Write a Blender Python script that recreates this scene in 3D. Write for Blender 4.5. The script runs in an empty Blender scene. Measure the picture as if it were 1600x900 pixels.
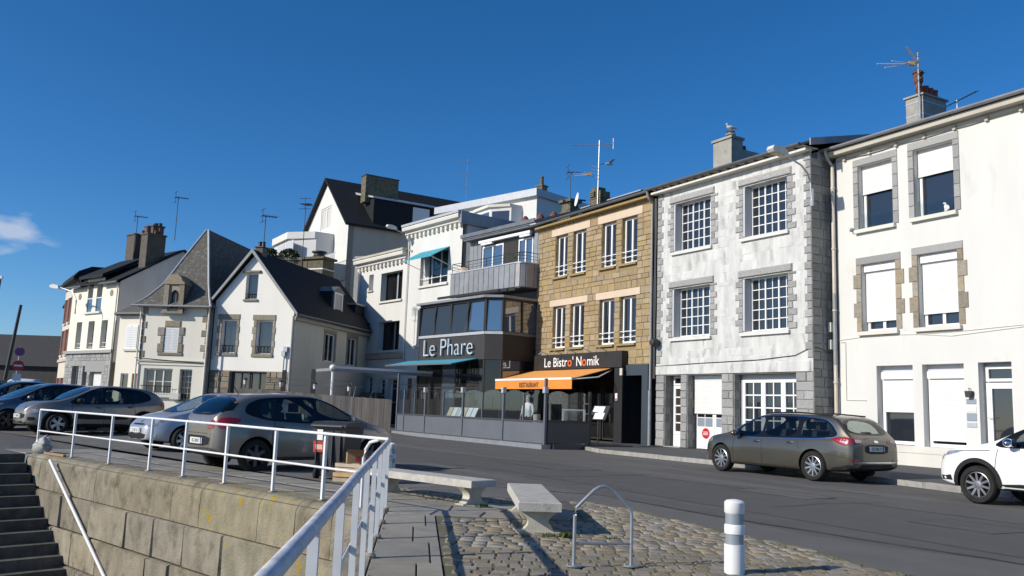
import bpy, bmesh, math, random
from mathutils import Vector, Matrix
from mathutils.geometry import delaunay_2d_cdt
from mathutils.bvhtree import BVHTree
R = math.radians
random.seed(7)
SC = bpy.context.scene
COL = SC.collection
# ------------------------------------------------------------------ camera, sky, sun, exposure
cam = bpy.data.cameras.new('camera'); camo = bpy.data.objects.new('camera', cam); COL.objects.link(camo)
PIT, ROL = math.atan(190 / 1345.0), 0.036
cp, sp, cr, sr = math.cos(PIT), math.sin(PIT), math.cos(ROL), math.sin(ROL)
right = Vector((cr, -sr * sp, sr * cp)); up = Vector((-sr, -cr * sp, cr * cp)); back = Vector((0, -cp, -sp))
camo.matrix_world = Matrix(((right.x, up.x, back.x, 0), (right.y, up.y, back.y, 0), (right.z, up.z, back.z, 1.35), (0, 0, 0, 1)))
cam.sensor_width = 36; cam.lens = 36 * 1345 / 1600; cam.clip_start = 0.05; cam.clip_end = 5000
SC.camera = camo
SUN_EL, SUN_AZ = R(28.0), R(-114.0)
world = bpy.data.worlds.new('World'); SC.world = world; world.use_nodes = True
wn, wl = world.node_tree.nodes, world.node_tree.links
bg = wn['Background']; sky = wn.new('ShaderNodeTexSky'); sky.sky_type = 'NISHITA'; sky.sun_disc = False
sky.sun_elevation = SUN_EL; sky.sun_rotation = SUN_AZ; sky.air_density = .8; sky.dust_density = 0.4; sky.ozone_density = 6.0
tc = wn.new('ShaderNodeTexCoord')
mp = wn.new('ShaderNodeMapping'); mp.inputs['Scale'].default_value = (1, 1, 2.6)
nz = wn.new('ShaderNodeTexNoise'); nz.inputs['Scale'].default_value = 5.5; nz.inputs['Detail'].default_value = 9; nz.inputs['Roughness'].default_value = .55
wl.new(tc.outputs['Generated'], mp.inputs['Vector']); wl.new(mp.outputs[0], nz.inputs['Vector'])
# one small cumulus low over the harbour
cdir = Vector((-.598, 1, .186)).normalized()
dt = wn.new('ShaderNodeVectorMath'); dt.operation = 'DISTANCE'; dt.inputs[1].default_value = cdir
sq = wn.new('ShaderNodeVectorMath'); sq.operation = 'MULTIPLY'; sq.inputs[1].default_value = (1, 1, 1.6)
cd2 = (cdir.x, cdir.y, cdir.z * 1.6); dt.inputs[1].default_value = cd2
wl.new(tc.outputs['Generated'], sq.inputs[0]); wl.new(sq.outputs[0], dt.inputs[0])
fall = wn.new('ShaderNodeMapRange'); fall.inputs['From Min'].default_value = .052; fall.inputs['From Max'].default_value = .0; fall.clamp = True
wl.new(dt.outputs['Value'], fall.inputs['Value'])
nz2 = wn.new('ShaderNodeTexNoise'); nz2.inputs['Scale'].default_value = 20; nz2.inputs['Detail'].default_value = 8
wl.new(mp.outputs[0], nz2.inputs['Vector'])
ad = wn.new('ShaderNodeMath'); ad.operation = 'MULTIPLY_ADD'; ad.inputs[1].default_value = 2.4; ad.inputs[2].default_value = -1.35
wl.new(nz2.outputs['Fac'], ad.inputs[0])
ad2 = wn.new('ShaderNodeMath'); ad2.operation = 'ADD'; wl.new(fall.outputs[0], ad2.inputs[0]); wl.new(ad.outputs[0], ad2.inputs[1])
cm = wn.new('ShaderNodeMapRange'); cm.inputs['From Min'].default_value = .12; cm.inputs['From Max'].default_value = .75; cm.clamp = True; cm.inputs['To Max'].default_value = .5
wl.new(ad2.outputs[0], cm.inputs['Value'])
cmx = wn.new('ShaderNodeMath'); cmx.operation = 'MULTIPLY'
gate = wn.new('ShaderNodeMapRange'); gate.inputs['From Min'].default_value = 0; gate.inputs['From Max'].default_value = .25; gate.clamp = True
wl.new(fall.outputs[0], gate.inputs['Value']); wl.new(cm.outputs[0], cmx.inputs[0]); wl.new(gate.outputs[0], cmx.inputs[1])
mixc = wn.new('ShaderNodeMix'); mixc.data_type = 'RGBA'; mixc.inputs['B'].default_value = (6.0, 6.1, 6.3, 1)
wl.new(cmx.outputs[0], mixc.inputs['Factor'])
hsv = wn.new('ShaderNodeHueSaturation'); hsv.inputs['Saturation'].default_value = 1.2
wl.new(sky.outputs[0], hsv.inputs['Color']); wl.new(hsv.outputs[0], mixc.inputs['A'])
wl.new(mixc.outputs['Result'], bg.inputs['Color']); bg.inputs['Strength'].default_value = 0.102
sun = bpy.data.lights.new('sun', 'SUN'); sun.energy = 3.7; sun.angle = R(.53); sun.color = (1, .93, .81)
suno = bpy.data.objects.new('sun', sun); COL.objects.link(suno)
suno.rotation_euler = Vector((1.72, .765, -1)).to_track_quat('-Z', 'Y').to_euler()
vs = SC.view_settings; vs.view_transform = 'Standard'; vs.look = 'None'; vs.exposure = 0.34; vs.gamma = 1; vs.use_curve_mapping = False
SC.render.engine = 'CYCLES'; SC.cycles.max_bounces = 8; SC.cycles.transparent_max_bounces = 12

# ------------------------------------------------------------------ materials
M = {}
def pm(name, c1, c2=None, sc=4, rough=.8, bump=.0, bsc=40, metal=0, spec=.5, streak=0, rnd=0, sat=(.6, 1.25), c3=None, sc3=1.2, thr3=(.55, .7), coat=0, mapz=1.0, emit=None, along=None):
    m = bpy.data.materials.new(name); m.use_nodes = True; n = m.node_tree.nodes; l = m.node_tree.links
    b = n['Principled BSDF']; b.inputs['Roughness'].default_value = rough; b.inputs['Metallic'].default_value = metal
    b.inputs['Specular IOR Level'].default_value = spec; b.inputs['Coat Weight'].default_value = coat; b.inputs['Coat Roughness'].default_value = .04
    t = n.new('ShaderNodeTexCoord'); vec = t.outputs['Object']
    c1 = tuple(c1) + (1,)
    colout = None
    def noise(s, det=6, v=None, ro=.6):
        q = n.new('ShaderNodeTexNoise'); q.inputs['Scale'].default_value = s; q.inputs['Detail'].default_value = det; q.inputs['Roughness'].default_value = ro
        l.new(v or vec, q.inputs['Vector']); return q
    def mix(fac, a, bb, blend='MIX'):
        q = n.new('ShaderNodeMix'); q.data_type = 'RGBA'; q.blend_type = blend
        if isinstance(fac, (int, float)): q.inputs['Factor'].default_value = fac
        else: l.new(fac, q.inputs['Factor'])
        for k, s in (('A', a), ('B', bb)):
            if isinstance(s, tuple): q.inputs[k].default_value = s
            else: l.new(s, q.inputs[k])
        return q.outputs['Result']
    def rng(v, a, b_, lo=0, hi=1):
        q = n.new('ShaderNodeMapRange'); q.clamp = True
        for k, x in (('From Min', a), ('From Max', b_), ('To Min', lo), ('To Max', hi)): q.inputs[k].default_value = x
        l.new(v, q.inputs['Value']); return q.outputs[0]
    if c2 is not None:
        v = vec
        if streak:
            mpp = n.new('ShaderNodeMapping'); mpp.inputs['Scale'].default_value = (1, 1, streak); l.new(vec, mpp.inputs['Vector']); v = mpp.outputs[0]
        colout = mix(rng(noise(sc, 7, v).outputs['Fac'], .35, .68), c1, tuple(c2) + (1,))
    v3 = None
    if streak:
        mq = n.new('ShaderNodeMapping'); mq.inputs['Scale'].default_value = (1, 1, min(1, streak * 1.5)); l.new(vec, mq.inputs['Vector']); v3 = mq.outputs[0]
    if along is not None:   # wear drawn out along the driving direction
        m1 = n.new('ShaderNodeMapping'); m1.inputs['Rotation'].default_value = (0, 0, R(along)); l.new(vec, m1.inputs['Vector'])
        m2 = n.new('ShaderNodeMapping'); m2.inputs['Scale'].default_value = (.1, 1, 1); l.new(m1.outputs[0], m2.inputs['Vector']); v3 = m2.outputs[0]
    if c3 is not None:
        colout = mix(rng(noise(sc3, 8, v3, .65).outputs['Fac'], *thr3), colout if colout is not None else c1, tuple(c3) + (1,))
    if rnd:
        oi = n.new('ShaderNodeObjectInfo'); ge = n.new('ShaderNodeNewGeometry')
        a = n.new('ShaderNodeMath'); a.operation = 'ADD'; l.new(oi.outputs['Random'], a.inputs[0]); l.new(ge.outputs['Random Per Island'], a.inputs[1])
        fr = n.new('ShaderNodeMath'); fr.operation = 'FRACT'; l.new(a.outputs[0], fr.inputs[0])
        val = rng(fr.outputs[0], 0, 1, 1 - rnd, 1 + rnd)
        hs = n.new('ShaderNodeHueSaturation'); l.new(val, hs.inputs['Value'])
        f2 = n.new('ShaderNodeMath'); f2.operation = 'MULTIPLY'; f2.inputs[1].default_value = 7.31; l.new(fr.outputs[0], f2.inputs[0])
        f3 = n.new('ShaderNodeMath'); f3.operation = 'FRACT'; l.new(f2.outputs[0], f3.inputs[0])
        l.new(rng(f3.outputs[0], 0, 1, *sat), hs.inputs['Saturation'])
        if colout is None: hs.inputs['Color'].default_value = c1
        else: l.new(colout, hs.inputs['Color'])
        colout = hs.outputs[0]
    if colout is None: b.inputs['Base Color'].default_value = c1
    else: l.new(colout, b.inputs['Base Color'])
    if bump:
        bn = n.new('ShaderNodeBump'); bn.inputs['Strength'].default_value = 1; bn.inputs['Distance'].default_value = bump
        l.new(noise(bsc, 5).outputs['Fac'], bn.inputs['Height']); l.new(bn.outputs[0], b.inputs['Normal'])
    if emit: b.inputs['Emission Color'].default_value = tuple(emit) + (1,); b.inputs['Emission Strength'].default_value = 1
    M[name] = m; return m
def glass(name, tint, ior=1.5, trans=True, rough=.02):
    m = bpy.data.materials.new(name); m.use_nodes = True; n = m.node_tree.nodes; l = m.node_tree.links; n.remove(n['Principled BSDF'])
    out = n['Material Output']; mx = n.new('ShaderNodeMixShader'); lw_ = n.new('ShaderNodeLayerWeight'); lw_.inputs['Blend'].default_value = .5; f0 = ((ior - 1) / (ior + 1)) ** 2
    pw_ = n.new('ShaderNodeMath'); pw_.operation = 'POWER'; pw_.inputs[1].default_value = 5; l.new(lw_.outputs['Facing'], pw_.inputs[0])
    fr = n.new('ShaderNodeMath'); fr.operation = 'MULTIPLY_ADD'; fr.inputs[1].default_value = 1 - f0; fr.inputs[2].default_value = f0; l.new(pw_.outputs[0], fr.inputs[0])
    a = n.new('ShaderNodeBsdfTransparent' if trans else 'ShaderNodeBsdfDiffuse'); a.inputs['Color'].default_value = tuple(tint) + (1,)
    g = n.new('ShaderNodeBsdfGlossy'); g.inputs['Roughness'].default_value = rough; g.inputs['Color'].default_value = (.95, .95, .95, 1)
    l.new(fr.outputs[0], mx.inputs[0]); l.new(a.outputs[0], mx.inputs[1]); l.new(g.outputs[0], mx.inputs[2]); l.new(mx.outputs[0], out.inputs['Surface'])
    M[name] = m
pm('render_white', (.655, .65, .62), (.61, .605, .575), .9, .9, .002, 60, streak=.25, c3=(.5, .495, .46), sc3=1.1, thr3=(.58, .82))
pm('render_bright', (.86, .83, .76), (.80, .77, .70), .9, .9, .002, 60, streak=.25, c3=(.62, .61, .57), sc3=.6, thr3=(.62, .85))
pm('render_warm', (.68, .64, .55), (.6, .57, .49), .8, .9, .002, 60, streak=.25, c3=(.48, .45, .38), sc3=.6, thr3=(.6, .85))
pm('render_cream', (.82, .775, .66), (.75, .705, .60), .8, .9, .002, 60, streak=.25, c3=(.5, .48, .41), sc3=.7, thr3=(.62, .85))
pm('render_pale', (.67, .645, .585), (.60, .58, .52), .7, .9, .002, 60, streak=.3, c3=(.52, .5, .45), sc3=.6, thr3=(.62, .85))
pm('render_stained', (.64, .64, .62), (.46, .46, .445), 2.0, .9, .006, 40, streak=.22, c3=(.30, .30, .285), sc3=2.6, thr3=(.52, .70))
pm('whitewash', (.65, .65, .63), (.47, .47, .455), 2.0, .92, .01, 40, streak=.3, rnd=.05, sat=(.8, 1.1), c3=(.34, .34, .325), sc3=2.2, thr3=(.54, .72))
pm('orange_top', (.80, .36, .09), (.74, .32, .075), 2, .8)  # awning cloth in a paler copy, sunlight on the slope put into the colour
pm('render_grey', (.72, .68, .61), (.62, .59, .53), .8, .9, .002, 60, streak=.3)
pm('render_weather', (.50, .465, .39), (.43, .40, .335), .7, .9, .002, 60, streak=.3, c3=(.3, .27, .2), sc3=.35, thr3=(.6, .8))
pm('render_pink', (.64, .57, .48), (.56, .5, .42), 1, .9)
pm('concrete_pink', (.62, .50, .38), (.57, .46, .35), 2, .9, .002, 60)
pm('granite', (.36, .355, .345), (.24, .24, .235), 30, .85, .006, 70, rnd=.16)
pm('granite_rough', (.37, .365, .355), (.25, .25, .245), 18, .9, .02, 22, rnd=.18)
pm('granite_brown', (.33, .29, .22), (.24, .2, .15), 9, .9, .008, 40, rnd=.25)
pm('block_grey', (.3, .295, .27), (.23, .225, .2), 8, .92, .008, 40, rnd=.22)
pm('mortar', (.36, .34, .30), (.27, .25, .22), 8, .95, .004, 60)
pm('mortar_dark', (.13, .12, .10), (.07, .07, .05), 5, .95, .004, 60)
pm('sandstone', (.365, .272, .145), (.295, .215, .115), 6, .9, .008, 45, rnd=.13, c3=(.25, .19, .12), sc3=2.0, thr3=(.55, .75), sat=(.8, 1.1))
pm('mortar_tan', (.30, .225, .125), (.24, .18, .10), 8, .95, .004, 60)
pm('sandstone_sill', (.34, .25, .11), (.26, .19, .08), 8, .9, .004, 50)
pm('rubble', (.3, .25, .18), (.2, .17, .13), 6, .92, .015, 30, rnd=.3)
pm('quay_stone', (.32, .275, .195), (.20, .175, .125), 3.2, .92, .022, 38, rnd=.17, sat=(.8, 1.15), c3=(.06, .055, .03), sc3=2.6, thr3=(.5, .74), streak=.6)
pm('lichen_stone', (.30, .262, .185), (.17, .155, .105), 3.2, .92, .022, 38, rnd=.12, sat=(.8, 1.15), c3=(.33, .23, .035), sc3=3.8, thr3=(.575, .65), streak=.6)
pm('step_stone', (.12, .115, .10), (.06, .06, .05), 4, .92, .01, 30, rnd=.15)
pm('flag', (.29, .268, .222), (.228, .211, .174), 3, .85, .003, 50, rnd=.13, c3=(.13, .125, .11), sc3=1.1, thr3=(.55, .8))
pm('cobble', (.34, .285, .20), (.245, .205, .145), 14, .85, .01, 45, rnd=.24, sat=(.5, 1.3), c3=(.13, .125, .07), sc3=1.2, thr3=(.55, .8))
pm('joint', (.16, .143, .105), (.10, .10, .05), 2.5, 1, .006, 60)
pm('moss', (.05, .10, .012), (.09, .11, .025), 12, 1, .01, 60, rnd=.3)
pm('asphalt', (.107, .103, .097), (.087, .084, .079), .8, .88, .008, 140, c3=(.137, .131, .121), sc3=.9, thr3=(.5, .66), along=59)
pm('asphalt_patch', (.092, .089, .085), (.079, .077, .074), 1.6, .85, .005, 140)
pm('asphalt_gutter', (.135, .13, .122), (.11, .107, .10), 1.4, .9, .006, 120)
pm('pavement_tar', (.085, .085, .086), (.07, .071, .072), 1.5, .9, .005, 140)
pm('kerb', (.34, .33, .3), (.24, .23, .2), 6, .9, .01, 40, rnd=.15)
pm('parking', (.17, .162, .148), (.125, .12, .11), 1.2, .9, .006, 90, c3=(.17, .16, .14), sc3=.7, thr3=(.52, .75))
pm('slate', (.026, .028, .032), (.018, .0195, .022), 5, .7, .006, 30, rnd=.2, spec=.15)
pm('slate_old', (.13, .122, .105), (.05, .05, .047), 16, .8, .02, 16, c3=(.21, .19, .145), sc3=5, thr3=(.52, .66))
pm('zinc', (.29, .30, .32), (.23, .24, .26), 3, .5, .001, 30, metal=.25, rnd=.06)
pm('zinc_dark', (.17, .18, .195), (.13, .14, .15), 3, .5, metal=.3)
pm('zinc_light', (.45, .47, .5), (.38, .4, .43), 3, .5, metal=.2)
pm('alu_dark', (.035, .03, .028), None, rough=.45, spec=.4)
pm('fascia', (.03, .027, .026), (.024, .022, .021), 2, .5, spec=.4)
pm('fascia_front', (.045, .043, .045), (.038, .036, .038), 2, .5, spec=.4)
pm('panel_grey', (.125, .135, .155), (.11, .12, .14), 1.3, .5, spec=.4)
pm('panel_dark', (.05, .052, .058), None, rough=.5)
pm('petrol', (.04, .055, .07), None, rough=.5)
pm('black', (.012, .012, .013), None, rough=.6)
pm('interior', (.02, .019, .018), (.03, .027, .024), 2, .8)
pm('pvc', (.8, .8, .79), None, rough=.35)
pm('white_paint', (.78, .78, .77), (.70, .70, .69), 8, .5, c3=(.42, .36, .30), sc3=9, thr3=(.68, .78))
pm('rail_worn', (.68, .68, .70), (.42, .42, .45), 9, .55, .002, 60, c3=(.3, .27, .24), sc3=14, thr3=(.6, .72))
pm('shutter_white', (.72, .72, .70), (.67, .67, .65), 2, .5)
pm('shutter_side', (.5, .51, .53), None, rough=.5)
pm('teal_awning', (.05, .33, .42), (.045, .28, .37), 3, .8)
pm('orange_awning', (.80, .26, .035), (.72, .23, .03), 2, .75)
pm('orange_text', (.85, .17, .03), None, rough=.5)
pm('white_text', (.8, .8, .8), None, rough=.4)
pm('silver_text', (.55, .62, .68), None, rough=.35, metal=.2)
pm('dark_text', (.09, .05, .02), None, rough=.6)
pm('wood_grey', (.21, .185, .16), (.14, .12, .105), 5, .85, .006, 30, streak=.12, rnd=.22)
pm('iron', (.03, .03, .032), None, rough=.55)
pm('galv', (.45, .47, .49), (.36, .38, .4), 12, .42, metal=.7)
pm('pipe_grey', (.28, .29, .29), (.22, .23, .23), 4, .5)
pm('pipe_cream', (.55, .47, .38), (.6, .57, .5), 2, .55)
pm('bench_stone', (.50, .475, .42), (.40, .38, .34), 7, .9, .006, 60, c3=(.22, .21, .18), sc3=5, thr3=(.56, .75))
pm('bench_leg', (.54, .50, .41), (.45, .42, .34), 6, .9, .004, 60, c3=(.3, .26, .19), sc3=3, thr3=(.58, .8))
pm('bollard_white', (.78, .78, .77), (.72, .72, .71), 6, .45, c3=(.55, .52, .48), sc3=4, thr3=(.62, .8))
pm('reflector', (.33, .37, .42), None, rough=.3, metal=.3)
pm('terracotta', (.2, .075, .045), (.14, .05, .03), 8, .85)
pm('chimney_mossy', (.17, .15, .095), (.10, .09, .06), 4, .95, .01, 30, c3=(.06, .055, .04), sc3=2, thr3=(.55, .75))
pm('chimney_brown', (.12, .105, .085), (.08, .07, .058), 3, .95, .008, 40)
pm('chimney_grey', (.36, .345, .31), (.28, .27, .24), 3, .95, .008, 40, c3=(.16, .155, .14), sc3=1.6, thr3=(.56, .78))
pm('red', (.5, .02, .025), None, rough=.4)
pm('blue', (.03, .08, .35), None, rough=.4)
pm('lamp_lens', (.5, .45, .27), None, rough=.3)
pm('lamp_shell', (.62, .61, .57), (.55, .54, .5), 5, .5)
pm('cardboard', (.36, .23, .12), (.30, .19, .1), 5, .9)
pm('crate_wood', (.50, .37, .22), (.42, .3, .17), 8, .85, rnd=.15)
pm('bin_grey', (.035, .037, .042), (.028, .03, .034), 5, .5)
pm('bag', (.42, .43, .40), (.30, .31, .29), 12, .55, .01, 30)
pm('foliage', (.045, .075, .02), (.025, .045, .012), 7, .8, .02, 20, rnd=.4)
pm('paper', (.78, .78, .78), None, rough=.6)
pm('skin', (.5, .3, .21), None, rough=.6)
pm('shirt', (.7, .7, .72), None, rough=.8)
pm('trousers', (.03, .03, .04), None, rough=.8)
pm('curtain', (.55, .53, .5), (.45, .44, .42), 6, .9, streak=.1)
pm('shed_roof', (.05, .047, .045), (.035, .033, .032), 2, .8)
pm('shed_wall', (.045, .042, .04), (.03, .03, .028), 2, .8, streak=.1)
pm('water', (.02, .035, .04), None, rough=.08, bump=.03, bsc=1.5)
pm('feather', (.75, .75, .74), (.4, .4, .42), 20, .8)
pm('brick_red', (.25, .09, .06), (.18, .07, .05), 9, .9)
glass('pane', (.02, .024, .03), 1.9, False)
glass('pane_dark', (.012, .012, .013), 1.6, False)
glass('pane_warm', (.05, .038, .022), 1.5, False)
glass('screen', (.86, .9, .9), 1.75)
glass('guard', (.9, .92, .92), 1.35)
glass('bay_glass', (.05, .075, .11), 3.0, False)  # blue in the base colour stands in for reflected sky
glass('car_glass', (.55, .6, .58), 1.55, True, .01)
# ------------------------------------------------------------------ mesh tools
def link(o, parent=None):
    COL.objects.link(o)
    if parent is not None: o.parent = parent
    return o
def tag(o, label, cat, group=None):
    o['label'] = label; o['category'] = cat
    if group: o['group'] = group
    return o
def thing(name, label, cat, loc=(0, 0, 0), rz=0, group=None):
    o = bpy.data.objects.new(name, None); o.empty_display_size = .2; link(o)
    o.location = loc; o.rotation_euler = (0, 0, R(rz)); return tag(o, label, cat, group)
def struct(o): o['kind'] = 'structure'; return o
def inst(o, parent, loc=(0, 0, 0), rot=(0, 0, 0), scale=(1, 1, 1), name=None):
    c = o.copy(); COL.objects.link(c); c.parent = parent; c.location = loc; c.rotation_euler = rot; c.scale = scale
    if name: c.name = name
    return c
class MB:
    def __init__(s): s.v = []; s.f = []; s.sm = []
    def add(s, vs, fs, sm=False):
        b = len(s.v); s.v += [tuple(v) for v in vs]
        for f in fs: s.f.append(tuple(b + i for i in f)); s.sm.append(sm)
        return s
    def box(s, x0, x1, y0, y1, z0, z1, rz=0):
        vs = [(x, y, z) for z in (z0, z1) for y in (y0, y1) for x in (x0, x1)]
        if rz:
            cx, cy = (x0 + x1) / 2, (y0 + y1) / 2; c_, s_ = math.cos(rz), math.sin(rz)
            vs = [(cx + (x - cx) * c_ - (y - cy) * s_, cy + (x - cx) * s_ + (y - cy) * c_, z) for x, y, z in vs]
        return s.add(vs, [(0, 2, 3, 1), (4, 5, 7, 6), (0, 1, 5, 4), (2, 6, 7, 3), (0, 4, 6, 2), (1, 3, 7, 5)])
    def quad(s, *p): return s.add(p, [tuple(range(len(p)))])
    def prism(s, pts, lo, hi, ax='y', sm=False):
        n = len(pts)
        def P(a, b, t): return (a, t, b) if ax == 'y' else (t, a, b) if ax == 'x' else (a, b, t)
        vs = [P(a, b, lo) for a, b in pts] + [P(a, b, hi) for a, b in pts]
        s.add(vs, [tuple(range(n)), tuple(range(2 * n - 1, n - 1, -1))])
        b = len(s.v) - 2 * n
        for i in range(n): s.f.append((b + i, b + (i + 1) % n, b + n + (i + 1) % n, b + n + i)); s.sm.append(sm)
        return s
    def tube(s, path, r, n=8, flat=False):
        P = [Vector(p) for p in path]; rings = []
        for i, p in enumerate(P):
            d = (P[min(i + 1, len(P) - 1)] - P[max(i - 1, 0)]).normalized()
            a = d.cross(Vector((0, 0, 1)) if abs(d.z) < .95 else Vector((1, 0, 0))).normalized(); b = d.cross(a).normalized()
            rr = r[i] if isinstance(r, (list, tuple)) else r
            rings.append([p + rr * (a * math.cos(2 * math.pi * k / n) + b * math.sin(2 * math.pi * k / n)) for k in range(n)])
        vs = [v for g in rings for v in g]; fs = []
        for i in range(len(P) - 1):
            for k in range(n): fs.append((i * n + k, i * n + (k + 1) % n, (i + 1) * n + (k + 1) % n, (i + 1) * n + k))
        s.add(vs, fs, n > 5)
        return s.add(rings[0], [tuple(range(n - 1, -1, -1))]).add(rings[-1], [tuple(range(n))])
    def lathe(s, prof, n=16, c=(0, 0, 0), ax='z', sm=True, cap=True):
        vs = []; fs = []
        for r, h in prof:
            for k in range(n):
                a = 2 * math.pi * k / n; x, y = r * math.cos(a), r * math.sin(a)
                vs.append((c[0] + x, c[1] + y, c[2] + h) if ax == 'z' else (c[0] + x, c[1] + h, c[2] + y) if ax == 'y' else (c[0] + h, c[1] + x, c[2] + y))
        for i in range(len(prof) - 1):
            for k in range(n): fs.append((i * n + k, i * n + (k + 1) % n, (i + 1) * n + (k + 1) % n, (i + 1) * n + k))
        s.add(vs, fs, sm); m = len(prof)
        if not cap: return s
        return s.add(vs[:n], [tuple(range(n))]).add(vs[(m - 1) * n:], [tuple(range(n))])
    def blob(s, c, r, n=10, jit=0, rnd=random):
        vs = []; fs = []; m = max(4, n // 2)
        for i in range(m + 1):
            t = math.pi * i / m
            for k in range(n):
                a = 2 * math.pi * k / n; j = 1 + (rnd.random() - .5) * jit
                vs.append((c[0] + r[0] * j * math.sin(t) * math.cos(a), c[1] + r[1] * j * math.sin(t) * math.sin(a), c[2] + r[2] * j * math.cos(t)))
        for i in range(m):
            for k in range(n): fs.append((i * n + k, i * n + (k + 1) % n, (i + 1) * n + (k + 1) % n, (i + 1) * n + k))
        return s.add(vs, fs, True)
    def stone(s, x0, x1, z0, z1, y=0, d=.03, bev=.018, ax='y'):
        # a dressed block, proud of plane y (facing -y), with chamfered edges
        vs = [(x0, y + .02, z0), (x1, y + .02, z0), (x1, y + .02, z1), (x0, y + .02, z1)]
        j = lambda: random.uniform(-.3, .3) * bev
        vs += [(x0, y - d * .35, z0), (x1, y - d * .35, z0), (x1, y - d * .35, z1), (x0, y - d * .35, z1)]
        vs += [(x0 + bev, y - d + j(), z0 + bev), (x1 - bev, y - d + j(), z0 + bev), (x1 - bev, y - d + j(), z1 - bev), (x0 + bev, y - d + j(), z1 - bev)]
        fs = [(8, 9, 10, 11)]
        for i in range(4):
            k = (i + 1) % 4; fs += [(i, k, 4 + k, 4 + i), (4 + i, 4 + k, 8 + k, 8 + i)]
        if ax == 'x': vs = [(-b, a, c_) for a, b, c_ in vs]   # facing +x
        if ax == 'z': vs = [(a, c_, -b) for a, b, c_ in vs]   # facing up
        return s.add(vs, fs)
    def face(s, outer, holes=(), y=0, depth=0, ax='y'):
        # planar sheet at local y with holes and reveals; outer / holes are lists of (u, z)
        rect = lambda h: [(h[0], h[2]), (h[1], h[2]), (h[1], h[3]), (h[0], h[3])] if not isinstance(h[0], tuple) else list(h)
        hs = [rect(h) for h in holes]
        vs = []; es = []
        for loop in [list(outer)] + hs:
            b = len(vs); vs += [Vector(p) for p in loop]; es += [(b + i, b + (i + 1) % len(loop)) for i in range(len(loop))]
        ov, oe, of, *_ = delaunay_2d_cdt(vs, es, [], 1, 1e-5)
        def inside(p, poly):
            c_ = False
            for i in range(len(poly)):
                (x1, y1), (x2, y2) = poly[i], poly[i - 1]
                if (y1 > p[1]) != (y2 > p[1]) and p[0] < (x2 - x1) * (p[1] - y1) / (y2 - y1) + x1: c_ = not c_
            return c_
        ff = []
        for f in of:
            ce = sum((ov[i] for i in f), Vector((0, 0))) / len(f)
            if inside(ce, outer) and not any(inside(ce, h) for h in hs): ff.append(f)
        P = (lambda a, b, t: (a, t, b)) if ax == 'y' else (lambda a, b, t: (-t, a, b)) if ax == 'x' else (lambda a, b, t: (a, b, -t))
        s.add([P(p.x, p.y, y) for p in ov], ff)
        if depth:
            for h in hs:
                for i in range(len(h)):
                    a, b = h[i], h[(i + 1) % len(h)]
                    s.quad(P(a[0], a[1], y), P(b[0], b[1], y), P(b[0], b[1], y + depth), P(a[0], a[1], y + depth))
        return s
    def mesh(s, name, mat, recalc=True):
        me = bpy.data.meshes.new(name); me.from_pydata(s.v, [], s.f)
        if recalc:
            bm = bmesh.new(); bm.from_mesh(me); bmesh.ops.recalc_face_normals(bm, faces=bm.faces); bm.to_mesh(me); bm.free()
        if any(s.sm):
            me.polygons.foreach_set('use_smooth', s.sm)
            try: me.set_sharp_from_angle(angle=R(40))
            except Exception: pass
        me.materials.append(M[mat] if isinstance(mat, str) else mat); return me
    def build(s, name, mat, parent=None, loc=(0, 0, 0), rz=0, kind=None, recalc=True):
        o = bpy.data.objects.new(name, s.mesh(name, mat, recalc)); link(o, parent); o.location = loc; o.rotation_euler = (0, 0, R(rz))
        if kind: o['kind'] = kind
        return o
def box(name, mat, parent, *a, **k): return MB().box(*a, **k).build(name, mat, parent)
def tube(name, mat, parent, path, r, n=8): return MB().tube(path, r, n).build(name, mat, parent)
def text(name, s, size, mat, parent, loc, rot, ext=.01, sx=1, align='LEFT', spacing=1, offset=0):
    cu = bpy.data.curves.new(name, 'FONT'); cu.body = s; cu.size = size; cu.extrude = ext; cu.align_x = align; cu.space_character = spacing; cu.offset = offset
    to = bpy.data.objects.new(name, cu); COL.objects.link(to)
    dg = bpy.context.evaluated_depsgraph_get(); me = bpy.data.meshes.new_from_object(to.evaluated_get(dg)); me.name = name
    bpy.data.objects.remove(to); bpy.data.curves.remove(cu)
    me.materials.clear(); me.materials.append(M[mat])
    o = bpy.data.objects.new(name, me); link(o, parent); o.location = loc; o.rotation_euler = rot; o.scale = (sx, 1, 1); return o
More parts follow.
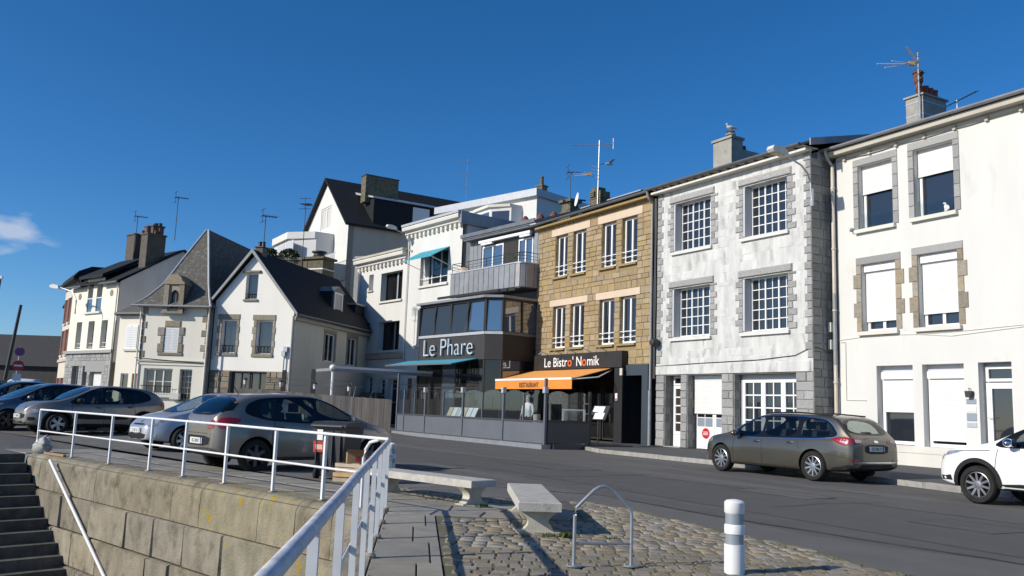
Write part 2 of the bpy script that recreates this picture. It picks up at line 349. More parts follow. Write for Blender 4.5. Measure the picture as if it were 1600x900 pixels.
def window(parent, u0, u1, z0, z1, y, sashes=2, cols=1, rows=1, fw=.05, mw=.028, mat='pvc', gl='pane', name='window', rail=None, ax='y'):
    """frame as the part, each pane a sub-part; the plane faces local -y (ax y) or +x (ax x)"""
    fr = MB(); panes = []
    B = (lambda mb, a, b, y0, y1, c, d: mb.box(a, b, y0, y1, c, d)) if ax == 'y' else (lambda mb, a, b, y0, y1, c, d: mb.box(-y1, -y0, a, b, c, d))
    B(fr, u0, u0 + fw, y - .05, y + .03, z0, z1); B(fr, u1 - fw, u1, y - .05, y + .03, z0, z1)
    B(fr, u0 + fw, u1 - fw, y - .048, y + .03, z0, z0 + fw); B(fr, u0 + fw, u1 - fw, y - .048, y + .03, z1 - fw, z1)
    w = (u1 - u0 - 2 * fw) / sashes
    for s_ in range(sashes):
        a = u0 + fw + s_ * w; b = a + w
        if s_: B(fr, a - fw * .55, a + fw * .55, y - .055, y + .02, z0 + fw, z1 - fw)
        if s_: a += fw * .55
        if s_ < sashes - 1: b -= fw * .55
        pw = (b - a) / cols; ph = (z1 - z0 - 2 * fw) / rows
        for c_ in range(1, cols): B(fr, a + c_ * pw - mw / 2, a + c_ * pw + mw / 2, y - .03, y + .015, z0 + fw, z1 - fw)
        for r_ in range(1, rows): B(fr, a, b, y - .028, y + .014, z0 + fw + r_ * ph - mw / 2, z0 + fw + r_ * ph + mw / 2)
        for c_ in range(cols):
            for r_ in range(rows): panes.append((a + c_ * pw, a + (c_ + 1) * pw, z0 + fw + r_ * ph, z0 + fw + (r_ + 1) * ph))
    if rail:
        for zr in rail: B(fr, u0 - .05, u1 + .05, y - .2, y - .17, zr - .015, zr + .015)
    o = fr.build(name, mat, parent)
    for a, b, c_, d in panes:
        mb = MB()
        t = random.uniform(-.004, .004); t2 = random.uniform(-.004, .004)
        if ax == 'y': mb.quad((a, y + t, c_), (b, y + t2, c_), (b, y - t, d), (a, y - t2, d))
        else: mb.quad((-y - t, a, c_), (-y - t2, b, c_), (-y + t, b, d), (-y + t2, a, d))
        mb.build('pane', gl, o, recalc=False)
    return o
def roller(parent, u0, u1, z0, z1, y, pitch=.05, name='roller_shutter', mat='shutter_white'):
    mb = MB(); n = max(2, int((z1 - z0) / pitch)); h = (z1 - z0) / n
    for i in range(n):
        a = z0 + i * h
        mb.quad((u0, y, a), (u1, y, a), (u1, y - .008, a + h * .25), (u0, y - .008, a + h * .25))
        mb.quad((u0, y - .008, a + h * .25), (u1, y - .008, a + h * .25), (u1, y - .008, a + h * .85), (u0, y - .008, a + h * .85))
        mb.quad((u0, y - .008, a + h * .85), (u1, y - .008, a + h * .85), (u1, y, a + h), (u0, y, a + h))
    mb.box(u0, u1, y - .012, y + .01, z0 - .04, z0)
    return mb.build(name, mat, parent, recalc=False)
def subtract(seg, holes, z0, z1):
    """pieces of the run seg=(a,b) in course z0..z1 not covered by holes (u0,u1,z0,z1)"""
    out = [seg]
    for h in holes:
        if h[2] < z1 - .03 and h[3] > z0 + .03:
            nxt = []
            for a, b in out:
                if h[1] <= a or h[0] >= b: nxt.append((a, b)); continue
                if h[0] - a > .05: nxt.append((a, h[0]))
                if b - h[1] > .05: nxt.append((h[1], b))
            out = nxt
    return out
def masonry(u0, u1, z0, z1, holes, ch, ln, rnd, joint=.012):
    """list of (a,b,c,d) stones in coursed masonry"""
    zs = [z0]
    while zs[-1] < z1 - ch[0] * .8: zs.append(zs[-1] + rnd.uniform(*ch))
    k = (z1 - z0) / (zs[-1] - z0); zs = [z0 + (z - z0) * k for z in zs]; out = []
    # snap course lines to opening edges
    for i in range(1, len(zs) - 1):
        for h in holes:
            for e in h[2:4]:
                if abs(zs[i] - e) < ch[0] * .5: zs[i] = e
    for c_, d in zip(zs, zs[1:]):
        if d - c_ < .04: continue
        for a, b in subtract((u0, u1), holes, c_, d):
            x = a; 
            while x < b - .02:
                w = rnd.uniform(*ln); 
                if b - x - w < ln[0] * .7: w = b - x if b - x < ln[1] * 1.3 else (b - x) / 2
                w = min(w, b - x)
                out.append((x + joint / 2, x + w - joint / 2, c_ + joint / 2, d - joint / 2)); x += w
    return out
def lay(stones, name, mat, parent, y=0, d=(.02, .04), bev=.018, ax='y', limit=300, small=.0):
    """each stone an object of its own up to the limit (largest first), the rest one stuff part"""
    st = sorted(stones, key=lambda s_: -(s_[1] - s_[0]) * (s_[3] - s_[2])); rest = MB()
    for i, (a, b, c_, e) in enumerate(st):
        bb = min(bev, (b - a) * .3, (e - c_) * .3)
        if i < limit: MB().stone(a, b, c_, e, y, random.uniform(*d), bb, ax).build(name, mat, parent, recalc=False)
        else: rest.stone(a, b, c_, e, y, random.uniform(*d), bb, ax)
    if rest.v: rest.build(name + '_remainder', mat, parent, kind='stuff', recalc=False)
def gutter(parent, u0, u1, y, z, r=.07, mat='zinc_dark'):
    mb = MB(); n = 6
    pts = [(y + r * math.cos(math.pi + math.pi * k / n), z + r * math.sin(math.pi + math.pi * k / n)) for k in range(n + 1)] + [(y + r * .8, z + .005), (y - r * .8, z + .005)]
    return mb.prism(pts, u0, u1, 'x').build('gutter', mat, parent)
def yagi(parent, base, h, boomlen, n, rz, mat='iron', z_boom=None):
    """aerial: mast with boom and cross elements; parts mast, boom"""
    tube('mast', mat, parent, [base, (base[0], base[1], base[2] + h)], .025, 6)
    z = base[2] + (z_boom or h); d = Vector((math.cos(rz), math.sin(rz), .03)); p = Vector((-math.sin(rz), math.cos(rz), 0)); c_ = Vector((base[0], base[1], z))
    mb = MB().tube([c_ - d * boomlen * .25, c_ + d * boomlen * .75], .026, 5)
    rp_ = c_ - d * boomlen * .2; mb.tube([rp_ - Vector((0, 0, .4)), rp_ + Vector((0, 0, .4))], .016, 4)
    for s_ in (-.35, .35): mb.tube([rp_ + Vector((0, 0, s_)) - p * .4, rp_ + Vector((0, 0, s_)) + p * .4], .016, 4)
    for i in range(n):
        q = c_ + d * boomlen * (-.2 + .9 * i / (n - 1)); w = .42 - .16 * i / n
        mb.tube([q - p * w, q + p * w], .016, 4)
    mb.build('aerial', mat, parent)
def local(O, rz, x, y): c_, s_ = math.cos(R(rz)), math.sin(R(rz)); return Vector((O[0] + x * c_ - y * s_, O[1] + x * s_ + y * c_))
# ------------------------------------------------------------------ ground, road, quay
def sm(t): t = max(0, min(1, t)); return t * t * (3 - 2 * t)
def gz(x, y): return .5 * sm((y - 18) / 28) * sm((-x - 5) / 8)
E1 = Vector((.726, -.6876)); PP = Vector((-.6876, -.726)); O1 = Vector((-10.191, 19.013)); RZ1 = -43.44
E2 = Vector((.1015, -.9948)); Q0 = Vector((-1.503, 11.153)); PL2 = Vector((-.9951, -.0987)); K = Vector((-1.795, 11.061))
S0 = O1 - .6 * E1; S1 = S0 + 2.1 * PP; KF = K + E2 * 300
outer = [local(O1, RZ1, 11.3, .5), KF - PL2 * .25, Vector((900, -288)), Vector((900, 1500)), Vector((-900, 1500)), Vector((-900, 39)), Vector((-34, 39)), S1, S0, local(O1, RZ1, -.6, .5)]
def sheet(name, outer, mat, z=0, pts=(), parent=None, zf=None):
    vs = [Vector(p) for p in outer] + [Vector(p) for p in pts]; n = len(outer)
    ov, oe, of, *_ = delaunay_2d_cdt(vs, [(i, (i + 1) % n) for i in range(n)], [], 1, 1e-5)
    mb = MB(); mb.add([(p.x, p.y, z + (zf(p.x, p.y) if zf else 0)) for p in ov], [tuple(f) for f in of])
    o = mb.build(name, mat, parent, recalc=False)
    if not o.data.polygons[0].normal.z > 0: o.data.flip_normals()
    return o
def inpoly(x, y, poly):
    c_ = False
    for i in range(len(poly)):
        x1, y1 = poly[i][0], poly[i][1]; x2, y2 = poly[i - 1][0], poly[i - 1][1]
        if (y1 > y) != (y2 > y) and x < (x2 - x1) * (y - y1) / (y2 - y1) + x1: c_ = not c_
    return c_
grid = [(x, y) for x in range(-80, 20, 4) for y in range(24, 80, 4) if not (x < -30 and y < 44)]
road = struct(sheet('road', outer, 'asphalt', 0, grid, None, gz))
struct(box('water', 'water', None, -900, 60, -300, 60, -6.2, -6.0))
# lighter worn gutter strip and a darker resurfaced band on the road
strip = [(-1.6, 14.55), (-.1, 13.5), (.95, 13.35), (1.3, 13.45), (1.95, 12.4), (2.35, 11.3), (2.65, 10.6), (3.25, 9.4), (3.5, 8.3), (4.2, 6.6), (5.0, 4.8), (7.2, 5.2), (5.6, 8.4), (4.2, 9.75), (3.6, 10.5), (3.0, 11.8), (2.42, 12.9), (1.72, 14.3), (.82, 15.8), (-.8, 15.7)]
struct(sheet('gutter_strip', strip, 'asphalt_gutter', .004))
struct(sheet('road_patch', [(9.5, 9), (2.5, 20.5), (-6, 31.5), (-8.3, 30.2), (.2, 19.2), (5.4, 9.4), (8, 6)], 'asphalt_patch', .004))
def mark(pts, w=.07): # worn painted line
    mb = MB()
    for (a, b) in zip(pts, pts[1:]):
        a, b = Vector(a), Vector(b); d = (b - a).normalized(); p = Vector((-d.y, d.x)) * w / 2
        mb.quad((*(a - p), .008), (*(b - p), .008), (*(b + p), .008), (*(a + p), .008))
    o = mb.build('road_marking', 'mark', None, recalc=False); return struct(o)
pm('mark', (.2, .2, .195), (.09, .09, .09), 5, .9)
mark([(3.9, 22.4), (4.35, 21.6)]); mark([(6.4, 17.5), (7.0, 16.5)]); mark([(7.9, 17.3), (8.7, 17.0)], .05); mark([(2.0, 16.9), (2.5, 16.2)], .05); mark([(8.2, 13.0), (8.9, 11.8)])
# sealed cracks and trench seams in the tarmac
def seam(pts, w, mat='asphalt_patch'):
    rs = random.Random(int(abs(pts[0][0]) * 100)); P_ = []
    for a, b in zip(pts, pts[1:]):
        n = max(2, int((Vector(b) - Vector(a)).length / .35))
        for i in range(n): q = Vector(a).lerp(Vector(b), i / n); P_.append(q + Vector((rs.uniform(-.03, .03), rs.uniform(-.03, .03))))
    mb = MB()
    for a, b in zip(P_, P_[1:]):
        d = (b - a).normalized(); p = Vector((-d.y, d.x)) * w * rs.uniform(.3, .6); mb.quad((*(a - p), .0085), (*(b - p), .0085), (*(b + p), .0085), (*(a + p), .0085))
    struct(mb.build('road_seam', mat, None, recalc=False))
pm('tar', (.028, .028, .03), (.04, .04, .042), 4, .6)
seam([(-.9, 15.8), (1.6, 14.5), (3.3, 11.5), (5.2, 8.9), (7.4, 5.4)], .05, 'tar'); seam([(2.8, 19.8), (5.6, 15.4), (9.2, 9.2)], .035, 'tar'); seam([(-3.5, 28.4), (1.5, 21.5)], .03, 'tar'); seam([(4.2, 13.6), (5.4, 14.6), (6.9, 15.2)], .03, 'tar'); seam([(.4, 18.0), (2.2, 18.9), (3.6, 20.4)], .03, 'tar')
for pts, mt in (([(5.2, 15.2), (5.9, 15.6), (5.0, 17.1), (4.3, 16.7)], 'asphalt_gutter'), ([(1.3, 20.2), (2.3, 20.8), (.5, 23.8), (-.5, 23.2)], 'asphalt_patch'), ([(6.2, 11.2), (7.1, 11.7), (6.5, 12.8), (5.6, 12.3)], 'asphalt_patch'), ([(-1.9, 19.2), (-.9, 19.8), (-1.7, 21.2), (-2.7, 20.6)], 'asphalt_gutter')):
    struct(sheet('road_repair', pts, mt, .0065)); seam(pts + pts[:1], .03, 'tar')
wq = thing('quay_wall', 'granite block quay wall with lichen below the white railing', 'quay wall', (O1.x, O1.y, 0), RZ1)
core = MB().box(-.6, 11.55, .05, 1.0, -6.4, -.05)
core.build('wall_core', 'mortar_dark', wq)
rg = random.Random(3)
zc = [0, -.66, -1.31, -1.95, -2.6, -3.3, -4.0]
cuts = [[-.6, .35, 1.25, 3.31, 4.23, 6.47, 7.43, 9.16, 10.1, 10.95, 11.56]]
cuts.append([-.6, .5, 1.9, 3.34, 4.97, 6.02, 7.10, 8.3, 9.5, 10.6, 11.56])
for i in range(4):
    c_ = [-.6]
    while c_[-1] < 10.6: c_.append(c_[-1] + rg.uniform(.8, 1.5))
    c_.append(11.56); cuts.append(c_)
for ci in range(6):
    for a, b in zip(cuts[ci], cuts[ci][1:]):
        mt = 'lichen_stone' if (ci < 2 and 7.3 < a < 9.6) else 'quay_stone'
        yb = -.02 * ci
        if ci == 0:   # cap stones with a rounded arris
            prof = [(.62, .02), (.20, .02)] + [(.02 + .18 * (1 - math.sin(t)) , -.16 + .18 * math.cos(t)) for t in [R(15), R(35), R(55), R(75), R(90)]] + [(rg.uniform(0, .02), -.4), (.01, -.65), (.62, -.65)]
            MB().prism(prof, a + .006, b - .006, 'x').build('stone', mt, wq)
        else:
            d = rg.uniform(.02, .055)
            mb = MB(); x0, x1, z0, z1 = a + .006, b - .006, zc[ci + 1] + .005 + rg.uniform(0, .012), zc[ci] - .005; e = .022
            mb.add([(x0, .3, z0), (x1, .3, z0), (x1, .3, z1), (x0, .3, z1), (x0, yb + .01, z0), (x1, yb + .01, z0), (x1, yb + .01, z1), (x0, yb + .01, z1),
                    (x0 + e, yb - d + .01, z0 + e), (x1 - e, yb - d, z0 + e), (x1 - e, yb - d + .01, z1 - e), (x0 + e, yb - d, z1 - e)],
                   [(8, 9, 10, 11)] + [f for i in range(4) for f in ((i, (i + 1) % 4, 4 + (i + 1) % 4, 4 + i), (4 + i, 4 + (i + 1) % 4, 8 + (i + 1) % 4, 8 + i))])
            mb.build('stone', mt, wq)
# near side of the basin (below the foreground railing)
w2 = thing('basin_wall', 'quay wall under the foreground handrail, facing the basin', 'quay wall', (K.x, K.y, 0), math.degrees(math.atan2(E2.y, E2.x)))
MB().box(.02, 60, -.0, .5, -6.4, -.3).build('wall_core', 'mortar_dark', w2)
x = 0.0
while x < 11:
    w = rg.uniform(.7, 1.3)
    prof = [(-.30, .02), (-.05, .02), (.03, -.02), (.05, -.12), (.05, -.65), (-.30, -.65)]
    MB().prism([(-a, b) for a, b in prof], x + .008, x + w - .008, 'x').build('stone', 'quay_stone', w2); x += w
# stairs down to the basin along the quay wall
st = thing('stone_stairs', 'dark wet stone steps going down into the basin at left edge', 'stairs', (O1.x, O1.y, 0), RZ1)
box('landing', 'step_stone', st, -1.6, -.6, -2.1, -.0, -3, -.003)
for i in range(16):
    x0 = -.6 + .318 * i; z = -.2 * (i + 1) + .02
    MB().box(x0, x0 + .36, -2.0 + rg.uniform(0, .03), -.06, z - .9, z).build('step', 'step_stone', st)
hr = thing('stair_handrail', 'white steel handrail running down the quay wall beside the steps', 'handrail', (O1.x, O1.y, 0), RZ1)
tube('rail', 'white_paint', hr, [(1.2, -.1, -.02), (6.4, -.1, -2.98)], .032, 10)
for x in (1.5, 3.0, 4.5, 6.0): tube('bracket', 'white_paint', hr, [(x, -.1, -.02 - .569 * (x - 1.2)), (x, .03, -.08 - .569 * (x - 1.2))], .014, 6)
# flagstones behind the quay edge
fl = struct(sheet('quay_paving', [K + E2 * 11 + Vector((.95, 0)), K + E2 * 11 - PL2 * .02, local(O1, RZ1, 11.3, .62), local(O1, RZ1, -.6, .62), local(O1, RZ1, -.6, 0), S0 - E1 * 9, S0 - E1 * 9 - PP * 2.0, K - PP * 2.0 + E1 * .8, (1.4, 12.2), (1.2, 11.0), (-.86, 11.0)], 'joint', .004))
def slab(name, pts, mat, parent, z0, z1, bev=.012):
    n = len(pts); ce = sum((Vector(p) for p in pts), Vector((0, 0))) / n; mb = MB()
    ins = [Vector(p) + (ce - Vector(p)).normalized() * bev * 1.5 for p in pts]
    j = [random.uniform(-.003, .003) for _ in pts]
    mb.add([(p[0], p[1], z0) for p in pts] + [(p[0], p[1], z1 - bev * .6) for p in pts] + [(p[0], p[1], z1 + q) for p, q in zip(ins, j)],
           [tuple(range(2 * n, 3 * n))] + [f for i in range(n) for f in ((i, (i + 1) % n, n + (i + 1) % n, n + i), (n + i, n + (i + 1) % n, 2 * n + (i + 1) % n, 2 * n + i))])
    return mb.build(name, mat, parent)
# strip along the wall railing (two rows of large slabs)
for row, (y0, y1) in enumerate(((.63, 1.22), (1.23, 1.95))):
    x = -9.0 if row else -9.5
    while x < 11.2:
        w = rg.uniform(.9, 1.7)
        slab('flagstone', [local(O1, RZ1, x + .008, y0 + .008), local(O1, RZ1, x + w - .008, y0 + .008), local(O1, RZ1, x + w - .008, y1 - .008), local(O1, RZ1, x + .008, y1 - .008)], 'flag', fl, .0, .022); x += w
x = -9.5
while x < -.7:
    w = min(rg.uniform(.9, 1.5), -.62 - x)
    slab('flagstone', [local(O1, RZ1, x + .008, .01), local(O1, RZ1, x + w - .008, .01), local(O1, RZ1, x + w - .008, .61), local(O1, RZ1, x + .008, .61)], 'flag', fl, .0, .022); x += max(w, .3)
# strip along the foreground railing
rz2 = math.degrees(math.atan2(E2.y, E2.x)); y = .15; k_ = 0
while y < 9.5:
    h = rg.uniform(.98, 1.2); s_ = (.5, .36, .52, .4)[k_ % 4]; W_ = .62; h1 = h - (.12 if k_ % 2 else 0)
    for a, b in ((.31, .31 + s_), (.31 + s_, .31 + W_)):
        slab('flagstone', [local(K, rz2, y + .008, a + .007), local(K, rz2, y + h - .008, a + .007), local(K, rz2, y + h - .008, b - .007), local(K, rz2, y + .008, b - .007)], 'flag', fl, .0, .022)
    y += h; k_ += 1
# slabs at the head, between rail corner and benches
for p in ([(-1.45, 11.02), (-.92, 11.02), (-.86, 11.55), (-1.5, 11.55)], [(-.9, 11.02), (-.3, 11.0), (-.24, 11.52), (-.84, 11.55)], [(-.28, 11.0), (.22, 11.0), (.18, 11.5), (-.22, 11.52)], [(.24, 11.0), (.8, 11.0), (.9, 11.45), (.2, 11.5)],
          [(-1.5, 11.57), (-.72, 11.57), (-.7, 12.15), (-1.2, 12.25)], [(-.7, 11.57), (-.05, 11.54), (.05, 12.0), (-.68, 12.15)], [(-.03, 11.52), (.9, 11.47), (1.0, 11.9), (.07, 11.98)], [(-1.2, 12.27), (-.3, 12.12), (-.25, 12.6), (-1.6, 12.9)], [(-.28, 12.1), (.9, 11.95), (.8, 12.5), (-.23, 12.6)]):
    slab('flagstone', p, 'flag', fl, .0, .022)
# cobbles
cob_poly = [(-.84, 10.98), (-.68, 9.4), (-.52, 7.8), (-.15, 4.2), (4.9, 4.8), (4.2, 6.6), (3.5, 8.3), (3.25, 9.4), (2.65, 10.6), (2.35, 11.3), (1.95, 12.4), (1.3, 13.42), (.95, 13.3), (1.02, 11.0)]
cob2 = [(-2.0, 13.0), (-1.2, 12.9), (-.2, 12.65), (.85, 12.5), (.5, 12.95), (.0, 13.3), (-1.6, 14.5), (-2.9, 14.3)]
cb = struct(sheet('cobbled_paving', cob_poly, 'joint', .0125)); struct(sheet('cobbled_patch', cob2, 'joint', .0125))
cobs = []
for poly, tilt in ((cob_poly, .03), (cob2, -.2)):
    y = 4.2; 
    while y < 14.6:
        h = rg.uniform(.15, .20); x = -3.2 + rg.uniform(0, .2)
        while x < 5.2:
            w = rg.uniform(.11, .21); yy = y + tilt * (x - 1)
            if all(inpoly(x + dx * w, yy + dy * h, poly) for dx in (.08, .92) for dy in (.1, .9)): cobs.append((x + w / 2, yy + h / 2, w - .010, h - .011, tilt))
            x += w
        y += h
protos = []
for i in range(9):
    mb = MB(); r_ = random.Random(i); n = 10; base = []
    for k in range(n):
        a = 2 * math.pi * (k + .5) / n; ex = .26
        x = math.copysign(abs(math.cos(a)) ** ex, math.cos(a)) * .5; y = math.copysign(abs(math.sin(a)) ** ex, math.sin(a)) * .5
        q = r_.uniform(.93, 1.0); base.append((x * q, y * q))
    mb.add([(x, y, -.5) for x, y in base] + [(x, y, .35 + r_.uniform(-.1, .1)) for x, y in base] + [(x * .88, y * .86, .8 + r_.uniform(-.12, .08)) for x, y in base],
           [tuple(range(2 * n, 3 * n))] + [f for k in range(n) for f in ((k, (k + 1) % n, n + (k + 1) % n, n + k), (n + k, n + (k + 1) % n, 2 * n + (k + 1) % n, 2 * n + k))], True)
    protos.append(mb)
pme = [p.mesh('cobble', 'cobble') for p in protos]
cobs.sort(key=lambda c_: (c_[1] < 6.7, c_[1]))
rest = MB()
for i, (x, y, w, h, t) in enumerate(cobs):
    k = rg.randrange(9); a = t + rg.uniform(-.05, .05); th = rg.uniform(.016, .023)
    if i < 300:
        o = bpy.data.objects.new('cobble', pme[k]); link(o, cb); o.location = (x, y, .006); o.rotation_euler = (rg.uniform(-.04, .04), rg.uniform(-.04, .04), a); o.scale = (w, h, th)
    else:
        c_, s_ = math.cos(a), math.sin(a)
        rest.add([(x + (vx * w * c_ - vy * h * s_), y + (vx * w * s_ + vy * h * c_), .006 + vz * th) for vx, vy, vz in protos[k].v], protos[k].f, True)
if rest.v: rest.build('cobble_remainder', 'cobble', cb, kind='stuff', recalc=False)
# parking apron of setts and worn tarmac behind the railing
struct(sheet('parking_apron', [local(O1, RZ1, -9, 1.97), local(O1, RZ1, 11.4, 1.97), (.1, 13.3), (-1.6, 14.6), (-.6, 15.7), (-6, 21), (-14, 29.5), (-20, 33)], 'parking', .006, [(x * 1.5, y * 1.5) for x in range(-14, 1) for y in range(9, 23) if inpoly(x * 1.5, y * 1.5, [local(O1, RZ1, -8.6, 2.3), local(O1, RZ1, 11.0, 2.4), (-.8, 15.5), (-6, 20.6), (-14, 29), (-19.5, 32.4)])], None, gz))
# moss and weeds in the joints
wd = MB()
def tuft(x, y, n, r_, h):
    for _ in range(n):
        a = rg.uniform(0, 6.28); d = rg.uniform(0, r_); px, py = x + d * math.cos(a), y + d * math.sin(a); b = rg.uniform(0, 6.28); l_ = rg.uniform(.5, 1) * h; w = l_ * .3
        dx, dy = math.cos(b), math.sin(b)
        wd.add([(px - dy * w, py + dx * w, .02), (px + dy * w, py - dx * w, .02), (px + dx * l_ * .8 + dy * w * .4, py + dy * l_ * .8 - dx * w * .4, .02 + l_), (px + dx * l_ * .8 - dy * w * .4, py + dy * l_ * .8 + dx * w * .4, .02 + l_)], [(0, 1, 2, 3)])
tuft(.66, 9.5, 60, .09, .05); tuft(.2, 9.4, 50, .16, .02); tuft(.5, 9.5, 30, .1, .04); tuft(-.3, 12.0, 40, .1, .05); tuft(-.95, 12.9, 90, .35, .025); tuft(1.15, 9.5, 20, .1, .03)
for _ in range(70):
    x, y = rg.uniform(.4, 2.9), rg.uniform(6.8, 10.2)
    if inpoly(x, y, cob_poly): tuft(x, y, 6, .09, .015)
for _ in range(12):
    t = rg.uniform(.3, 6); q = K + E2 * t - PL2 * rg.uniform(.25, .36); tuft(q.x, q.y, 8, .08, .02)
for _ in range(40):
    t = rg.uniform(0, 1); i = rg.randrange(3); a, b = [((3.5, 8.0), (3.0, 9.2)), ((3.0, 9.2), (2.5, 10.6)), ((4.0, 7.0), (3.5, 8.0))][i]; tuft(a[0] + (b[0] - a[0]) * t, a[1] + (b[1] - a[1]) * t, 5, .07, .02)
wo = wd.build('weeds', 'moss', None, kind='stuff', recalc=False); tag(wo, 'moss and small weeds growing in the joints of the cobbles', 'weeds')
# raised pavement in front of the facades, with its kerb stones
PF = ((9.835, 28.642), -59.0)
def pl(u, n, F=PF): return local(F[0], F[1], u, n)
pvl = [(-4.3, -4.98), (6, -5.18), (9, -5.88), (30, -7.4), (30, 3.2), (.2, 1.6), (.0, .3), (-16.6, .3), (-16.6, -1.5), (-7, -3.9)]
pv = struct(sheet('pavement', [pl(*q) for q in pvl], 'pavement_tar', .12))
edge = [(-7.0, -4.02), (-4.35, -5.1), (6, -5.3), (9, -6.0), (30, -7.52)]
for (a, b) in zip(edge, edge[1:]):
    a, b = pl(*a), pl(*b); L = (b - a).length; n = max(1, round(L / 1.05)); d = (b - a) / n; p = Vector((-d.y, d.x)).normalized() * .075
    for i in range(n):
        s_ = a + d * i; e = s_ + d; g = d.normalized() * .006
        slab('kerb_stone', [s_ + g - p, e - g - p, e - g + p, s_ + g + p], 'kerb', pv, -.05, .125 + rg.uniform(-.006, .006), .018)
# pavement in front of the houses further on (left)
pv2 = struct(sheet('pavement', [local((-12, 46.5), -10, q[0], q[1]) for q in [(.4, -1.4), (.4, 3), (-16, 3), (-16, -1.6)]], 'pavement_tar', .60))
for i in range(14): box('kerb_stone', 'kerb', pv2, 0, 1, 0, .15, .3, .61).matrix_world = Matrix.Translation(local((-12, 46.5), -10, -15.6 + i * 1.1, -1.6).to_3d()) @ Matrix.Rotation(R(-10), 4, 'Z')
# ------------------------------------------------------------------ buildings on the right
def recenter(root, dx, dy):
    for ch in root.children: ch.location.x -= dx; ch.location.y -= dy
    p = local(root.location, math.degrees(root.rotation_euler.z), dx, dy); root.location.x, root.location.y = p.x, p.y
def pitched(mb, u0, u1, y0, z0, ys, zs, t=.12):
    mb.prism([(y0, z0), (ys, zs), (ys, zs + t), (y0, z0 + t * .6)], u0, u1, 'x')
def chimney(parent, u0, u1, y0, y1, z0, z1, mat, cap=.08, pots=(), potmat='terracotta'):
    mb = MB().box(u0, u1, y0, y1, z0, z1)
    if cap: mb.box(u0 - .06, u1 + .06, y0 - .06, y1 + .06, z1, z1 + cap)
    c_ = mb.build('chimney', mat, parent)
    for (x, y, h, r_) in pots: MB().lathe([(r_ * 1.1, 0), (r_, .04), (r_ * .85, h * .8), (r_, h * .85), (r_, h)], 10, (x, y, z1 + cap)).build('chimney_pot', potmat, c_)
    return c_
# ---- P: stained white house with granite quoins
P = thing('granite_trimmed_house', 'stained white house with grey granite quoins and small-paned windows', 'house', (9.835, 28.642, 0), -59)
H4 = [(-6.49, -4.41, 7.9, 9.85), (-2.73, -.69, 7.9, 9.8), (-6.53, -4.44, 4.43, 6.37), (-2.75, -.69, 4.43, 6.37)]
UL, UR = -7.5, .33
mb = MB().face([(UL, 2.95), (UR, 2.95), (UR, 10.5), (UL, 10.5)], H4, 0, .4)
mb.box(UL, UR - .05, .42, 9, 2.95, 10.5)
pw = mb.build('wall', 'render_stained', P)
GH = [(-7.0, -6.05, .12, 2.92), (-5.7, -3.84, .12, 2.92), (-3.25, -.4, .12, 2.92)]
gw = MB().face([(UL, .05), (UR, .05), (UR, 2.94), (UL, 2.94)], GH, .03, .42)
gw.box(UL, UR - .05, .47, 9, 0, 2.94)
gw = gw.build('ground_floor_wall', 'mortar', P)
for h in H4:
    a, b, c_, d = h
    window(P, a + .12, b, c_ + .02, d, .34, 3, 2, 5, .05, .03)
    box('shutter', 'shutter_side', P, a + .02, a + .10, -.04, .3, c_ + .02, d - .03)
    MB().prism([(-.10, c_ - .16), (-.10, c_ - .06), (.3, c_ + .02), (.3, c_ - .16)], a - .12, b + .08, 'x').build('window_sill', 'render_white', P)
    MB().stone(a - .23, b + .2, d + .03, d + .3, 0, .07, .03).build('lintel', 'granite_rough', P)
    z = c_ - .02; k = 0
    while z < d - .03:
        hh = .235; e = min(z + hh, d + .02)
        for side in (0, 1):
            w = (.37 if (k + side) % 2 else .22) + random.uniform(-.02, .02)
            if side == 0: MB().stone(a - w, a, z + .006, e - .006, 0, random.uniform(.025, .045), .02).build('stone', 'granite_rough', P)
            else: MB().stone(b, b + w, z + .006, e - .006, 0, random.uniform(.025, .045), .02).build('stone', 'granite_rough', P)
        z = e; k += 1
z = 3.4; k = 0
while z < 10.2:
    e = z + .27
    w = .30 if k % 2 else .2
    MB().stone(UR - w, UR + .012, z + .006, e - .006, 0, .04, .02).build('stone', 'granite_rough', P)
    w = .36 if k % 2 else .24
    MB().stone(UL + .02, UL + w, z + .006, e - .006, 0, .035, .03).build('stone', 'granite_rough', P)
    z = e; k += 1
rp = random.Random(11)
lay(masonry(UL, UR, .12, 2.94, [(h[0], h[1], 0, 2.94) for h in GH], (.26, .34), (.3, .6), rp), 'stone', 'granite_rough', gw, .03, (.03, .055), .022)
for h in GH:   # stone jambs in the left reveals
    z = .14; k = 0
    while z < 2.9:
        e = min(z + .31, 2.92); mid = .2 if k % 2 else .28
        for y0, y1 in ((.04, .04 + mid), (.05 + mid, .46)):
            MB().box(h[0] - .02, h[0] + .025, y0 + .006, y1 - .006, z + .007, e - .007).build('stone', 'block_grey', gw)
        z = e; k += 1
side = masonry(.02, 1.25, .05, 10.25, [], (.27, .34), (.34, .62), rp)
lay(side, 'stone', 'block_grey', pw, -UR + .045, (.02, .03), .015, 'x')
PZ = H4 + [(a - .4, b + .4, c_ - .22, d + .33) for a, b, c_, d in H4] + [(UR - .34, UR + .1, 3, 11), (UL - .1, UL + .38, 3, 11)]
rk = random.Random(22)
lay([q for q in masonry(UL + .02, UR - .02, 3.32, 10.4, PZ, (.25, .33), (.35, .75), random.Random(21), .016) if rk.random() < .38], 'stone', 'whitewash', pw, 0, (.003, .010), .02)
box('string_course', 'render_stained', P, UL, UR - .12, -.03, .02, 2.96, 3.3)
box('eaves_board', 'render_pale', P, UL - .1, UR + .05, -.32, .0, 10.42, 10.5)
for i in range(17): box('rafter_end', 'iron', P, UL + .2 + i * .45, UL + .3 + i * .45, -.34, -.02, 10.5, 10.58)
gutter(P, UL - .35, UR - .1, -.42, 10.68, .09)
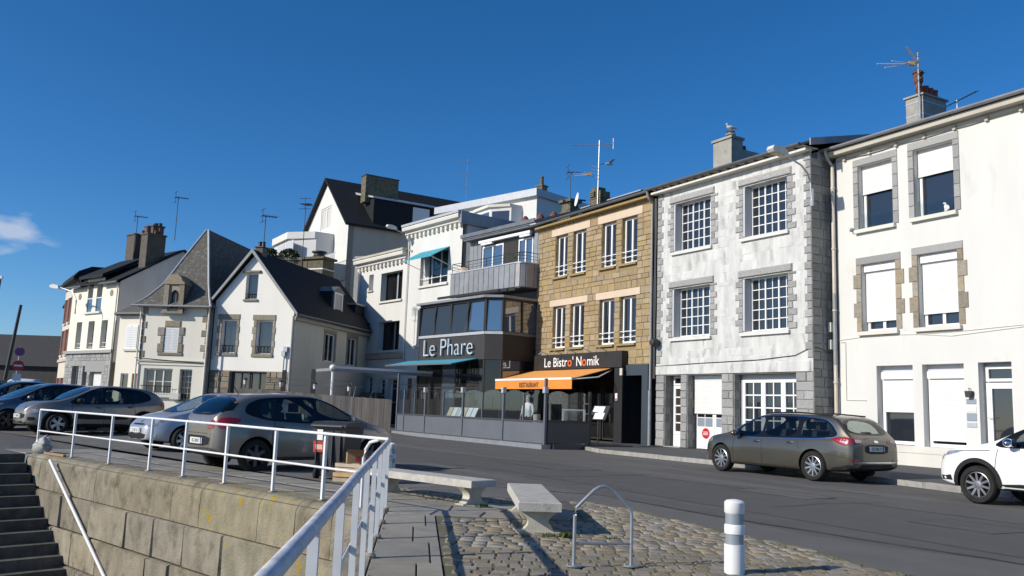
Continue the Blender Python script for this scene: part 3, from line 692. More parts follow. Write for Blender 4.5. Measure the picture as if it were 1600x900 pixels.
mb = MB(); pitched(mb, UL, UR + .3, -.4, 10.6, 4.6, 11.8); pitched(mb, UL, UR + .3, 9.4, 10.6, 4.6, 11.8); mb.build('roof', 'slate', P)
MB().prism([(-.42, 10.5), (4.6, 11.72), (4.6, 11.95), (-.42, 10.74)], UR + .31, UR + .36, 'x').build('verge_board', 'zinc', P); MB().prism([(.42, 10.5), (9, 10.5), (4.6, 11.75)], UR - .1, UR - .05, 'x').build('gable_end', 'block_grey', P)
box('soffit', 'render_pale', P, UL, UR, -.36, .42, 10.585, 10.6)
pc = chimney(P, -6.45, -5.4, 2.1, 2.75, 11.4, 12.82, 'chimney_grey', .1)
MB().box(-6.3, -5.42, 2.76, 4.6, 11.4, 12.45).build('flue_block', 'chimney_grey', pc)
MB().lathe([(.14, 0), (.14, .12), (.22, .14), (.22, .18), (.1, .2), (.1, .26), (.2, .3), (.02, .38)], 10, (-5.75, 2.4, 12.92)).build('cowl', 'chimney_grey', pc)
MB().lathe([(.12, 0), (.1, .25)], 10, (-5.7, 3.1, 12.45)).build('chimney_pot', 'iron', pc)
# ground floor joinery
def pane_door(parent, u0, u1, z0, z1, y, rows, gl, name='door'):
    o = window(parent, u0, u1, z0, z1, y, 1, 1, rows, .12, .05, 'pvc', gl, name); return o
window(P, -6.85, -6.05, 2.55, 2.9, .42, 1, 1, 1, .07, .03, 'pvc', 'pane_dark')
pane_door(P, -6.85, -6.05, .62, 2.53, .42, 5, 'pane_warm'); box('door_panel', 'pvc', P, -6.85, -6.05, .37, .45, .14, .61)
roller(P, -5.62, -3.84, 1.5, 2.72, .36, .06, 'garage_shutter'); box('shutter_box', 'pvc', P, -5.62, -3.84, .34, .46, 2.72, 2.91)
gd = box('garage_door', 'pvc', P, -5.55, -3.86, .40, .46, .14, 1.46)
box('door_seam', 'shutter_side', gd, -4.62, -4.60, .393, .4, .14, 1.46)
for (a, b) in ((-5.5, -5.12), (-5.08, -4.7), (-4.5, -4.1)):
    box('pane', 'pane_dark', gd, a, b, .39, .4, 1.33, 1.44); box('pane', 'reflector', gd, a, b, .39, .4, .98, 1.3)
MB().lathe([(.2, 0), (.2, .01)], 20, (-5.05, .385, .72), 'y').build('no_parking_sticker', 'red', gd)
for i in range(3): box('sticker_line', 'pvc', gd, -5.18, -4.92, .38, .384, .66 + i * .05, .68 + i * .05)
for i, (a, b) in enumerate(((-3.1, -2.15), (-2.15, -1.25), (-1.25, -.4))): window(P, a, b, .3, 2.72, .4, 1, 2, 5, .1, .045)
box('transom_panel', 'shutter_side', P, -3.2, -.42, .4, .46, 2.72, 2.91); box('window_post', 'shutter_side', P, -3.22, -3.1, .36, .46, .14, 2.72)
box('doorstep', 'granite', P, -7.0, -6.05, -.02, .4, .05, .15)
tube('cable', 'iron', P, [(UL, -.03, 3.3), (-5, -.03, 3.36), (-2, -.03, 3.4), (-.4, -.03, 3.5), (.2, -.03, 3.72)], .012, 5)
# bundle of black cables and the downpipe between the houses
dp = MB().tube([(-7.74, -.42, 10.6), (-7.74, -.3, 10.3), (-7.74, -.1, 10.1), (-7.74, -.1, 2.35)], .055, 8); dp.build('downpipe', 'pipe_grey', P)
tube('downpipe_foot', 'pipe_grey', P, [(-7.74, -.11, 2.33), (-7.74, -.11, .12)], .075, 10)
for k in range(3): tube('cable_bundle', 'iron', P, [(-7.6 + .04 * k + random.uniform(-.02, .02), -.06, 10.3 - i * .75) for i in range(11)], .03, 6)
MB().lathe([(.02, -.02), (.13, 0), (.17, .1), (.17, .26), (.13, .3)], 12, (-7.35, -.4, 4.25), 'y').build('floodlight', 'iron', P)
for z in (4.3, 3.72): box('meter_box', 'render_pale', P, UR + .02, UR + .14, .72, 1.02, z, z + .32)
tube('meter_cable', 'iron', P, [(UR + .06, .98, 5.6), (UR + .06, 1.0, 4.4), (UR + .05, .8, 3.6), (UR + .05, .2, 3.75), (.2, -.03, 3.72)], .015, 5)
tube('drainpipe', 'pipe_grey', P, [(UR + .1, 1.13, 10.2), (UR + .1, 1.13, .1)], .06, 8)
# street lamp bracketed to the corner
lp = thing('street_lamp', 'wall-mounted street lamp on curved arm at the granite house corner', 'street lamp', (*pl(.4, -.05), 8.6), -59)
tube('arm', 'galv', lp, [(0, 0, 0), (0, -.06, .7), (0, -.2, 1.0), (0, -.5, 1.22), (0, -1.35, 1.45)], .03, 8)
box('bracket', 'galv', lp, -.05, .05, -.03, .05, -.1, .5)
MB().prism([(-1.25, 1.4), (-1.3, 1.55), (-1.6, 1.66), (-1.95, 1.62), (-2.02, 1.5), (-1.95, 1.42)], -.14, .14, 'x').build('lamp_head', 'lamp_shell', lp)
MB().prism([(-1.4, 1.4), (-1.42, 1.36), (-1.85, 1.38), (-1.92, 1.42)], -.11, .11, 'x').build('lens', 'lamp_lens', lp)
pm('sandstone_orange', (.55, .3, .08), None, rough=.6)
# ---- W: white rendered house at the right edge
W = thing('white_rendered_house', 'tall white rendered house with roller shutters at right edge', 'house', (10.705, 29.135, 0), -61)
WH = [(1.45, 2.75, 7.63, 9.8), (3.52, 4.84, 7.66, 9.84), (1.5, 2.77, 4.25, 6.46), (3.56, 4.85, 4.25, 6.5)]
WG = [(1.99, 3.28, .7, 3.14), (3.6, 4.93, .68, 3.14), (5.36, 6.32, .55, 3.15)]
W2 = [(7.7, 9.0, 7.63, 9.84), (7.7, 9.0, 4.25, 6.5), (8.2, 9.6, .7, 3.14)]
mb = MB().face([(.55, 0), (13, 0), (13, 10.5), (.55, 10.5)], WH + WG + W2, 0, .36); mb.box(.55, 13, .38, 9, 0, 10.5); mb.build('wall', 'render_white', W)
for k, (a, b, c_, d) in enumerate(WH + W2[:2]):
    upper = d > 9
    MB().stone(a - .2, b + .2, d, d + .24, 0, .03, .012).build('lintel', 'granite', W)
    z = c_ + (0 if upper else .02); i = 0
    while z < d - .02:
        e = min(z + (.4 if upper else .47), d)
        for s_ in (0, 1):
            w = .2 if upper else (.31 if (i + s_ * 0) % 2 else .2)
            q = (a - w, a) if s_ == 0 else (b, b + w)
            MB().stone(q[0], q[1], z + .004, e - .004, 0, .028, .01).build('stone', 'granite' if upper else 'granite_brown', W)
        z = e; i += 1
    MB().box(a - .12, b + .1, -.13, .2, c_ - .12, c_).build('window_sill', 'render_pale', W)
    window(W, a + .02, b, c_ + .01, d - .02, .30, 1 if upper else 2, 1, 1, .09)
for (a, b, z0, z1, y) in ((1.47, 2.75, 8.88, 9.8, .2), (3.54, 4.84, 9.02, 9.84, .2), (1.52, 2.77, 4.62, 6.25, .2), (3.58, 4.85, 4.71, 6.28, .2), (7.7, 9, 4.6, 6.4, .2)): roller(W, a, b, z0, z1, y)
for (a, b, z0, z1) in ((1.52, 2.77, 6.22, 6.45), (3.58, 4.85, 6.25, 6.49)): box('shutter_box', 'pvc', W, a, b, .1, .3, z0, z1)
# glass front guards of the two upper windows
for a, b, c_, d in WH[:2]: MB().box(a + .03, b - .02, .1, .112, c_ + .02, c_ + .55).build('glass_guard', 'guard', W)
bd = [(0, 0), (.1, .02), (.2, .1), (.18, .2), (.08, .26), (.06, .33), (.0, .36), (-.06, .33), (-.03, .3), (.02, .31), (-.02, .2), (-.0, .1)]
MB().prism([(4.45 + x * .8, 7.72 + z * .8) for x, z in bd], .085, .095).build('bird_decal', 'feather', W)
for (a, b, c_, d), zs in zip(WG[:2], (1.74, .92)):
    window(W, a + .02, b, c_ + .02, d - .22, .30, 1, 1, 1, .1); roller(W, a + .1, b - .0, zs, d - .42, .2); box('shutter_box', 'pvc', W, a + .08, b, .12, .3, d - .42, d - .2)
    box('lintel_panel', 'shutter_side', W, a, b, .25, .32, d - .2, d)
window(W, 5.42, 6.32, 2.62, 3.05, .30, 1, 1, 1, .08); dr = window(W, 5.42, 6.32, .57, 2.58, .30, 1, 1, 1, .16, name='door')
tube('handle', 'galv', dr, [(5.5, .2, 1.6), (5.5, .16, 1.6), (5.66, .16, 1.6)], .012, 6)
window(W, 8.2, 9.6, .72, 3.1, .3, 2, 1, 1, .08)
MB().prism([(0, .0), (-.26, .0), (-.26, .5), (-.28, .5), (-.28, .56), (.0, .7)], .6, 12.8, 'x').build('plinth', 'render_pale', W)
box('step', 'granite', W, 5.3, 6.5, -.6, -.285, .1, .32)
pq = MB()
for i, (z0, z1) in enumerate(((1.98, 2.12), (1.76, 1.92), (1.5, 1.72), (1.32, 1.45))): box('name_plate', ('reflector', 'paper', 'reflector', 'zinc_light')[i], W, 4.98, 5.27, -.02, .0, z0, z1)
wlp = MB().prism([(5.05, 2.16), (5.19, 2.16), (5.22, 2.34), (5.02, 2.34)], -.16, -.02).build('wall_lantern', 'iron', W); tube('lantern_arm', 'iron', wlp, [(5.12, -.08, 2.34), (5.12, -.1, 2.42), (5.12, .0, 2.4)], .012, 6)
MB().lathe([(.03, 0), (.07, -.06), (.07, -.12), (.03, -.16)], 10, (1.24, -.02, 7.66), 'y').build('security_camera', 'galv', W)
tube('cable', 'render_grey', W, [(.6, -.015, 4.03), (2.0, -.015, 4.12), (3.6, -.015, 4.06), (5.0, -.015, 4.08), (9, -.015, 4.22)], .012, 5)
tube('cable', 'render_grey', W, [(3.4, -.015, 4.07), (4.6, -.02, 3.95), (6.2, -.02, 4.05), (9, -.015, 4.24)], .008, 5)
tube('conduit', 'render_pale', W, [(.65, -.02, 3.95), (.83, -.02, 3.95), (.83, -.02, 2.05), (1.6, -.02, 2.05)], .014, 5)
tube('eaves_cable', 'render_weather', W, [(.6 + i * .6, -.05, 10.16 + random.uniform(-.03, .03)) for i in range(18)], .02, 6)
for i in range(12): box('cable_clip', 'render_weather', W, .9 + i, 1.0 + i, -.09, 0, 10.1, 10.24)
box('eaves_board', 'render_weather', W, .4, 13, -.36, 0, 10.3, 10.46); gutter(W, .25, 13, -.44, 10.56, .09, 'zinc')
mb = MB(); pitched(mb, .4, 13, -.42, 10.48, 4.5, 11.6); pitched(mb, .4, 13, 9.4, 10.48, 4.5, 11.6); mb.build('roof', 'slate', W)
tube('downpipe', 'pipe_cream', W, [(.5, -.44, 10.5), (.5, -.42, 10.3), (.52, -.14, 10.0), (.52, -.14, 5.6)], .06, 8); tube('downpipe_mid', 'pipe_grey', W, [(.52, -.14, 5.6), (.52, -.14, 3.2)], .066, 8); tube('downpipe_foot', 'pipe_cream', W, [(.52, -.14, 3.2), (.52, -.14, .1)], .06, 8)
for z in (9.2, 7.1, 5.0, 2.6): MB().lathe([(.08, 0), (.08, .05)], 10, (.52, -.14, z)).build('pipe_collar', 'pipe_cream', W)
wc = chimney(W, 1.87, 2.52, 2.0, 3.25, 11.2, 12.42, 'chimney_grey', .06, [(2.2, 2.6, .45, .12), (2.2, 2.85, .42, .12), (2.2, 3.1, .4, .12)], 'brick_red')
for z in (11.75, 12.2): MB().box(1.86, 2.53, 1.99, 3.26, z, z + .04).build('strap', 'galv', wc)
MB().lathe([(.11, 0), (.11, .5), (.15, .52), (.15, .8), (.2, .85), (.12, .95)], 10, (2.2, 2.25, 12.48)).build('cowl', 'terracotta', wc)
ar = thing('tv_aerial', 'tv aerial with orange balun on the white house chimney', 'aerial', (*local((10.705, 29.135), -61, 2.45, 1.9), 11.6), 0)
tube('mast', 'galv', ar, [(0, 0, 0), (0, 0, 2.3)], .03, 6); box('balun', 'sandstone_orange', ar, -.32, -.12, -.05, .05, 1.85, 1.97)
for k, (dz, l_) in enumerate(((-.12, 1.25), (0, 1.5), (.12, 1.0))): tube('boom', 'paper', ar, [(-.12, 0, 1.9), (-l_, -.25, 1.9 + dz - .15)], .016, 5)
for k in range(5): tube('reflector_rod', 'galv', ar, [(-.05 + .02 * k, -.3, 2.25 - .22 * k), (-.05 - .02 * k, .3, 2.1 - .22 * k)], .012, 4)
MB().prism([(-.02, 1.9), (-.42, 2.5), (-.36, 2.52), (.04, 1.95)], -.03, .03).build('reflector_blade', 'galv', ar)
ar2 = thing('tv_aerial', 'small dark aerial lying low behind the white house eaves', 'aerial', (*local((10.705, 29.135), -61, 4.2, 1.4), 11.25), 20)
mb = MB().tube([(-.6, 0, 0), (.75, 0, .75)], .015, 5)
for k in range(8): mb.tube([(-.5 + k * .17, -.15, .05 + k * .093), (-.5 + k * .17, .15, .05 + k * .093)], .012, 4)
mb.build('boom', 'iron', ar2); tube('mast', 'galv', ar2, [(-.1, 0, -.6), (-.1, 0, .3)], .02, 5)
# ---- B: sandstone house with the bistro
B = thing('sandstone_house', 'ochre sandstone house with white windows above the bistro', 'house', (9.835, 28.642, 0), -59)
BL, BR = -16.58, -7.8
BW = [(a, b, 7.8, 9.83) for a, b in ((-15.04, -14.02), (-13.57, -12.52), (-11.32, -10.27), (-9.86, -8.8))] + [(a, b, 4.33, 6.36) for a, b in ((-15.12, -14.06), (-13.66, -12.55), (-11.4, -10.31), (-9.92, -8.82))]
LT = [(-15.39, -12.2, 9.85, 10.2), (-11.6, -8.44, 9.85, 10.2), (-15.4, -12.27, 6.37, 6.69), (-11.66, -8.54, 6.37, 6.69)]
mb = MB().face([(BL, 3.3), (BR, 3.3), (BR, 10.5), (BL, 10.5)], BW, 0, .3); mb.box(BL, BR, .32, 8, 3.3, 10.5); bw = mb.build('wall', 'mortar_tan', B)
SL = [(a - .16, b + .03, c_ - .12, c_) for a, b, c_, d in BW]
rp = random.Random(5)
lay(masonry(BL, BR, 4.02, 10.42, BW + LT + SL, (.2, .31), (.28, .62), rp, .014), 'stone', 'sandstone', bw, 0, (.02, .04), .014)
lay(masonry(-9.3, BR, 3.42, 4.02, [], (.2, .3), (.3, .6), rp), 'stone', 'sandstone', bw, 0, (.02, .04), .014)
for a, b, c_, d in LT: MB().stone(a, b, c_, d, 0, .045, .006).build('lintel', 'concrete_pink', B)
for a, b, c_, d in BW:
    for k in range(5):
        z0 = c_ + k * (d - c_) / 5; MB().box(a - .01, a + .012, .0, .2, z0 + .006, z0 + (d - c_) / 5 - .006).build('stone', 'sandstone', bw)
    MB().box(a - .16, b + .03, -.12, .1, c_ - .1, c_ - .005).build('window_sill', 'sandstone_sill', B)
    window(B, a + .02, b, c_ + .01, d, .2, 2, 1, 1, .09, rail=(c_ + .28, c_ + .52))
box('eaves_board', 'sandstone_sill', B, BL, BR, -.3, .0, 10.38, 10.5); gutter(B, BL - .35, BR + .05, -.4, 10.62, .09)
mb = MB(); pitched(mb, BL, BR, -.38, 10.52, 2.4, 11.75); pitched(mb, BL, BR, 8.3, 10.2, 2.4, 11.75); mb.build('roof', 'slate', B)
tube('ridge_flashing', 'zinc_light', B, [(BL + .2, 2.4, 11.86), (-11.5, 2.4, 11.86)], .06, 6)
box('gable_wall', 'sandstone_sill', B, BL - .0, BL + .3, .4, 8, 10.3, 10.9)
bc = chimney(B, -15.05, -14.2, 2.0, 2.6, 11.2, 12.35, 'chimney_mossy', .0); MB().box(-15.1, -14.15, 1.97, 2.63, 12.0, 12.06).build('band', 'chimney_mossy', bc)
for i in range(3): box('louvre', 'chimney_mossy', bc, -14.98, -14.6, 1.9, 2.0, 12.36 + .1 * i - .25, 12.42 + .1 * i - .25)
box('stack_cap', 'chimney_mossy', bc, -15.0, -14.5, 2.05, 2.55, 12.35, 12.6)
tube('flashing', 'zinc_light', B, [(-15.6, 1.6, 11.45), (-14.4, .2, 10.85)], .02, 4)
sd = thing('satellite_dish', 'white satellite dish bracketed to the mossy chimney', 'satellite dish', (*pl(-15.25, 1.7), 11.9), 0)
mb = MB().lathe([(.02, .0), (.2, -.03), (.36, -.09), (.37, -.08), (.2, -.01), (.02, .02)], 18, (0, 0, 0), 'x'); d_ = mb.build('dish', 'pvc', sd, (-.25, 0, .1)); d_.rotation_euler = (0, R(8), R(8))
tube('feed_arm', 'iron', sd, [(-.25, 0, -.3), (-.95, -.35, -.12)], .02, 5); box('feed_horn', 'iron', sd, -1.05, -.9, -.42, -.3, -.16, -.02)
tube('bracket', 'iron', sd, [(-.2, 0, .1), (.15, .1, .1)], .04, 6)
ar3 = thing('tv_aerial', 'long horizontal aerial on tall mast above the mossy chimney', 'aerial', (*pl(-14.35, 1.95), 11.6), 0)
tube('mast', 'galv', ar3, [(0, 0, 0), (.03, 0, 3.35)], .03, 6)
mb = MB().tube([(-1.35, .2, 3.1), (.75, -.1, 3.15)], .02, 5)
for k in range(14): x = -1.3 + k * .13; mb.tube([(x, .2 - .14 * k / 13 - .16, 3.1), (x, .2 - .14 * k / 13 + .16, 3.12)], .012, 4)
mb.tube([(.72, -.1, 2.9), (.72, -.1, 3.45)], .02, 4).tube([(.65, -.25, 3.4), (.65, .1, 2.95)], .015, 4); mb.build('boom', 'galv', ar3)
box('balun', 'sandstone_orange', ar3, -.6, -.35, -.06, .06, 1.5, 1.64)
for dz, l_ in ((-.1, 1.2), (.02, 1.25), (.1, .7)): tube('rod', 'paper', ar3, [(-.35, 0, 1.55), (-l_, -.1, 1.55 + dz)], .014, 4)
for k in range(4): tube('rod', 'galv', ar3, [(-.05, -.2, 1.9 - .18 * k), (-.35, .2, 2.1 - .18 * k)], .012, 4)
# bistro front
box('fascia_sign', 'fascia', B, -16.2, -9.3, -.35, -.02, 3.3, 4.0)
sg = [c_ for c_ in B.children if c_.name.startswith('fascia_sign')][0]
rx = (R(90), 0, 0); u = -15.25; sz = .62
for s_, mt, adv in (('Le Bistr', 'white_text', 2.28), ('o', 'orange_text', .36), ("' N", 'white_text', .78), ('o', 'orange_text', .36), ('mik', 'white_text', 0)):
    t = text('lettering', s_, sz, mt, sg, (u, -.36, 3.42), rx, .008); u += t.dimensions.x + .07
for i in range(5):
    tube('sign_light', 'galv', sg, [(-15.0 + i * 1.15, -.3, 4.02), (-15.0 + i * 1.15, -.7, 4.14), (-15.0 + i * 1.15 - .1, -.78, 4.0)], .018, 5)
box('pilaster', 'black', B, -9.85, -9.3, -.3, .1, .1, 3.3); box('pilaster', 'petrol', B, -8.2, -7.82, -.16, .1, .1, 3.4); box('transom', 'petrol', B, -9.3, -8.2, -.14, .1, 2.95, 3.4)
box('alarm_box', 'pipe_cream', B, -9.42, -9.25, -.36, -.31, 2.95, 3.25); box('notice', 'paper', B, -9.75, -9.6, -.32, -.302, 1.9, 2.2); box('notice_mark', 'red', B, -9.74, -9.61, -.325, -.321, 1.92, 1.98)
mb = MB().box(BL, BR, 2.0, 2.1, 0, 3.3).box(BL, BL + .1, 0, 2, 0, 3.3).box(-9.7, -9.35, .1, 2, 0, 3.3).box(BL, BR, .0, 2.0, 3.26, 3.34).box(BR - .1, BR, .12, 2, 0, 3.3); mb.build('shop_interior', 'interior', B)
for a in (-16.1, -14.5, -12.9, -11.3): window(B, a, a + 1.5, .2, 3.1, .25, 1, 1, 1, .07, mat='alu_dark', gl='pane_dark')
box('interior_strip', 'orange_text', B, -11.6, -9.9, 1.9, 1.98, 2.2, 2.6); box('counter', 'panel_dark', B, -11.6, -9.9, 1.2, 1.6, .1, 1.1)
aw = MB(); a0, a1, yf, zr, zf = -16.5, -10.15, -2.25, 3.26, 2.72
aw.prism([(-.2, zr), (yf, zf), (yf, zf + .03), (-.2, zr + .03)], a0, a1, 'x'); awn = aw.build('awning', 'orange_top', B)
box('front_bar', 'pvc', awn, a0, a1, yf - .07, yf + .02, zf - .03, zf + .06); box('valance', 'orange_awning', awn, a0, a1, yf - .05, yf - .03, zf - .42, zf - .03)
text('lettering', 'RESTAURANT', .3, 'dark_text', awn, (-14.3, yf - .06, zf - .34), rx, .004, .76, spacing=1.2, offset=.008)
tube('folding_arm', 'pvc', awn, [(a1 - .1, -.1, zr - .05), (a1 + .35, -1.2, zr - .42), (a1 - .1, yf, zf - .02)], .03, 6)
recenter(B, -12.2, 0)
gu = thing('gull', 'white gull perched on the granite house chimney cowl', 'gull', (*pl(-5.75, 2.4), 13.28), 200)
mb = MB().blob((0, 0, .12), (.2, .09, .09), 10).blob((.17, 0, .24), (.06, .05, .055), 8).tube([(.12, 0, .15), (.17, 0, .24)], .05, 6).tube([(.22, 0, .24), (.29, 0, .225)], [.018, .004], 5).tube([(-.15, 0, .13), (-.34, 0, .12)], [.06, .015], 6).tube([(0, .03, .05), (0, .03, -.02)], .01, 4).tube([(0, -.03, .05), (0, -.03, -.02)], .01, 4)
mb.build('body', 'feather', gu)
gf = thing('gull', 'gull flying to the right of the tall aerial', 'gull', (4.6, 41.5, 13.6), 30)
mb = MB().tube([(-.22, 0, 0), (-.05, 0, .01), (.1, 0, .02), (.24, 0, .02)], [.02, .07, .07, .01], 8)
for s_ in (-1, 1): mb.add([(.1, 0, .03), (-.06, 0, .03), (-.08, s_ * .4, .14), (.06, s_ * .38, .15), (-.16, s_ * .75, .06)], [(0, 1, 2, 3), (3, 2, 4)])
mb.build('body', 'feather', gf)
# ------------------------------------------------------------------ white block and glazed restaurant in the middle
JA = (1.286, 42.868); RA = -52.0
A = thing('white_terrace_house', 'white two-height house with dentil cornices beside the glazed restaurant', 'house', (*JA, 0), RA)
AH1 = [(-15.93, -13.24, 7.95, 9.8), (-15.96, -13.3, 4.77, 6.6), (-17.55, -16.95, 8.8, 9.88), (-17.6, -17.06, 5.58, 6.66), (-17.2, -16.35, .1, 3.15), (-15.6, -14.7, .9, 3.0), (-14.3, -13.2, .1, 3.0)]
AH2 = [(-11.2, -8.2, 8.53, 10.63), (-11.25, -8.4, 4.95, 7.1), (-11.4, -7.6, .1, 3.0)]
mb = MB().face([(-18.9, 0), (-12.66, 0), (-12.66, 10.5), (-18.9, 10.5)], AH1, 0, .5).box(-18.9, -12.66, .52, 9, 0, 10.5)
mb.build('lower_wing_wall', 'render_white', A)
mb = MB().face([(-12.64, 0), (-6.85, 0), (-6.85, 11.9), (-12.64, 11.9)], AH2, 0, .3).box(-12.64, -6.85, .32, 9, 0, 11.9)
mb.build('wall', 'render_white', A)
def cornice(parent, u0, u1, z, n, top):
    c_ = MB().prism([(0.0, z), (-.18, z + .06), (-.2, z + .2), (-.42, z + .26), (-.45, z + .42), (-.40, z + .5), (.05, z + .52)], u0, u1, 'x').build('cornice', 'render_pale', parent)
    for i in range(n):
        x = u0 + (i + .5) * (u1 - u0) / n; box('dentil', 'render_pale', c_, x - .1, x + .1, -.16, .0, z - .22, z)
    box('parapet_cap', top, parent, u0 - .05, u1 + .05, -.47, .3, z + .52, z + .66)
cornice(A, -19.1, -12.7, 10.42, 13, 'render_weather'); cornice(A, -12.9, -6.75, 11.85, 13, 'zinc_light')
# zinc return of the upper roof along its right side
box('parapet_return', 'zinc', A, -6.84, -6.6, -.3, 8.9, 11.75, 12.45); box('roof', 'zinc', A, -12.6, -6.9, .35, 8.9, 11.9, 12.2); box('lower_roof', 'zinc', A, -18.8, -12.7, .35, 8.9, 10.5, 10.75)
for a, b, c_, d in AH1[:2]:
    window(A, a, b - .01, c_ + .02, d - .02, .46, 2, 1, 1, .07, mat='alu_dark', gl='pane_dark'); box('mullion', 'zinc_light', A, (a + b) / 2 + .12, (a + b) / 2 + .25, .36, .4, c_ + .03, d - .03)
    box('window_sill', 'render_pale', A, a - .1, b + .1, -.12, .3, c_ - .12, c_)
for a, b, c_, d in AH1[2:4]: window(A, a, b, c_, d, .4, 1, 1, 1, .05, gl='curtain'); box('window_sill', 'render_weather', A, a - .06, b + .06, -.1, .2, c_ - .1, c_)
for a, b, c_, d in AH1[4:]: window(A, a, b, c_, d, .3, 1, 1, 2, .09, gl='pane_dark', name='door' if c_ < .5 else 'window')
MB().prism([(0, 4.2), (-.14, 4.28), (-.2, 4.5), (-.28, 4.58), (0, 4.66)], -18.95, -12.6, 'x').build('string_course', 'render_weather', A)
window(A, -11.2, -8.2, 8.55, 10.6, .25, 3, 1, 1, .08, rail=(8.95,)); box('window_sill', 'render_white', A, -11.3, -8.1, -.12, .25, 8.4, 8.53)
window(A, -11.25, -8.4, 4.97, 7.08, .25, 3, 1, 1, .08); box('window_sill', 'render_white', A, -11.4, -8.3, -.12, .25, 4.84, 4.95); box('curtain', 'curtain', A, -11.1, -10.5, .2, .24, 8.6, 10.5)
tube('drainpipe', 'render_pale', A, [(-18.75, -.1, 10.4), (-18.75, -.1, .1)], .07, 8); tube('drainpipe', 'render_pale', A, [(-12.55, -.08, 11.4), (-12.55, -.08, 4.4), (-12.3, -.1, 3.9)], .04, 6)
for z in (11.3, 10.9): MB().blob((-12.3, -.12, z), (.09, .05, .09), 8).build('wall_fitting', 'render_weather', A)
ta = MB().prism([(0, 10.6), (-1.25, 9.88), (-1.25, 9.92), (0, 10.64)], -11.25, -8.1, 'x').build('window_awning', 'teal_awning', A)
for x in (-11.2, -8.15): tube('awning_arm', 'pvc', ta, [(x, -1.25, 9.9), (x, -.02, 9.55)], .02, 5)
box('red_shutter', 'brick_red', A, -11.9, -11.5, -.04, 0, .1, 3.0)
lpw = thing('street_lamp', 'street lamp on bracket at the corner of the white terrace house', 'street lamp', (*local(JA, RA, -12.6, -.05), 11.2), RA)
tube('arm', 'galv', lpw, [(0, 0, -.6), (0, -.05, .3), (0, -.5, .75), (-.1, -1.1, .95)], .035, 6)
MB().prism([(-.95, .9), (-1.0, 1.05), (-1.3, 1.14), (-1.6, 1.12), (-1.62, 1.0), (-1.5, .92)], -.16, .1, 'x').build('lamp_head', 'lamp_shell', lpw)
recenter(A, -12.6, 0)
# ---- zinc and glass restaurant building
Z = thing('zinc_restaurant', 'zinc-clad restaurant with dark glazed bay and LE PHARE sign', 'restaurant', (*JA, 0), RA)
mb = MB().box(-6.84, .08, .25, 9, 3.5, 10.85).box(-6.84, .08, 2.4, 9, 0, 3.5); mb.build('wall', 'zinc_dark', Z)
for i in range(3): MB().stone(-6.3 + i * .38, -5.94 + i * .38, 8.4, 10.75, .22, .05, .012).build('zinc_panel', 'zinc', Z)
for i in range(2): MB().stone(-.62 + i * .34, -.3 + i * .34, 7.4, 10.75, .22, .05, .012).build('zinc_panel', 'zinc', Z)
MB().prism([(-.35, 10.72), (-.35, 10.9), (2.5, 11.9), (2.5, 11.7)], -6.4, .08, 'x').build('roof', 'zinc', Z); box('roof_edge', 'zinc_dark', Z, -6.45, .09, -.42, -.352, 10.78, 10.98); box('soffit', 'zinc_dark', Z, -6.3, .08, -.3, .24, 10.62, 10.7)
box('awning_cassette', 'pvc', Z, -5.1, -.62, -.12, .06, 10.36, 10.5); box('awning_arm', 'pvc', Z, -4.9, -3.9, -.1, .02, 10.24, 10.34); box('awning_arm', 'pvc', Z, -1.5, -.66, -.1, .02, 10.24, 10.34)
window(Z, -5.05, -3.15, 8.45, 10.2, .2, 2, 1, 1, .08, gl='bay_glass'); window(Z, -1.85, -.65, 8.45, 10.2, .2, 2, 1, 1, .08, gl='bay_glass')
box('open_doorway', 'interior', Z, -3.15, -1.85, .18, .24, 8.45, 10.2)
bf = [(-6.2, .2), (-6.2, -1.1), (-.45, -1.1), (-.15, -1.02), (.0, -.8), (.05, .2)]
bal = MB().prism(bf, 7.36, 7.44, 'z').build('balcony', 'fascia', Z)
def seam_run(a, b, w):
    a, b = Vector(a), Vector(b); L = (b - a).length; n = max(1, round(L / w)); d = (b - a) / n
    for i in range(n):
        p, q = a + d * i, a + d * (i + 1); nn = Vector((d.y, -d.x)).normalized(); g = d.normalized() * .012
        mb = MB(); s_, e = p + g, q - g
        mb.add([(*s_, 7.42), (*e, 7.42), (*e, 8.62), (*s_, 8.62), (*(s_ + nn * .03 + g), 7.43), (*(e + nn * .03 - g), 7.43), (*(e + nn * .03 - g), 8.62), (*(s_ + nn * .03 + g), 8.62)], [(4, 5, 6, 7), (0, 1, 5, 4), (1, 2, 6, 5), (3, 0, 4, 7), (2, 3, 7, 6)])
        mb.build('zinc_panel', 'zinc', bal)
MB().prism([(x * .995, y * .985) for x, y in bf], 7.45, 8.6, 'z').build('parapet_core', 'zinc_dark', bal)
seam_run((-6.2, -1.1), (-.45, -1.1), .44); seam_run((-.45, -1.1), (-.15, -1.02), .4); seam_run((-.15, -1.02), (0, -.8), .4); seam_run((0, -.8), (.05, .2), .5)
MB().prism([(-6.26, .2), (-6.26, -1.16), (-.44, -1.16), (-.1, -1.06), (.06, -.82), (.1, .2)], 8.62, 8.68, 'z').build('coping', 'zinc_light', bal)
rl = [(-6.15, -.1), (-6.15, -1.05), (-.45, -1.05), (-.15, -.97), (.0, -.75), (.02, .15)]
for z in (8.85, 9.0, 9.18): tube('rail', 'iron', bal, [(x, y, z) for x, y in rl], .02 if z > 9.1 else .012, 5)
for x, y in [(-6.15, -.1), (-6.15, -1.05), (-4.6, -1.05), (-3.0, -1.05), (-1.5, -1.05), (-.3, -1.0), (.02, .0)]: tube('post', 'iron', bal, [(x, y, 8.66), (x, y, 9.18)], .02, 5)
MB().blob((-5.6, -.6, 8.8), (.45, .3, .22), 10, .3).build('cushion', 'concrete_pink', bal)
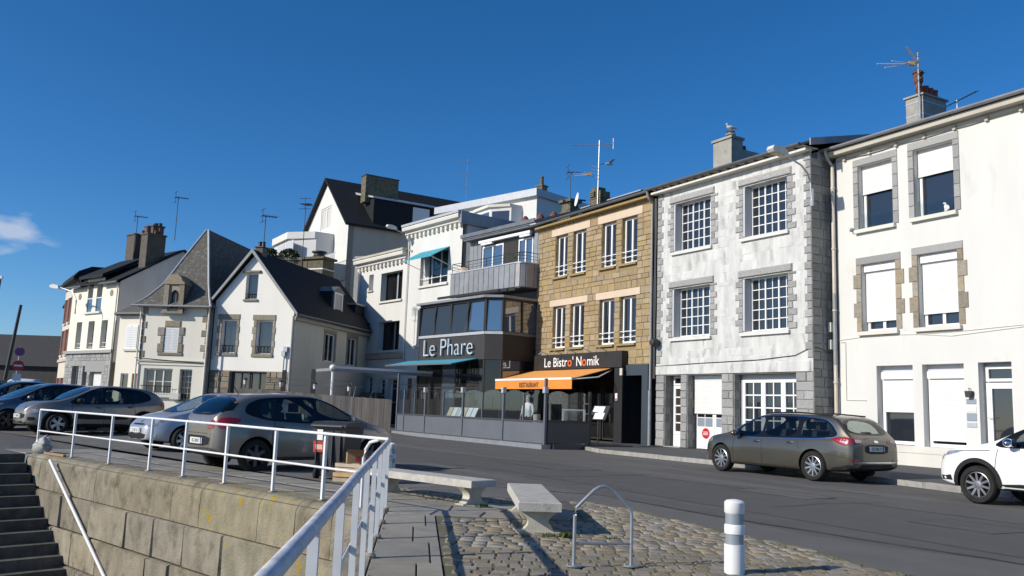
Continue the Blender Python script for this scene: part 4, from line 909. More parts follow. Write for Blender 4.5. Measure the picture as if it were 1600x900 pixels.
for x in (-1.0, -.75, -.4):
    pt = MB()
    for _ in range(40): 
        a, b, c_ = random.gauss(x, .12), random.gauss(-.9, .1), 8.85 + random.random() * .35; pt.add([(a, b, c_), (a + .08, b, c_ + .03), (a + .03, b + .05, c_ + .09)], [(0, 1, 2)])
    pt.build('potted_plant', 'foliage', bal, recalc=False)
# projecting bay, first floor
YF, UB0, UB1 = -2.65, -6.67, -.7
fp = [(UB0, .2), (UB0, YF), (UB1, YF), (0, -2.08), (0, .2)]
def run_box(mb, a, b, z0, z1, t=.06, out=0):
    a, b = Vector(a), Vector(b); d = (b - a).normalized(); nn = Vector((d.y, -d.x)); o_ = nn * out
    p = [a + o_, b + o_, b + o_ - nn * t, a + o_ - nn * t]; mb.prism([(q.x, q.y) for q in p], z0, z1, 'z')
segs = list(zip(fp, fp[1:]))
for i, (a, b) in enumerate(segs):
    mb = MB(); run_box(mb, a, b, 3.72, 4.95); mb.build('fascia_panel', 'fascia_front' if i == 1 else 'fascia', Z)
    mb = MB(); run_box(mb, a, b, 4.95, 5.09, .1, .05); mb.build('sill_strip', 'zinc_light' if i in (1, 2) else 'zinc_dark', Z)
    mb = MB(); run_box(mb, a, b, 6.62, 6.74, .1, .02); mb.build('head_frame', 'alu_dark', Z)
    A_, B_ = Vector(a), Vector(b); L = (B_ - A_).length; d = (B_ - A_).normalized(); nn = Vector((d.y, -d.x))
    np_ = {0: 2, 1: 4, 2: 1, 3: 2}[i]
    for k in range(np_ + 1):
        p = A_ + d * (L * k / np_); w = .08 if k % 2 == 0 else .05
        mb = MB(); run_box(mb, p - d * w, p + d * w, 5.09, 6.62, .12, .03); mb.build('mullion', 'alu_dark', Z)
    for k in range(np_):
        p, q = A_ + d * (L * k / np_ + .08), A_ + d * (L * (k + 1) / np_ - .08); t = (-.07 if i == 1 else -.03) + random.uniform(-.012, .012)
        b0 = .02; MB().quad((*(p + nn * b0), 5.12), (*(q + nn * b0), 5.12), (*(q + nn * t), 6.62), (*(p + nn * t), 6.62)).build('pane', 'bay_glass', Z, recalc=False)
    if i == 1:
        for k in (1, 3): tube('stay', 'alu_dark', Z, [(*(A_ + d * (L * k / 4 + .1)), 6.6), (*(A_ + d * (L * k / 4 + .02) + nn * .12), 5.7)], .02, 5)
MB().prism([(UB0 - .15, .2), (UB0 - .15, YF - .2), (UB1 + .05, YF - .2), (.1, -2.2), (.1, .2)], 6.74, 6.86, 'z').build('bay_roof', 'zinc', Z)
MB().prism([(UB0 + .1, .2), (UB0 + .1, YF + .1), (UB1 - .05, YF + .1), (-.1, -2.0), (-.1, .2)], 4.9, 4.94, 'z').build('bay_floor', 'interior', Z)
for i, y in enumerate((-2.4, -1.9, -1.4)): box('pergola_beam', 'fascia', Z, -5.4 + i * .5, .0, y - .05, y + .05, 7.02 + i * .08, 7.14 + i * .08)
box('bay_core', 'interior', Z, UB0 + .3, -.3, -1.2, .2, 5.0, 6.7)
text('sign_lettering', 'Le Phare', 1.28, 'silver_text', Z, (-6.1, YF - .11, 3.98), (R(90), 0, 0), .03, 1.02, offset=-.018)
# ground floor glass front under the bay
for i, (a, b) in enumerate(segs):
    A_, B_ = Vector(a), Vector(b); L = (B_ - A_).length; d = (B_ - A_).normalized(); np_ = {0: 2, 1: 5, 2: 1, 3: 2}[i]
    for k in range(np_ + 1):
        p = A_ + d * (L * k / np_); mb = MB(); run_box(mb, p - d * .05, p + d * .05, .1, 3.7, .1, 0); mb.build('post', 'alu_dark', Z)
    mb = MB(); run_box(mb, A_, B_, 2.3, 2.38, .08, .0); mb.build('transom', 'alu_dark', Z)
    for k in range(np_):
        for z0, z1 in ((.12, 2.3), (2.38, 3.7)):
            p, q = A_ + d * (L * k / np_ + .05), A_ + d * (L * (k + 1) / np_ - .05)
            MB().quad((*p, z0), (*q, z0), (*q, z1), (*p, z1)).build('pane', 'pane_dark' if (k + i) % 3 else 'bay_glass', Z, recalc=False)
a_ = MB().prism([(YF - .05, 3.74), (YF - 1.5, 3.42), (YF - 1.5, 3.46), (YF - .05, 3.78)], -7.5, -1.2, 'x').build('awning', 'teal_awning', Z); box('front_bar', 'zinc_dark', a_, -7.5, -1.2, YF - 1.55, YF - 1.5, 3.4, 3.47)
recenter(Z, -3.3, 0)
# ------------------------------------------------------------------ glazed terrace of the restaurants
TR = ((1.25, 30.96), -57.9)
t = thing('terrace_enclosure', 'grey panelled restaurant terrace with scalloped glass screens', 'terrace', (*TR[0], 0), TR[1])
box('deck_base', 'zinc', t, -12.7, .02, -.02, .4, 0, .16); box('deck_base', 'panel_dark', t, .04, .14, .42, 2.15, 0, .18); box('deck', 'interior', t, -12.7, 0, .4, 4.2, .02, .15)
xs = [-12.45, -11.67, -9.5, -6.03, -2.83, 0.0]
for i, x in enumerate(xs):
    top = {0: 2.9, 1: 2.1}.get(i, 2.2 if i < 5 else 2.5)
    box('post', 'panel_grey', t, x - .045, x + .045, .07, .16, .16, top)
    if i >= 2: box('post_lamp', 'zinc_light', t, x - .075, x + .075, .02, .18, 1.98, 2.2)
def scallop(a, b, z0, z1, n=10): return [(a, z0), (b, z0)] + [(b + (a - b) * k / n, z1 + .12 * math.sin(math.pi * k / n)) for k in range(n + 1)]
for a, b in zip(xs, xs[1:]):
    box('lower_panel', 'panel_grey', t, a + .08, b - .08, .09, .14, .2, .92); box('sill_rail', 'panel_dark', t, a + .06, b - .06, .07, .17, .93, 1.0); box('base_rail', 'panel_dark', t, a + .06, b - .06, .07, .16, .16, .2)
    n = 1 if b - a < 1 else 2
    for k in range(n):
        p, q = a + .06 + (b - a - .12) * k / n, a + .06 + (b - a - .12) * (k + 1) / n
        MB().prism(scallop(p + .03, q - .03, 1.0, 1.98), .11, .12).build('glass_screen', 'screen', t)
        if k: box('glazing_bar', 'panel_grey', t, p - .025, p + .025, .08, .15, 1.0, 2.0)
# side return
box('lower_panel', 'panel_dark', t, -.02, .06, .2, 2.05, .22, .95); box('sill_rail', 'alu_dark', t, -.03, .07, .2, 2.05, .95, 1.02); box('post', 'alu_dark', t, -.04, .06, 2.05, 2.13, .16, 2.1)
for p, q in ((.22, 1.12), (1.14, 2.04)): MB().prism(scallop(p, q, 1.03, 1.95), .02, .03, 'x').build('glass_screen', 'screen', t)
# pergola over the courtyard, its front edge running back to the restaurant
pg = thing('pergola', 'white-edged courtyard pergola on a white post behind the plank fence', 'pergola', (-8.75, 40.0 + 2.6, 0), 30)
box('beam', 'zinc', pg, 0, 6.4, .0, .22, 2.92, 3.12); box('edge_trim', 'pvc', pg, 0, 6.4, -.04, .0, 3.06, 3.18); tube('post', 'pvc', pg, [(.12, .1, 0), (.12, .1, 3.0)], .07, 8); MB().blob((.1, .08, 3.1), (.17, .16, .15), 12).build('beam_cap', 'pvc', pg)
for z in (2.45, 2.2): tube('wire', 'galv', pg, [(-3.2, -.2, z - .1), (.1, .1, z), (6.3, .1, z)], .012, 4)
box('cross_beam', 'zinc', pg, .2, .34, .2, 3.4, 2.95, 3.1)
# things standing on the terrace
def menu_board(label, O, rz, w, h, z, tilt):
    m_ = thing('menu_board', label, 'menu board', O, rz); box('leg', 'iron', m_, -.02, .02, .05, .09, 0, z + .1); box('foot', 'iron', m_, -.25, .25, -.15, .25, 0, .03)
    pn = MB().box(-w / 2, w / 2, -.02, .02, 0, h).build('panel', 'black', m_, (0, 0, z)); pn.rotation_euler = (R(tilt), 0, 0)
    return m_, pn
m1, pn = menu_board('white menu display rack behind the terrace glass', (*local(TR[0], TR[1], -7.4, .75), .15), TR[1], 2.7, .55, .75, -25)
for i in range(6): box('sheet', 'paper' if i % 3 else 'concrete_pink', pn, -1.28 + i * .43, -.9 + i * .43, -.03, -.022, .06, .5)
m2, pn = menu_board('menu stand with white sheets outside the bistro door', (*pl(-7.15, -3.2), .12), -50, .85, .62, .95, -28)
for i, (a, b, c_, d) in enumerate(((-.36, -.1, .34, .58), (-.08, .2, .28, .58), (-.2, .3, .04, .3))): box('sheet', 'paper', pn, a, b, -.03, -.022, c_, d)
lt = thing('candle_lantern', 'small cream lantern on a terrace table', 'lantern', (*local(TR[0], TR[1], -1.55, .8), .9), 0)
MB().lathe([(.13, 0), (.14, .3), (.1, .31)], 12).build('shade', 'pipe_cream', lt)
def table(x, y, lab):
    o = thing('cafe_table', lab, 'table', (*local(TR[0], TR[1], x, y), .15), TR[1]); MB().lathe([(.38, .7), (.38, .74)], 14).build('tabletop', 'black', o); tube('stem', 'iron', o, [(0, 0, 0), (0, 0, .7)], .04, 6); MB().lathe([(.25, 0), (.22, .03)], 12).build('foot', 'iron', o); return o
table(-1.55, .8, 'dark round cafe table carrying the cream lantern'); table(-4.4, 1.2, 'dark round cafe table in the middle of the glazed terrace')
def chair(x, y, rz, lab):
    o = thing('cafe_chair', lab, 'chair', (*local(TR[0], TR[1], x, y), .15), TR[1] + rz); box('seat', 'iron', o, -.21, .21, -.21, .21, .43, .47); box('backrest', 'iron', o, -.2, .2, .18, .21, .5, .88)
    for a in (-.19, .17):
        for b in (-.19, .17): box('leg', 'iron', o, a, a + .025, b, b + .025, 0, .43)
for (x, y, rz, lab) in ((-2.2, .9, 90, 'dark cafe chair left of the lantern table'), (-.85, .9, -90, 'dark cafe chair right of the lantern table'), (-5.1, 1.2, 90, 'dark cafe chair left of the middle terrace table'), (-3.7, 1.2, -90, 'dark cafe chair right of the middle terrace table')): chair(x, y, rz, lab)
# small push scooter / high chair by the bistro door
hc = thing('bar_stool', 'dark metal bar stool by the bistro entrance', 'stool', (*pl(-8.9, -2.6), .12), 0)
for a in range(4): tube('leg', 'iron', hc, [(.22 * math.cos(a * 1.57 + .4), .22 * math.sin(a * 1.57 + .4), 0), (.12 * math.cos(a * 1.57 + .4), .12 * math.sin(a * 1.57 + .4), .78)], .018, 5)
MB().lathe([(.19, .78), (.2, .84), (.15, .87)], 12).build('seat', 'iron', hc); tube('foot_ring', 'galv', hc, [(.18 * math.cos(k * .628), .18 * math.sin(k * .628), .3) for k in range(11)], .012, 5)
gg = thing('entrance_gate', 'glass entrance gate with steel frame beside the bistro terrace', 'gate', (*pl(-7.6, -3.55), .1), -59)
for x in (-1.3, .12): box('post', 'galv', gg, x - .03, x + .03, -.03, .03, 0, 1.35)
box('rail', 'galv', gg, -1.27, .09, -.02, .02, 1.3, 1.35); box('rail', 'galv', gg, -1.27, .09, -.02, .02, .04, .08); box('pane', 'screen', gg, -1.26, .08, -.006, .006, .1, 1.3)
# ------------------------------------------------------------------ weathered plank fence closing the courtyard
fn = thing('plank_fence', 'weathered grey vertical plank fence between parked car and terrace', 'fence', (-5.6, 41.9, 0), 0)
n = 64
for i in range(n):
    x = -7.6 * (i + 1) / n - .0; z0 = .0 + .35 * (-x / 7.6); MB().box(x + .004, x + 7.6 / n - .004, -.012 + random.uniform(-.008, .008) - .06 * x, .012 - .06 * x, z0, 1.62 + z0 * .9 + random.uniform(-.012, .012)).build('plank', 'wood_grey', fn, recalc=True)
for z in (.45, 1.35):
    MB().add([(-7.6, .02 + .456, z + .2), (0, .02, z), (0, .08, z), (-7.6, .08 + .456, z + .2), (-7.6, .02 + .456, z + .3), (0, .02, z + .1), (0, .08, z + .1), (-7.6, .08 + .456, z + .3)], [(0, 1, 2, 3), (4, 7, 6, 5), (0, 4, 5, 1), (2, 6, 7, 3)]).build('rail', 'wood_grey', fn)
for i, x in enumerate((-7.4, -5.6, -3.9, -2.2)):
    l_ = thing('garden_lantern', ('leftmost', 'second', 'third', 'rightmost')[i] + ' small glass lantern above the plank fence', 'lantern', (-5.6 + x, 42.4 - .06 * x, 0), 0, 'lanterns above the plank fence')
    tube('pole', 'iron', l_, [(0, 0, 0), (0, 0, 1.9 - .03 * x)], .025, 5); z = 1.9 - .03 * x
    MB().lathe([(.09, z), (.11, z + .22)], 8).build('glass', 'lamp_shell', l_); MB().lathe([(.13, z + .22), (.03, z + .34)], 8).build('cap', 'iron', l_)
for i, x in enumerate((-9.6, -8.15)):
    o = thing('timber_post', ('left', 'right')[i] + ' bare dark timber post in front of the gable house', 'post', (x - 1.6, 43.2, 0), 0); box('shaft', 'iron', o, -.09, .09, -.09, .09, 0, 2.9 + .1 * i)
wdr = thing('driftwood', 'pale driftwood branches standing behind the plank fence', 'driftwood', (-8.1, 43.0, 0), 0)
for k in range(3): tube('branch', 'wood_grey', wdr, [(0 + k * .2, 0, .3), (.05 + k * .2, .05, 1.7), (.1 + k * .22, 0, 2.2 + .2 * (k % 2))], [.05, .04, .012], 6)
# outside steps with handrail on the courtyard side of the gable house
cs = thing('courtyard_steps', 'dark courtyard steps with handrail below the gable house side wall', 'steps', (-9.6, 51.5, 0), 80)
for i in range(9): box('step', 'step_stone', cs, i * .3, i * .3 + .3, -1.3, 0, 0, .5 + .2 * i)
tube('handrail', 'galv', cs, [(0, -1.25, 1.4), (2.7, -1.25, 3.1)], .03, 6)
for i in range(4): tube('baluster', 'galv', cs, [(i * .85, -1.25, .6 + .53 * i), (i * .85, -1.25, 1.4 + .53 * i)], .02, 5)
# ------------------------------------------------------------------ gable house
GB = .4
G = thing('gable_house', 'white gabled house with slate roof and stone window surrounds', 'house', (-11.9, 46.5, 0), -14)
GHo = [(-4.17, -3.25, 3.88, 5.72), (-2.02, -1.07, 3.86, 5.7), (-2.9, -2.16, 6.86, 8.32)]
gp = [(-4.68, 2.92), (.15, 2.92), (.15, 6.2), (-2.5, 9.3), (-4.68, 6.75)]
mb = MB().face(gp, GHo, 0, .25); mb.prism(gp, .26, .3).box(-4.68, -4.4, .3, 10.5, 0, 6.5); mb.build('gable_wall', 'render_bright', G)
GS = [(3.98, 5.28, 3.76, 5.4), (7.13, 8.42, 3.7, 5.43)]
MB().face([(.02, .2), (10.5, .2), (10.5, 6.35), (.02, 6.35)], GS, -.13, .25, 'x').build('side_wall', 'render_warm', G)
gs = MB().face([(-4.68, .1), (.15, .1), (.15, 2.9), (-4.68, 2.9)], [(-3.44, -1.22, .1, 2.88)], .0, .3).build('ground_floor_wall', 'mortar', G)
lay(masonry(-4.68, .15, .2, 2.9, [(-3.44, -1.22, 0, 2.9)], (.22, .36), (.25, .6), random.Random(8)), 'stone', 'rubble', gs, 0, (.02, .06), .03)
for x in (-3.35, -2.25): window(G, x, x + 1.05, .25, 2.86, .22, 2, 1, 1, .06, mat='alu_dark', gl='pane')
for a, b, c_, d in GHo:
    top = d > 8
    window(G, a, b, c_, d, .2, 1, 1, 1, .06, mat='pvc', gl='pane')
    if not top:
        MB().stone(a - .28, b + .16, d, d + .3, 0, .04, .015).build('lintel', 'granite_brown', G)
        for k in range(5):
            z = c_ + k * (d - c_) / 5; e = z + (d - c_) / 5
            for q in ((a - (.28 if k % 2 else .2), a), (b, b + (.18 if k % 2 else .14))): MB().stone(*q, z + .005, e - .005, 0, .035, .012).build('stone', 'granite_brown', G)
        MB().stone(a - .22, b + .12, c_ - .17, c_, 0, .08, .015).build('window_sill', 'granite_brown', G)
    else:
        MB().stone(a - .22, b + .14, d + .0, d + .14, 0, .1, .02).build('lintel', 'rubble', G); MB().stone(a - .08, b + .06, c_ - .12, c_, 0, .1, .02).build('window_sill', 'granite_brown', G)
    rl = MB(); z1 = c_ + (.3 if top else .42)
    for k in range(9): x = a + .05 + (b - a - .1) * k / 8; rl.tube([(x, .06, c_ + .02), (x + .05 * (-1) ** k, .06, z1)], .012, 4)
    rl.tube([(a, .06, z1), (b, .06, z1)], .018, 4).tube([(a, .06, c_ + .06), (b, .06, c_ + .06)], .014, 4); rl.build('window_railing', 'iron', G)
for a, b, c_, d in GS:
    window(G, a, b, c_, d, -.0, 2, 1, 1, .07, gl='pane_dark', ax='x')
    for k in range(4):
        z = c_ + k * (d - c_) / 4; e = z + (d - c_) / 4
        for q in ((a - .2, a), (b, b + .2)): MB().stone(*q, z + .005, e - .005, -.13, .03, .012, 'x').build('stone', 'granite_brown', G)
    MB().stone(a - .22, b + .22, d, d + .22, -.13, .03, .012, 'x').build('lintel', 'granite_brown', G)
rf = MB()
rf.add([(.45, -.25, 5.95), (.45, 10.8, 6.0), (-2.5, 10.8, 9.45), (-2.5, -.25, 9.45), (.45, -.25, 6.12), (.45, 10.8, 6.17), (-2.5, 10.8, 9.62), (-2.5, -.25, 9.62)], [(0, 1, 2, 3), (4, 7, 6, 5), (0, 4, 5, 1), (1, 5, 6, 2), (2, 6, 7, 3), (3, 7, 4, 0)])
rf.add([(-4.95, -.25, 6.5), (-4.95, 10.8, 6.5), (-2.505, 10.8, 9.45), (-2.505, -.25, 9.45), (-4.95, -.25, 6.67), (-4.95, 10.8, 6.67), (-2.505, 10.8, 9.62), (-2.505, -.25, 9.62)], [(0, 3, 2, 1), (4, 5, 6, 7), (0, 1, 5, 4), (1, 2, 6, 5), (2, 3, 7, 6), (3, 0, 4, 7)])
grf = rf.build('roof', 'slate', G)
for p, q in (((.5, 5.9), (-2.5, 9.42)), ((-5.0, 6.42), (-2.5, 9.42))): MB().prism([(p[0], p[1]), (p[0], p[1] + .2), (q[0], q[1] + .24), (q[0], q[1])], -.31, -.255).build('bargeboard', 'pipe_grey', G)
chimney(G, -2.72, -2.28, .4, .9, 9.3, 9.85, 'iron', .05, [(-2.6, .65, .3, .11), (-2.38, .65, .3, .11)], 'iron')
tube('gutter', 'zinc_dark', G, [(.5, -.2, 6.0), (.5, 10.5, 6.05)], .07, 6); tube('downpipe', 'pipe_grey', G, [(.2, -.12, 5.95), (.2, -.12, .3)], .06, 8); tube('downpipe', 'pipe_grey', G, [(-4.75, -.12, 6.5), (-4.75, -.12, .3)], .05, 8); tube('cable', 'galv', G, [(-4.6, -.1, 6.4), (-4.5, -.1, 5), (-4.55, -.1, 3.6), (-4.72, -.12, 3.5)], .03, 5)
box('cornice', 'render_weather', G, .15, .32, 0, 10.5, 5.75, 5.95)
dm = box('dormer', 'slate', G, -1.6, -.35, 5.5, 7.2, 6.3, 8.1); window(G, 5.75, 6.95, 6.75, 8.1, .34, 1, 1, 1, .12, gl='curtain', ax='x', name='dormer_window')
MB().prism([(5.45, 8.1), (7.25, 8.1), (6.35, 8.5)], -2.1, -.28, 'x').build('dormer_roof', 'zinc_dark', G)
dm2 = box('dormer', 'slate', G, -1.6, -.35, 9.0, 10.4, 6.3, 7.7); box('dormer_roof', 'zinc', G, -1.9, -.25, 8.85, 10.55, 7.7, 7.82)
for x, z in ((-.15, 4.0), (-.25, 3.75)): box('meter_box', 'galv', G, x - .1, x + .12, -.18, 0, z, z + .28)
tube('conduit', 'galv', G, [(-.2, -.1, 3.7), (-.25, -.1, .4)], .035, 6)
recenter(G, -2.3, 0)
# ------------------------------------------------------------------ tower-roofed house
T = thing('pavilion_roof_house', 'cream house with tall flared slate pavilion roof and stone dormer', 'house', (-17.0, 47.3, 0), -6)
TH = [(-2.08, -1.27, 3.84, 5.19), (-3.08, -1.42, 1.5, 2.9), (-1.02, -.31, .6, 2.9)]
MB().face([(-3.45, .1), (.36, .1), (.36, 6.3), (-3.45, 6.3)], TH, 0, .3).box(-3.45, .36, .32, 11.4, .1, 6.3).build('wall', 'render_cream', T)
prof = [(0, 6.36, .38), (.25, 6.62, .2), (.5, 7.0, -.05), (1.0, 7.9, -.35), (1.6, 9.1, -.7), (2.2, 10.75, 0)]
# flared pyramid: rings shrinking towards the ridge
cx, cy = -1.05, 2.0; rings = []
for k, (z, fx) in enumerate(((6.32, 1.0), (6.55, .9), (6.95, .77), (7.7, .58), (9.1, .36), (11.1, .03))):
    x0, x1, y0, y1 = cx + (-3.95 - cx) * fx, cx + (.62 - cx) * fx, cy + (-.4 - cy) * fx, 9.6 + 2.2 * fx; rings.append([(x0, y0, z), (x1, y0, z), (x1, y1, z), (x0, y1, z)])
mb = MB(); mb.add([p for r_ in rings for p in r_], [(k * 4 + i, k * 4 + (i + 1) % 4, k * 4 + 4 + (i + 1) % 4, k * 4 + 4 + i) for k in range(5) for i in range(4)] + [(20, 21, 22, 23), (3, 2, 1, 0)]); trf = mb.build('roof', 'slate_old', T)
for i in (0, 1): tube('hip_flashing', 'zinc_light', trf, [r_[i] for r_ in rings], .06, 6)
tube('gutter', 'zinc', T, [(-3.95, -.42, 6.32), (.62, -.42, 6.32)], .06, 6)
window(T, -2.08, -1.27, 3.84, 5.19, .14, 2, 1, 1, .04, gl='curtain'); 
for a in (-2.07, -1.67):
    s_ = MB().box(a, a + .39, .0, .04, 3.85, 5.18).build('shutter', 'pvc', T)
    for k in range(14): box('louvre', 'shutter_side', s_, a + .06, a + .33, -.012, 0, 3.95 + k * .085, 3.97 + k * .085)
for (a, b, z0, z1) in ((-2.1, -1.2, 5.2, 5.55), (-2.5, -2.08, 4.72, 5.18), (-2.3, -2.08, 4.3, 4.7), (-2.45, -2.08, 3.8, 4.28), (-1.27, -.95, 4.75, 5.2), (-1.27, -1.05, 4.3, 4.73), (-1.27, -.98, 3.8, 4.28), (-2.4, -.95, 3.62, 3.79)): MB().stone(a, b, z0, z1, 0, .05, .02).build('stone', 'granite_brown', T)
for k in range(7):
    z = 3.5 + k * .4
    MB().stone(.36 - (.34 if k % 2 else .12), .37, z, z + .36, 0, .03, .02).build('stone', 'granite_brown', T); MB().stone(-3.46, -3.46 + (.12 if k % 2 else .3), z, z + .36, 0, .03, .02).build('stone', 'granite_brown', T)
box('string_course', 'render_weather', T, -3.5, .4, -.1, .0, 3.26, 3.36); tube('cable', 'iron', T, [(-3.6, -.11, 3.45), (-2, -.11, 3.36), (-.5, -.11, 3.3), (.4, -.11, 3.26)], .025, 5)
for z0, z1 in ((3.1, 3.2), (1.0, 1.14)): box('plinth', 'render_cream', T, -3.47, .38, -.05, 0, z0 - .9 if z1 < 2 else z0, z1)
window(T, -3.05, -1.45, 1.52, 2.88, .18, 3, 1, 2, .06); box('window_sill', 'render_pale', T, -3.2, -1.3, -.2, .1, 1.34, 1.48); mb = MB()
for k in range(12): mb.tube([(-3.05 + k * .145, -.15, 1.5), (-3.05 + k * .145, -.15, 1.95)], .012, 4)
mb.tube([(-3.15, -.15, 1.95), (-1.35, -.15, 1.95)], .02, 4); mb.build('window_railing', 'iron', T)
window(T, -1.0, -.33, .62, 2.88, .22, 1, 3, 7, .05, .02, 'galv', 'pane_dark', 'door'); box('doorstep', 'granite', T, -1.15, -.2, -.5, .1, .5, .66); box('letter_box', 'render_pale', T, -1.35, -.85, -.25, 0, 1.25, 1.6)
dmr = MB().face([(-2.14, 6.05), (-1.08, 6.05), (-1.08, 7.6), (-2.14, 7.6)], [[(-1.82, 6.2), (-1.33, 6.2), (-1.33, 6.95), (-1.4, 7.15), (-1.57, 7.25), (-1.74, 7.15), (-1.82, 6.95)]], -.25, .2).box(-2.14, -1.08, -.02, 1.2, 6.05, 7.6).build('dormer', 'granite_brown', T)
MB().prism([(-2.2, 7.55), (-1.02, 7.55), (-1.02, 7.68), (-1.15, 7.72), (-1.25, 7.95), (-1.45, 8.1), (-1.78, 8.1), (-1.98, 7.95), (-2.08, 7.72), (-2.2, 7.68)], -.35, 1.2).build('pediment', 'granite_brown', dmr)
for a, b in ((-2.18, -1.9), (-1.3, -1.02)): MB().box(a, b, -.33, -.25, 6.0, 7.5).build('pilaster', 'granite_brown', dmr)
box('sill', 'granite_brown', dmr, -2.25, -1.0, -.36, -.2, 5.92, 6.04); box('pane', 'pane_dark', dmr, -1.85, -1.3, -.1, -.05, 6.15, 7.3); box('post', 'granite_brown', dmr, -1.6, -1.54, -.14, -.1, 6.2, 7.2)
tube('downpipe', 'render_cream', T, [(.45, -.15, 6.3), (.45, -.15, .3)], .05, 8); tube('downpipe', 'render_cream', T, [(-3.52, -.1, 6.3), (-3.52, -.1, .3)], .04, 8)
recenter(T, -1.5, 0)
# ------------------------------------------------------------------ narrow infill house
I = thing('infill_house', 'narrow low cream house squeezed left of the pavilion roof house', 'house', (-20.65, 48.4, 0), -20)
MB().face([(-1.75, .1), (.1, .1), (.1, 5.9), (-1.75, 5.9)], [(-1.15, -.35, 4.0, 5.3), (-1.3, -.75, .3, 2.6), (-.5, -.1, .3, 2.6)], 0, .2).box(-1.75, .1, .22, 5, .1, 5.9).build('wall', 'render_cream', I)
for a in (-1.15, -.75): 
    s_ = box('shutter', 'pvc', I, a, a + .38, -.04, .02, 3.98, 5.32)
    for k in range(9): box('louvre', 'shutter_side', s_, a + .05, a + .33, -.05, -.04, 4.1 + k * .13, 4.13 + k * .13)
window(I, -1.3, -.75, .3, 2.6, .12, 1, 1, 2, .06, name='door'); box('door', 'brick_red', I, -.5, -.1, .1, .16, .3, 2.6); box('window_sill', 'render_pale', I, -1.25, -.25, -.1, 0, 3.86, 3.98)
MB().prism([(-.2, 5.85), (5, 8.2), (5, 8.4), (-.2, 6.05)], -1.9, .25, 'x').build('roof', 'slate_old', I); tube('gutter', 'zinc_dark', I, [(-1.9, -.28, 5.95), (.25, -.28, 5.95)], .06, 6)
tube('downpipe', 'render_cream', I, [(.15, -.2, 5.9), (.15, -.1, 5.4), (.05, -.1, .3)], .045, 6)
# ------------------------------------------------------------------ cream three-storey house
C = thing('cream_townhouse', 'cream three-storey townhouse with granite ground floor and tall chimneys', 'house', (-25.5, 56, 0), -40)
CH = [(-6.2, -5.38, 4.42, 6.3), (-4.4, -3.5, 4.42, 6.3), (-2.48, -1.6, 4.42, 6.3), (-4.97, -4.2, 6.95, 9.05), (-3.64, -2.84, 6.95, 9.05)]
MB().face([(-7.35, 4.2), (-.45, 4.2), (-.45, 8.75), (-2.6, 8.75), (-2.6, 9.25), (-5.2, 9.25), (-5.2, 8.75), (-7.35, 8.75)], CH, 0, .35).box(-7.35, -.45, .37, 8.5, 4.2, 8.75).build('wall', 'render_cream', C)
CG = [(-6.15, -5.15, .2, 3.28), (-4.5, -3.85, .2, 3.25), (-3.46, -1.73, .2, 2.85)]
cg = MB().face([(-7.35, .1), (-.45, .1), (-.45, 4.1), (-7.35, 4.1)], CG, 0, .35).build('ground_floor_wall', 'mortar', C)
lay(masonry(-7.35, -.45, .2, 4.1, CG + [(-4.2, -1.3, 2.85, 3.6)], (.2, .3), (.25, .55), random.Random(4)), 'stone', 'granite_rough', cg, 0, (.02, .04), .02, limit=120)
box('lintel', 'granite', C, -4.2, -1.3, -.03, .05, 2.86, 3.58); box('string_course', 'granite', C, -7.5, -.35, -.2, .0, 4.1, 4.3)
for a, b, c_, d in CH:
    window(C, a, b, c_, d, .32, 1, 1, 1, .05, gl='pane_dark', rail=(c_ + .12, c_ + .38) if d < 7 else None)
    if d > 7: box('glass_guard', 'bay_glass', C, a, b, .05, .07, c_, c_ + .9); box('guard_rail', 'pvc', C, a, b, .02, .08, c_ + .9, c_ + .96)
box('window_sill', 'render_pale', C, -5.1, -2.7, -.15, 0, 6.8, 6.93)
window(C, -6.1, -5.2, .2, 3.2, .3, 1, 1, 2, .06, gl='pane_dark', name='door'); window(C, -4.5, -3.85, .2, 3.2, .3, 1, 1, 2, .06, gl='pane_dark'); roller(C, -3.4, -1.75, .25, 2.82, .25, .12, 'garage_door')
for x in (-6.13, -1.46): MB().lathe([(.22, -.03), (.22, .0)], 14, (x, 0, 8.1), 'y').build('oval_plaque', 'granite_brown', C)
mb = MB(); pitched(mb, -7.7, -.2, -.35, 8.75, 4.2, 11.5); mb.prism([(8.9, 8.75), (4.2, 11.5), (4.2, 11.62), (8.9, 8.85)], -7.7, -.2, 'x'); mb.build('roof', 'slate', C)
MB().prism([(-.4, 9.2), (2.4, 10.75), (2.4, 10.95), (-.4, 9.4)], -5.7, -2.2, 'x').build('dormer_roof', 'slate', C); box('dormer_cheek', 'slate', C, -5.2, -2.6, .05, 2.2, 8.8, 9.3)
tube('gutter', 'zinc_dark', C, [(-7.8, -.4, 8.72), (-5.3, -.4, 8.72)], .07, 6); tube('gutter', 'zinc_dark', C, [(-2.5, -.4, 8.72), (-.1, -.4, 8.72)], .07, 6); tube('downpipe', 'render_pale', C, [(-.5, -.1, 8.7), (-.5, -.1, .3)], .05, 6); tube('downpipe', 'iron', C, [(-.25, -.1, 6.2), (-.35, -.1, .3)], .04, 6)
